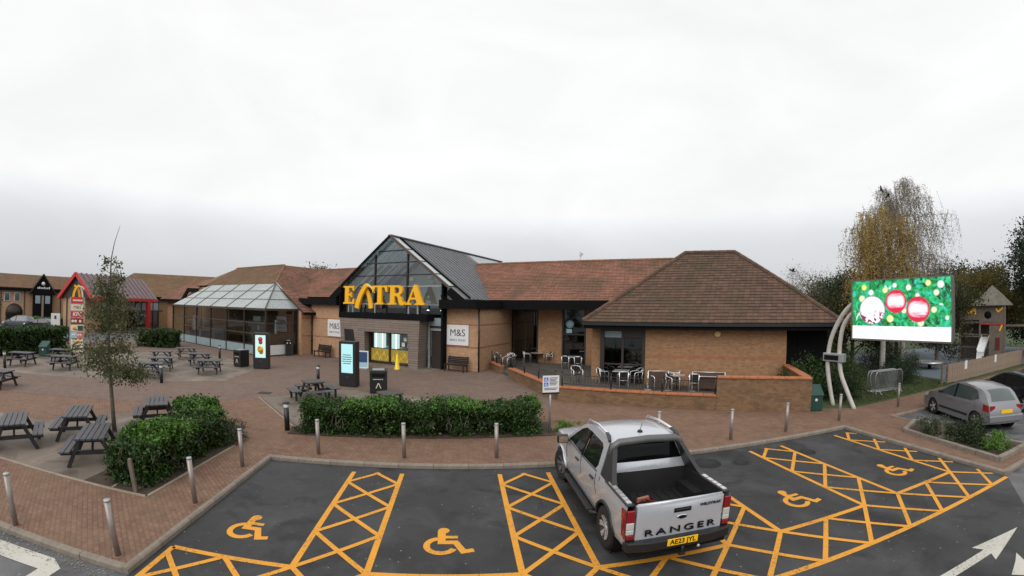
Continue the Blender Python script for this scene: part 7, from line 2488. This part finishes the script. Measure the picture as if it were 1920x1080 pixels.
def side_panel(mb, outline, holes, xf, step, s, m=0, inset=0.0):
    vs, fs = cdt(outline, holes, step)
    P = [(s * (xf(y, z) - inset), y, z) for y, z in vs]
    out = []
    for f in fs:
        a, b, c = (Vector(P[i]) for i in f[:3])
        nrm = (b - a).cross(c - a)
        out.append(f if nrm.x * s > 0 else tuple(reversed(f)))
    mb.mesh(P, out, m, True)

def loft_top(mb, prof, xf, m=0, nx=10, crown=0.03, shrink=1.0, lift=0.0, flat_ends=True):
    """surface across the car following a side profile (list of (y, z)); crown = rise at the centre line"""
    rows = []
    k = len(prof)
    for i, (y, z) in enumerate(prof):
        a = prof[max(0, i - 1)]
        b = prof[min(k - 1, i + 1)]
        d = Vector((b[0] - a[0], b[1] - a[1])).normalized()
        nv = Vector((d.y, -d.x))
        if nv.y < 0 and abs(d.x) > 0.3: nv = -nv
        hw = xf(y, z) * shrink
        row = []
        for j in range(nx + 1):
            u = -1 + 2 * j / nx
            e = (1 - u * u) * crown + lift
            row.append((hw * u, y + nv.x * e, z + nv.y * e))
        rows.append(row)
    b = len(mb.v)
    for row in rows: mb.v += row
    for i in range(k - 1):
        for j in range(nx):
            q = (b + i * (nx + 1) + j, b + i * (nx + 1) + j + 1, b + (i + 1) * (nx + 1) + j + 1, b + (i + 1) * (nx + 1) + j)
            mb.f.append(q)
            mb.m.append(m)
            mb.sm.append(True)

def hatchback(label, loc, rot, paint, L=4.03, Wd=1.71, Hh=1.46, wb=2.575, rim='alloy', glassmat='car_glass', plate=None, low=0.0, trunk=False, roofcol=None):
    """five-door car; local origin on the ground mid-wheelbase, +Y is the front"""
    t = thing('parked_car', label, 'car', loc, rot, 'parked cars')
    f, rr_ = wb / 2 + 0.78, -wb / 2 - (L - wb - 0.78)
    ra, rw = 0.345, 0.305
    zb = 0.87 * Hh / 1.46                      # belt line
    def xf(y, z):
        k = Wd / 2
        tt = (y - (f + rr_) / 2) / ((f - rr_) / 2)
        k *= 1 - 0.13 * max(0, abs(tt) - 0.55) ** 2 / 0.2
        if z > zb: k -= (z - zb) * 0.34 + 0.015
        else: k -= 0.10 * ((zb - 0.28 - z) / 0.6) ** 2 * 0.6
        return k
    S = Hh / 1.46
    if trunk: back = [(-1.35, 1.30 * S), (-1.75, 1.02 * S), (rr_ + 0.12, 0.98 * S), (rr_ + 0.02, 0.86 * S), (rr_, 0.55)]
    else: back = [(-1.38, 1.355 * S), (-1.58, 1.24 * S), (-1.80, 0.97 * S), (rr_ + 0.06, 0.84 * S), (rr_, 0.55)]
    top = [(f, 0.45), (f - 0.02, 0.60), (f - 0.10, 0.70 * S), (f - 0.40, 0.82 * S), (f - 0.85, 0.925 * S), (f - 1.02, 0.965 * S), (f - 1.55, 1.24 * S), (f - 1.88, 1.375 * S), (f - 2.25, 1.44 * S), (-0.45, 1.46 * S), (-0.95, 1.425 * S)] + back
    sill = 0.20
    outline = list(top) + [(rr_ + 0.03, 0.30)] + list(reversed(arch_pts(-wb / 2, rw, ra, sill))) + list(reversed(arch_pts(wb / 2, rw, ra, sill))) + [(f - 0.05, 0.26)]
    # window openings (side glass)
    w1 = [(f - 1.14, 0.925 * S), (0.02, 0.915 * S), (0.02, 1.385 * S), (f - 1.98, 1.345 * S), (f - 1.62, 1.215 * S)]
    w2 = [(-0.05, 0.915 * S), (-1.02, 0.945 * S), (-1.36, 1.05 * S), (-1.15, 1.31 * S), (-0.75, 1.375 * S), (-0.05, 1.385 * S)]
    body = MB()
    for s in (-1, 1): side_panel(body, outline, [w1, w2], xf, 0.16, s)
    loft_top(body, top + [(rr_ + 0.03, 0.30)], xf, crown=0.045)
    body.face([(-Wd * 0.42, f - 0.1, 0.27), (Wd * 0.42, f - 0.1, 0.27), (Wd * 0.42, rr_ + 0.1, 0.27), (-Wd * 0.42, rr_ + 0.1, 0.27)], 1)
    bo = body.build('body', [paint, M['black_plastic']], t, uv=False)
    g = M[glassmat]
    for s in (-1, 1):
        for w in (w1, w2):
            mb = MB()
            side_panel(mb, w, [], xf, 0.3, s, inset=0.012)
            mb.build('side_window', g, t, uv=False)
        mb = MB()
        for a, b in (((0.02, 0.30), (0.02, 0.94 * S)), ((-1.12, 0.55), (-0.95, 0.94 * S)), ((f - 1.12, 0.34), (f - 1.2, 0.94 * S))):
            mb.beam((s * (xf(*a) + 0.001), a[0], a[1]), (s * (xf(*b) + 0.001), b[0], b[1]), 0.008, 0.004, (s, 0, 0))
        mb.build('door_seam', M['soffit'], t)
        mb = MB()
        mb.obox((s * (xf(0.15, 0.86) + 0.018), 0.18, 0.84 * S), (0.03, 0.20, 0.035))
        mb.build('door_handle', paint, t, bevel=0.01)
        mb = MB()
        mb.obox((s * (xf(-0.85, 0.86) + 0.018), -0.85, 0.86 * S), (0.03, 0.20, 0.035))
        mb.build('door_handle', paint, t, bevel=0.01)
        mb = MB()
        mb.obox((s * (Wd / 2 + 0.07), f - 1.32, 0.99 * S), (0.16, 0.10, 0.12))
        mb.build('wing_mirror', M['black_plastic'], t, bevel=0.03)
        mb = MB()
        mb.obox((s * (xf(0.2, 0.45) + 0.010), 0.0, 0.42), (0.02, wb - 0.85, 0.07))
        mb.build('rubbing_strip', M['black_plastic'], t)
        # lamps wrap the corners
        mb = MB()
        for (y0, z0, y1, z1) in ((rr_ + 0.36, 0.92 * S, rr_ + 0.07, 0.70 * S),):
            side_panel(mb, [(y0, z0), (y0 - 0.02, z1), (y1, z1 - 0.02), (y1 + 0.03, z0 - 0.02)], [], xf, 0.1, s, inset=-0.006)
        mb.build('tail_lamp', M['tail_red'], t, uv=False)
        mb = MB()
        mb.obox((s * (xf(rr_ + 0.02, 0.8) - 0.12), rr_ + 0.045, 0.79 * S), (0.22, 0.03, 0.22))
        mb.build('tail_lamp', M['tail_red'], t, bevel=0.01)
        mb = MB()
        side_panel(mb, [(f - 0.42, 0.84 * S), (f - 0.10, 0.72 * S), (f - 0.06, 0.60), (f - 0.38, 0.68)], [], xf, 0.1, s, inset=-0.006)
        mb.build('headlamp', M['tail_clear'], t, uv=False)
        for y, st in ((wb / 2, 0), (-wb / 2, 0)):
            wheel(t, (s * (Wd / 2 - 0.11), y, rw), rw, 0.195, 0.205, s, M[rim], 5, st)
        # dark wheel-arch liner
        mb = MB()
        for y in (wb / 2, -wb / 2):
            mb.lathe([(ra - 0.002, -0.20), (ra - 0.002, 0.0)] if s > 0 else [(ra - 0.002, 0.0), (ra - 0.002, 0.2)], 28, (s * (Wd / 2 - 0.03), y, rw), 'X', cap=False)
        mb.build('arch_liner', M['soffit'], t, uv=False)
    for s in (-1, 1):
        mb = MB()
        side_panel(mb, [(0.025, 0.91 * S), (-0.055, 0.91 * S), (-0.055, 1.39 * S), (0.025, 1.39 * S)], [], xf, 0.2, s, inset=-0.003)
        mb.build('door_pillar', M['soffit'], t, uv=False)
    mb = MB()
    loft_top(mb, [(f - 1.05, 0.985 * S), (f - 1.55, 1.242 * S), (f - 1.86, 1.37 * S)], xf, crown=0.045, shrink=0.88, lift=0.006)
    mb.build('windscreen', g, t, uv=False)
    mb = MB()
    if trunk: loft_top(mb, [(-1.30, 1.325 * S), (-1.72, 1.05 * S)], xf, crown=0.045, shrink=0.82, lift=0.006)
    else: loft_top(mb, [(-1.42, 1.335 * S), (-1.58, 1.242 * S), (-1.78, 1.00 * S)], xf, crown=0.045, shrink=0.86, lift=0.007)
    mb.build('rear_window', M['rear_glass'], t, uv=False)
    mb = MB()
    mb.obox((0, rr_ - 0.03, 0.47), (Wd * 0.92, 0.10, 0.24))
    mb.build('rear_bumper', paint, t, bevel=0.04)
    mb = MB()
    mb.obox((0, f - 0.01, 0.44), (Wd * 0.86, 0.10, 0.30))
    mb.build('front_bumper', paint, t, bevel=0.04)
    mb = MB()
    mb.obox((0, f + 0.045, 0.40), (Wd * 0.5, 0.01, 0.14))
    mb.build('grille', M['soffit'], t)
    mb = MB()
    mb.obox((0, rr_ - 0.02, 0.70 * S), (0.52, 0.03, 0.115))
    mb.build('number_plate', M['plate_yellow'], t)
    return t
clio = hatchback('grey five door hatchback parked beyond the planted island', (17.83, 8.45, 0), R(-26 + 2), M['grey_paint'], glassmat='rear_glass')
hatchback('dark blue car parked beyond the grey hatchback at the picture edge', (22.1, 8.3, 0), R(-22), M['dark_paint'], 4.3, 1.76, 1.46, 2.6)
hatchback('dark car parked last along the kerb at the picture edge', (26.0, 8.2, 0), R(-22), M['slate_paint'], 4.4, 1.8, 1.5, 2.7)
hatchback('slate blue people carrier parked in front of the hotel', (-55.0, 38.0, 0), R(112), M['slate_paint'], 4.5, 1.80, 1.62, 2.7, 'alloy_dark', 'rear_glass')
hatchback('black saloon car parked next to the slate people carrier', (-52.2, 39.2, 0), R(118), M['dark_paint'], 4.4, 1.76, 1.40, 2.62, 'alloy', 'car_glass', trunk=True)

# ---------------------------------------------------------------- silver pickup
PX0, PY0 = 3.25, 6.50
pk = thing('pickup_truck', 'silver double cab pickup truck parked nose-in across a disabled bay', 'pickup truck', (PX0, PY0, 0), R(0.6))
SP = M['silver_paint']
def tx(y, z):
    k = 0.925
    if y > 3.5: k -= 0.20 * ((y - 3.5) / 0.6) ** 2
    if z > 1.16: k -= (z - 1.16) * 0.37 + 0.02 * min(1, (z - 1.16) / 0.06)
    elif z < 0.72: k -= 0.05 * ((0.72 - z) / 0.3) ** 2
    else: k -= 0.012 * abs(z - 0.95) / 0.2
    return k
def gain(a, b, n): return [(a[0] + (b[0] - a[0]) * i / n, a[1] + (b[1] - a[1]) * i / n) for i in range(n)]
ra, rw = 0.455, 0.385
cab_top = [(4.06, 0.70), (4.05, 0.86), (3.99, 1.00), (3.86, 1.085), (3.55, 1.135), (3.15, 1.165), (2.80, 1.185), (2.50, 1.40), (2.12, 1.655), (1.95, 1.735), (1.72, 1.785), (1.35, 1.815), (0.95, 1.81), (0.68, 1.78), (0.57, 1.72)]
outline = cab_top + [(0.47, 1.30), (0.44, 1.215), (-0.35, 1.205), (-1.02, 1.20), (-1.05, 1.12), (-1.06, 0.60), (-0.98, 0.52)] + list(reversed(arch_pts(0, rw, ra, 0.46))) + list(reversed(arch_pts(3.22, rw, ra, 0.46))) + [(3.98, 0.46)]
w_front = [(2.62, 1.215), (1.60, 1.20), (1.60, 1.68), (1.86, 1.675), (2.10, 1.585), (2.42, 1.37)]
w_rear = [(1.52, 1.20), (0.72, 1.215), (0.66, 1.30), (0.74, 1.60), (0.84, 1.66), (1.52, 1.685)]
body = MB()
for s in (-1, 1):
    side_panel(body, outline, [w_front, w_rear], tx, 0.14, s)
loft_top(body, cab_top[:7], tx, crown=0.05)                       # bonnet and nose
loft_top(body, cab_top[8:], tx, crown=0.035)                      # roof
for s in (-1, 1):                                                 # A pillars
    for a, b in zip(cab_top[6:9][:-1], cab_top[6:9][1:]):
        xa, xb = tx(*a), tx(*b)
        body.face([(s * xa, a[0], a[1]), (s * xb, b[0], b[1]), (s * xb * 0.88, b[0] + 0.02, b[1] + 0.012), (s * xa * 0.88, a[0] + 0.02, a[1] + 0.012)])
# back of the cab with its window opening
zc = [(0.57, 1.72), (0.535, 1.58), (0.50, 1.42), (0.47, 1.30), (0.45, 1.22)]
def cabback(u, k):                                                # u -1..1, k height 0..1
    z = 1.72 - 0.52 * k
    y = 0.57 - 0.12 * k
    return (u * tx(y, z) * 0.985, y - 0.02 * (1 - u * u), z)
hole = [(-0.84, 0.05), (0.84, 0.05), (0.90, 0.66), (-0.90, 0.66)]
vs, fs = cdt([(-1, 0), (1, 0), (1, 1), (-1, 1)], [hole], 0.2)
body.mesh([cabback(*p) for p in vs], [tuple(reversed(f)) for f in fs], 0, True)
body.face([(-0.80, 3.95, 0.47), (0.80, 3.95, 0.47), (0.80, 0.5, 0.47), (-0.80, 0.5, 0.47)], 1)
body.build('body', [SP, M['black_plastic']], pk, uv=False)
mb = MB()
vs, fs = cdt(hole, [], 0.3)
mb.mesh([(cabback(*p)[0], cabback(*p)[1] + 0.012, cabback(*p)[2]) for p in vs], [tuple(reversed(f)) for f in fs])
mb.build('rear_window', M['black_glass'], pk, uv=False)
mb = MB()
loft_top(mb, [(2.80, 1.187), (2.50, 1.402), (2.12, 1.657)], tx, crown=0.05, shrink=0.89, lift=0.0)
mb.build('windscreen', M['car_glass'], pk, uv=False)
for s in (-1, 1):
    for w in (w_front, w_rear):
        mb = MB()
        side_panel(mb, w, [], tx, 0.3, s, inset=0.014)
        mb.build('side_window', M['car_glass'], pk, uv=False)
    mb = MB()
    side_panel(mb, [(1.605, 1.195), (1.515, 1.195), (1.515, 1.69), (1.605, 1.685)], [], tx, 0.2, s, inset=-0.003)
    mb.build('door_pillar', M['soffit'], pk, uv=False)
    # window trim along the belt
    mb = MB()
    mb.tube([(s * (tx(y, z) + 0.004), y, z) for y, z in ((2.66, 1.20), (1.56, 1.188), (0.62, 1.205))], 0.009, 5)
    mb.build('window_trim', M['black_plastic'], pk)
    # doors: seams and handles
    mb = MB()
    for P in ([(2.66, 1.18), (2.72, 0.95), (2.66, 0.56), (2.60, 0.50)], [(1.56, 1.17), (1.57, 0.9), (1.55, 0.50)], [(0.60, 1.17), (0.62, 0.95), (0.52, 0.78), (0.47, 0.60)], [(0.41, 1.18), (0.40, 0.82)], [(2.60, 0.50), (1.55, 0.50), (0.52, 0.52)]):
        mb.tube([(s * (tx(y, z) + 0.0005), y, z) for y, z in P], 0.0055, 4, cap=False)
    mb.build('door_seam', M['soffit'], pk)
    for y in (1.78, 0.78):
        mb = MB()
        mb.obox((s * (tx(y, 1.03) + 0.022), y, 1.035), (0.03, 0.20, 0.04))
        mb.build('door_handle', M['black_plastic'], pk, bevel=0.012)
    # body crease
    # mirror
    mb = MB()
    mb.obox((s * 1.075, 2.50, 1.26), (0.24, 0.13, 0.19), RM(s * 0.15, 3, 'Z'))
    mb.obox((s * 0.95, 2.50, 1.22), (0.12, 0.05, 0.05))
    mi = mb.build('wing_mirror', M['black_plastic'], pk, bevel=0.03)
    mb = MB()
    mb.obox((s * 1.075, 2.425, 1.26), (0.19, 0.01, 0.14), RM(s * 0.15, 3, 'Z'))
    mb.build('mirror_glass', M['chrome'], mi)
    # black arch mouldings
    for cy in (0, 3.22):
        mb = MB()
        P = arch_pts(cy, rw, ra + 0.012, 0.47, 18)
        mb.tube([(s * (tx(y, z) + 0.006), y, z) for y, z in P], 0.030, 6)
        mb.build('arch_moulding', M['black_plastic'] if cy == 0 else SP, pk)
        mb = MB()
        mb.lathe([(ra - 0.004, -0.24), (ra - 0.004, 0.0)] if s > 0 else [(ra - 0.004, 0.0), (ra - 0.004, 0.24)], 30, (s * 0.885, cy, rw), 'X', cap=False)
        mb.build('arch_liner', M['soffit'], pk, uv=False)
    # side step
    mb = MB()
    mb.tube([(s * 0.80, 0.52, 0.40), (s * 0.95, 0.62, 0.37), (s * 0.955, 2.58, 0.37), (s * 0.80, 2.70, 0.40)], 0.045, 10)
    mb.obox((s * 0.955, 1.6, 0.412), (0.13, 1.85, 0.02))
    mb.build('side_step', M['black_plastic'], pk)
    mb = MB()
    mb.obox((s * 0.872, 1.6, 0.49), (0.03, 2.05, 0.10))
    mb.build('sill', M['black_plastic'], pk)
    # roof rails
    mb = MB()
    xr = 0.655
    mb.tube([(s * (xr + 0.03), 2.02, 1.745), (s * xr, 1.90, 1.83), (s * (xr - 0.005), 1.3, 1.882), (s * xr, 0.80, 1.86)], [0.018, 0.026, 0.026, 0.024], 8)
    mb.build('roof_rail', M['alu'], pk)
    mb = MB()
    mb.tube([(s * xr, 0.83, 1.855), (s * (xr + 0.01), 0.68, 1.83), (s * (xr + 0.03), 0.58, 1.765)], [0.03, 0.038, 0.03], 8)
    mb.build('rail_foot', M['charcoal'], pk)
    # sports bar sail: dark side fin running from the roof down to the bed side
    mb = MB()
    fin = [(0.58, 1.74), (0.44, 1.73), (0.34, 1.66), (0.14, 1.46), (-0.05, 1.29), (-0.20, 1.215), (0.46, 1.215), (0.50, 1.40)]
    extrude_outline(mb, fin, [], lambda y, z: (s * (tx(y, z) - 0.095), y, z), lambda y, z: (s * (tx(y, z) - 0.012), y, z))
    mb.build('sports_bar_fin', plain('satin_black_bar', (0.03, 0.03, 0.032), 0.35), pk)
    # bed side cap with silver load rail
    mb = MB()
    mb.obox((s * 0.845, -0.44, 1.209), (0.125, 1.16, 0.03))
    mb.build('bed_rail_cap', M['black_plastic'], pk, bevel=0.012)
    mb = MB()
    for k in range(6): mb.obox((s * 0.845, -0.88 + k * 0.165, 1.228), (0.075, 0.135, 0.02))
    mb.build('load_rail', M['alu'], pk)
    # tail lamps
    mb = MB()
    side_panel(mb, [(-0.80, 1.13), (-1.055, 1.15), (-1.062, 0.66), (-0.90, 0.70)], [], tx, 0.1, s, inset=-0.007)
    mb.build('tail_lamp', M['tail_red'], pk, uv=False)
    lamp = thing('x', None, None)
    bpy.data.objects.remove(lamp)
    for (z0, z1, mt) in ((0.95, 1.15, 'tail_red'), (0.83, 0.945, 'tail_clear'), (0.74, 0.825, 'tail_clear'), (0.65, 0.735, 'tail_red')):
        mb = MB()
        mb.obox((s * 0.848, -1.060, (z0 + z1) / 2), (0.125, 0.05, z1 - z0))
        mb.build('tail_lamp_segment', M[mt], pk, bevel=0.012)
    mb = MB()
    side_panel(mb, [(3.55, 1.10), (3.97, 0.98), (4.03, 0.84), (3.62, 0.92)], [], tx, 0.1, s, inset=-0.007)
    mb.build('headlamp', M['tail_clear'], pk, uv=False)
    for y, st in ((0, 0), (3.22, 0.22)):
        wheel(pk, (s * 0.80, y, rw), rw, 0.26, 0.235, s, M['alloy'] if y == 0 else M['alloy_dark'], 6, st)
# sports bar hoop across the back of the roof
mb = MB()
mb.tube([(-0.70, 0.46, 1.55), (-0.655, 0.45, 1.72), (-0.56, 0.455, 1.775), (0, 0.45, 1.805), (0.56, 0.455, 1.775), (0.655, 0.45, 1.72), (0.70, 0.46, 1.55)], [0.06, 0.065, 0.07, 0.07, 0.07, 0.065, 0.06], 10)
mb.build('sports_bar', plain('grey_sports_bar', (0.13, 0.13, 0.135), 0.38, 0.3), pk)
# bed liner: open tub
mb = MB()
x, y0, y1, zf = 0.785, -0.985, 0.42, 0.78
mb.face([(-x, y0, zf), (x, y0, zf), (x, y1, zf), (-x, y1, zf)])
mb.face([(-x, y0, 1.205), (-x, y1, 1.205), (-x, y1, zf), (-x, y0, zf)])
mb.face([(x, y1, 1.205), (x, y0, 1.205), (x, y0, zf), (x, y1, zf)])
mb.face([(-x, y1, 1.215), (x, y1, 1.215), (x, y1, zf), (-x, y1, zf)])
mb.face([(-x, y0, zf), (-x, y0, 1.19), (x, y0, 1.19), (x, y0, zf)])
for k in range(9): mb.box(-0.70 + k * 0.17, -0.62 + k * 0.17, y0 + 0.03, y1 - 0.03, zf + 0.001, zf + 0.014)
for s in (-1, 1): mb.box(s * 0.60, s * 0.784, -0.30, 0.30, zf + 0.001, zf + 0.20)
mb.build('bed_liner', plain('bed_liner_plastic', (0.016, 0.016, 0.017), 0.55, var=0.3, bump=0.2), pk)
# tailgate
tg = MB()
vs, fs = cdt([(-0.755, 0.63), (0.755, 0.63), (0.755, 1.20), (-0.755, 1.20)], [], 0.12)
def tgy(x, z): return -1.075 - 0.018 * (1 - (x / 0.76) ** 2) - (0.016 if z > 0.83 else 0.0) + (0.012 if z > 1.17 else 0)
tg.mesh([(x, tgy(x, z), z) for x, z in vs], [tuple(f) if True else f for f in fs], 0, True)
tg.mesh([(-0.755, -1.075, 1.20), (0.755, -1.075, 1.20), (0.755, -0.99, 1.20), (-0.755, -0.99, 1.20)], [(0, 1, 2, 3)])
tg.mesh([(-0.755, -1.075, 0.63), (-0.755, -1.075, 1.2), (-0.755, -0.99, 1.2), (-0.755, -0.99, 0.63), (0.755, -1.075, 0.63), (0.755, -1.075, 1.2), (0.755, -0.99, 1.2), (0.755, -0.99, 0.63)], [(0, 3, 2, 1), (4, 5, 6, 7)])
tgo = tg.build('tailgate', SP, pk, uv=False)
mb = MB()
mb.tube([(-0.74, -1.03, 1.203), (0, -1.04, 1.208), (0.74, -1.03, 1.203)], 0.03, 8)
mb.build('top_cap', SP, tgo)
mb = MB()
mb.obox((0.0, -1.113, 1.075), (0.30, 0.02, 0.075))
mb.build('handle_recess', M['soffit'], tgo, bevel=0.01)
mb = MB()
mb.obox((0.0, -1.125, 1.085), (0.26, 0.03, 0.03))
mb.build('handle', M['black_plastic'], tgo, bevel=0.01)
mb = MB()
mb.lathe([(0.001, 0.006), (0.085, 0.004), (0.095, -0.004)], 24, axis='Y')
mb.v = [(v[0] * 1.0, -1.118 - v[1], 0.955 + v[2] * 0.42) for v in mb.v]
mb.build('badge', M['chrome'], tgo)
mb = MB()
mb.lathe([(0.001, 0.004), (0.07, 0.002)], 24, axis='Y')
mb.v = [(v[0], -1.126 - v[1], 0.955 + v[2] * 0.40) for v in mb.v]
mb.build('badge_field', M['soffit'], tgo)
text('model_lettering', 'RANGER', 0.15, M['soffit'], tgo, (0, -1.112, 0.742), (R(90), 0, 0), 0.012, sx=1.75, bold=0.0, space=1.35)
text('trim_lettering', 'WILDTRAK', 0.062, M['black_plastic'], tgo, (0.49, -1.118, 1.105), (R(90), 0, 0), 0.003, shear=0.25, sx=1.25, bold=0.002)
# rear bumper, plate, tow ball
mb = MB()
mb.prism([(-0.93, -0.98), (-0.90, -1.17), (-0.55, -1.235), (0.55, -1.235), (0.90, -1.17), (0.93, -0.98)], 0.46, 0.635)
mb.build('rear_bumper', M['black_plastic'], pk, bevel=0.025)
mb = MB()
mb.box(-0.86, 0.86, -1.13, -0.8, 0.36, 0.459)
mb.build('bumper_underside', M['soffit'], pk, bevel=0.02)
mb = MB()
mb.box(-0.265, 0.265, -1.258, -1.240, 0.525, 0.645)
np_ = mb.build('number_plate', M['plate_yellow'], pk, bevel=0.005)
text('plate_characters', 'AE23 JYL', 0.118, M['soffit'], np_, (0, -1.2595, 0.585), (R(90), 0, 0), 0.001, sx=1.0, bold=0.003)
mb = MB()
mb.box(-0.05, 0.05, -1.30, -1.0, 0.34, 0.40)
mb.tube([(0, -1.27, 0.40), (0, -1.27, 0.44)], 0.018, 8)
mb.lathe([(0.001, -0.03), (0.022, -0.02), (0.03, 0), (0.022, 0.02), (0.001, 0.03)], 12, (0, -1.27, 0.465))
mb.build('tow_bar', M['black_metal'], pk)
mb = MB()
mb.lathe([(0.001, -0.03), (0.022, -0.02), (0.03, 0), (0.022, 0.02), (0.001, 0.03)], 12, (0.30, -1.24, 0.43))
mb.build('tow_socket', M['galv'], pk)
# roof aerial
mb = MB()
mb.lathe([(0.055, 1.835), (0.04, 1.865), (0.001, 1.88)], 10, (0, 0.82, 0))
mb.tube([(0, 0.82, 1.87), (0, 0.74, 2.02)], 0.006, 5)
mb.build('roof_aerial', M['black_plastic'], pk)
# the rear overhang is short: draw everything behind the rear wheels in a little
def trim_y(y): return -0.45 + (y + 0.45) * 0.80 if y < -0.45 else y
def trim(o):
    for c in o.children:
        if c.type == 'MESH' and c.name.split('.')[0] not in ('tyre', 'rim'):
            for v in c.data.vertices: v.co.y = trim_y(v.co.y)
        elif c.type == 'FONT': c.location.y = trim_y(c.location.y)
        trim(c)
trim(pk)
# broom lying in the bed
br = thing('broom', 'red handled broom lying in the bed of the silver pickup', 'broom', (PX0, PY0, 0.80), 0)
mb = MB()
mb.tube([(0.13, -0.70, 0.16), (-0.20, -0.02, 0.05)], 0.011, 8)
mb.build('handle', M['red_plastic'], br)
mb = MB()
mb.obox((-0.22, 0.02, 0.06), (0.24, 0.05, 0.04), RM(0.25, 3, 'Z'))
mb.build('head', plain('pale_broom_head', (0.45, 0.20, 0.15), 0.6), br, bevel=0.01)
mb = MB()
for k in range(26):
    u = -0.11 + 0.22 * k / 25
    mb.beam((-0.22 + u, 0.02 + u * 0.25, 0.05), (-0.22 + u * 1.08, 0.02 + u * 0.27 + rnd.uniform(-0.03, 0.03), 0.0), 0.012, 0.05)
mb.build('bristles', plain('broom_bristle', (0.35, 0.12, 0.08), 0.9), br, kind='stuff')
# ================================================================== lettering becomes plain meshes
bpy.context.view_layer.update()
_dg = bpy.context.evaluated_depsgraph_get()
for o in [o for o in bpy.data.objects if o.type == 'FONT']:
    me = bpy.data.meshes.new_from_object(o.evaluated_get(_dg))
    me.name = o.name
    nm = o.name
    q = bpy.data.objects.new('lettering_mesh', me)
    COL.objects.link(q)
    q.parent = o.parent
    q.matrix_local = o.matrix_local
    q['kind'] = 'stuff'
    bpy.data.objects.remove(o)
    q.name = nm
# ================================================================== one object for each loose piece of these parts
def loose_parts(o):
    me = o.data
    n = len(me.vertices)
    par = list(range(n))
    def find(a):
        while par[a] != a:
            par[a] = par[par[a]]
            a = par[a]
        return a
    for e in me.edges:
        a, b = find(e.vertices[0]), find(e.vertices[1])
        if a != b: par[a] = b
    groups = {}
    for p in me.polygons: groups.setdefault(find(p.vertices[0]), []).append(p)
    if len(groups) < 2: return
    nm = o.name.split('.')[0]
    for ps in groups.values():
        mb = MB()
        idx = {}
        for p in ps:
            for v in p.vertices:
                if v not in idx:
                    idx[v] = len(mb.v)
                    mb.v.append(tuple(me.vertices[v].co))
            mb.f.append(tuple(idx[v] for v in p.vertices))
            mb.m.append(p.material_index)
            mb.sm.append(p.use_smooth)
        q = mb.build(nm, list(me.materials))
        q.parent = o.parent
        q.matrix_local = o.matrix_local.copy()
    bpy.data.objects.remove(o)
for base in ('cross_bar', 'door_seam', 'arch_liner', 'emblem', 'printed_rings'):
    for o in [o for o in bpy.data.objects if o.name.split('.')[0] == base and o.type == 'MESH']: loose_parts(o)
for o in bpy.data.objects:
    if o.name.split('.')[0] in ('printed_line', 'printed_shapes', 'printed_mark', 'printed_text_line', 'printed_chevrons', 'load_rail'): o['kind'] = 'stuff'
